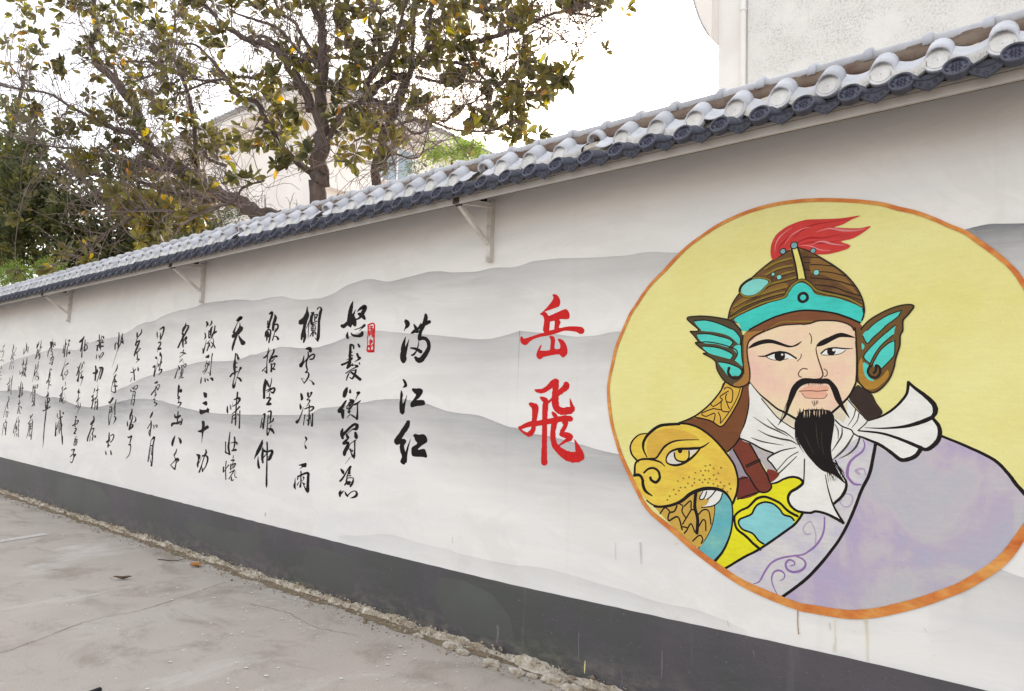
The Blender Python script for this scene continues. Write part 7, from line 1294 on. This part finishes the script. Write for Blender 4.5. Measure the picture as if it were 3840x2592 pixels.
# ------------------------------------------------------------------ other trees and shrubs behind the wall
def bushy(name, label, cat, base, blobs, mat, leafL, n, wf, trunkpts, seed, stems=0, tone=(.2, .9), up=.3, mag_like=0):
    rr = random.Random(seed); base = Vector(base)
    root = empty(name, base, label=label, cat=cat)
    b = MB()
    for pts, r0, r1 in trunkpts:
        C = crom([tuple(p) for p in pts], 4); m = len(C); b.tube([Vector(p) - base for p in C], [r0 + (r1 - r0) * i / (m - 1) for i in range(m)], 8)
    b.build('trunk', M_bark, root)
    f = MB(); tones = []; tw = MB()
    for (c, rad, k) in blobs:
        c = Vector(c)
        cnt = int(n * k)
        clumps = max(4, cnt // 16)
        for _ in range(clumps):
            while True:
                q = Vector((rr.uniform(-1, 1), rr.uniform(-1, 1), rr.uniform(-1, 1)))
                if q.length < 1: break
            q = q * (.55 + .45 * rr.random()) ; cc = c + Vector((q.x * rad[0], q.y * rad[1], q.z * rad[2]))
            if cc.y < .4: cc.y = .4 + rr.random() * .3
            tcl = rr.uniform(*tone); outd = (cc - c).normalized() + Vector((0, 0, up)); outd.normalize()
            if rr.random() < .5: tw.tube([cc - outd * leafL * 3 - base, cc - base], [.008, .003], 4, 0, False)
            for _k in range(max(3, cnt // clumps)):
                d = (outd + Vector((rr.gauss(0, .8), rr.gauss(0, .8), rr.gauss(0, .7)))).normalized()
                p = cc + Vector((rr.gauss(0, 1), rr.gauss(0, 1), rr.gauss(0, 1))) * leafL * (.8 if mag_like else 1.5) * .6
                v, fs_ = leaf_verts(p, d, leafL * rr.uniform(.7, 1.25), rr, wf)
                f.add([x - base for x in v], fs_, 0, False); tn = min(1, max(0, tcl + rr.gauss(0, .12))); tones += [tn] * len(v)
    me = f.mesh('crown', mat); tone_attr(me, tones); link('crown', me, root, kind='stuff')
    if tw.v: tw.build('twigs', M_twig, root, kind='stuff')
    return root
bushy('evergreen_tree', 'dark leafy evergreen tree at left behind the wall, with a stout bare trunk', 'tree', (-17.98, 3.25, 0), [((-20.51, 1.51, 7.05), (0.90, 0.70, 0.80), 1), ((-19.59, 2.08, 6.50), (0.90, 0.70, 0.80), 1.2), ((-20.54, 1.61, 5.99), (1.10, 0.70, 1.00), 1.4), ((-18.62, 2.57, 5.93), (0.80, 0.70, 0.80), 1.1), ((-19.61, 2.08, 5.30), (1.20, 0.80, 0.90), 1.6), ((-18.22, 3.20, 6.69), (0.50, 0.50, 0.50), 0.35), ((-17.80, 3.54, 5.71), (0.70, 0.60, 0.70), 0.8), ((-18.65, 2.66, 4.97), (0.80, 0.70, 0.60), 1.1), ((-20.53, 1.76, 4.81), (1.10, 0.70, 0.80), 1.4), ((-17.10, 3.87, 5.62), (0.60, 0.50, 0.60), 0.6), ((-18.12, 2.78, 5.39), (0.60, 0.60, 0.60), 0.8), ((-20.18, 1.69, 7.85), (0.80, 0.60, 0.70), 0.8), ((-19.01, 2.37, 7.01), (0.70, 0.50, 0.60), 0.6), ((-19.00, 2.12, 5.88), (1.00, 0.60, 0.80), 1.3), ((-19.72, 1.46, 6.36), (1.00, 0.60, 0.80), 1.2), ((-17.84, 2.97, 4.74), (0.90, 0.50, 0.60), 1.0), ((-18.87, 2.22, 4.85), (1.10, 0.50, 0.70), 1.2), ((-17.50, 3.34, 5.10), (0.70, 0.50, 0.50), 0.9), ((-20.00, 1.37, 5.20), (0.90, 0.50, 0.80), 1.1)], M_leafd, 0.15, 700, 0.42, [(((-18.00, 3.31, 4.04), (-17.99, 3.20, 5.03), (-18.00, 3.15, 5.37), (-17.99, 3.12, 5.68), (-18.08, 3.00, 6.03), (-18.30, 2.79, 6.28), (-18.55, 2.55, 6.57), (-18.84, 2.27, 6.88), (-19.22, 1.91, 7.24)), 0.16, 0.04), (((-17.17, 3.67, 4.67), (-17.15, 3.61, 5.27), (-17.11, 3.60, 5.62), (-17.12, 3.55, 6.00)), 0.05, 0.03), (((-18.00, 3.22, 4.81), (-18.40, 2.86, 5.05), (-18.79, 2.50, 5.28), (-19.22, 2.10, 5.65), (-19.65, 1.69, 6.01)), 0.09, 0.03)], 31, tone=(.1, .75), mag_like=1)
bushy('broadleaf_tree', 'tall dark tree crown filling the far left edge behind the magnolia', 'tree', (-23.01, 1.64, 0), [((-22.77, 1.34, 9.07), (1.20, 1.00, 1.00), 1), ((-22.47, 1.71, 8.08), (1.10, 0.90, 0.90), 1), ((-22.94, 1.43, 7.06), (1.30, 1.00, 1.10), 1.3), ((-22.47, 1.94, 6.15), (1.20, 1.00, 1.00), 1.2), ((-22.78, 1.78, 5.35), (1.10, 0.80, 0.90), 1.0), ((-22.03, 1.89, 7.46), (1.20, 0.80, 1.00), 1.3), ((-21.73, 2.25, 6.48), (1.20, 0.80, 1.00), 1.3), ((-21.93, 1.82, 6.55), (1.20, 0.80, 1.00), 1.2)], M_leafd, 0.15, 600, 0.42, [(((-23.03, 1.70, 4.20), (-22.93, 1.62, 5.63), (-22.50, 1.80, 7.08), (-22.41, 1.75, 8.08), (-22.22, 1.80, 9.02), (-22.02, 1.85, 9.96)), 0.15, 0.04)], 32, tone=(.2, .85), mag_like=1)
bushy('yellowing_tree', 'smaller tree with yellowing leaves between the dark evergreen and the big magnolia limb', 'tree', (-15.92, 3.43, 0), [((-16.06, 3.16, 5.74), (0.60, 0.50, 0.50), 0.8), ((-15.30, 3.49, 6.01), (0.60, 0.50, 0.40), 0.7), ((-16.32, 2.87, 6.32), (0.50, 0.50, 0.50), 0.6), ((-14.47, 3.68, 5.91), (0.40, 0.40, 0.35), 0.4), ((-15.22, 3.39, 5.25), (0.70, 0.50, 0.40), 0.8), ((-16.17, 3.13, 5.20), (0.70, 0.50, 0.40), 0.8), ((-16.82, 2.77, 5.83), (0.50, 0.50, 0.50), 0.7)], M_leaf, 0.17, 420, 0.46, [(((-15.93, 3.45, 4.20), (-15.99, 3.29, 5.09), (-16.06, 3.16, 5.74), (-16.23, 2.95, 6.33)), 0.06, 0.02), (((-15.97, 3.32, 4.97), (-15.55, 3.47, 5.55), (-15.26, 3.53, 6.07)), 0.04, 0.015)], 37, tone=(.25, .9), mag_like=1)
bushy('green_shrub', 'bright green feathery shrub behind the coping at the far left', 'shrub', (-17.93, 1.44, 0), [((-18.24, 1.14, 4.09), (0.70, 0.40, 0.35), 1.0), ((-17.65, 1.62, 4.23), (0.60, 0.40, 0.30), 0.8), ((-18.60, 0.85, 3.95), (0.60, 0.40, 0.35), 0.8)], M_leafb, 0.085, 900, 0.22, [(((-17.94, 1.45, 3.63), (-17.97, 1.37, 4.10)), 0.03, 0.015), (((-18.25, 1.19, 3.62), (-18.29, 1.12, 3.97)), 0.03, 0.015)], 33, tone=(.2, .9))
bushy('cypress_shrub', 'dense fine-leaved green shrub just left of the main magnolia fork', 'shrub', (-14.27, 3.74, 0), [((-14.25, 3.67, 5.35), (0.65, 0.50, 0.42), 1.4), ((-13.94, 3.90, 5.53), (0.40, 0.40, 0.35), 0.7), ((-14.52, 3.47, 5.11), (0.50, 0.40, 0.35), 0.9), ((-14.83, 3.23, 4.93), (0.40, 0.40, 0.30), 0.6)], M_leafc, 0.06, 1500, 0.16, [(((-14.28, 3.76, 4.39), (-14.26, 3.68, 5.18)), 0.05, 0.02)], 34, tone=(.2, .9))
bushy('lime_green_tree', 'small lime green tree far behind, right of the cream house above the coping', 'tree', (-14.66, 10.84, 0), [((-14.63, 10.73, 9.24), (0.80, 0.70, 0.42), 1.0), ((-14.20, 11.09, 9.26), (0.50, 0.50, 0.30), 0.5), ((-15.00, 10.45, 8.99), (0.50, 0.50, 0.35), 0.6), ((-14.07, 11.18, 9.43), (0.40, 0.30, 0.25), 0.25), ((-13.97, 11.32, 8.96), (0.50, 0.40, 0.30), 0.5)], M_leafb, 0.11, 900, 0.3, [(((-14.68, 10.88, 7.66), (-14.61, 10.79, 8.93)), 0.07, 0.03)], 35, tone=(.3, 1.0))
bushy('low_green_shrub', 'low green shrub showing in gaps between the house and the magnolia trunk', 'shrub', (-16.99, 6.43, 0), [((-18.54, 4.01, 5.36), (0.80, 0.50, 0.40), 0.8), ((-18.01, 4.43, 5.59), (0.70, 0.50, 0.40), 0.8), ((-13.97, 8.83, 7.91), (0.50, 0.40, 0.35), 0.4)], M_leafc, 0.09, 700, 0.25, [(((-18.35, 4.26, 4.56), (-18.33, 4.20, 5.24)), 0.04, 0.02)], 36, tone=(.3, .9))
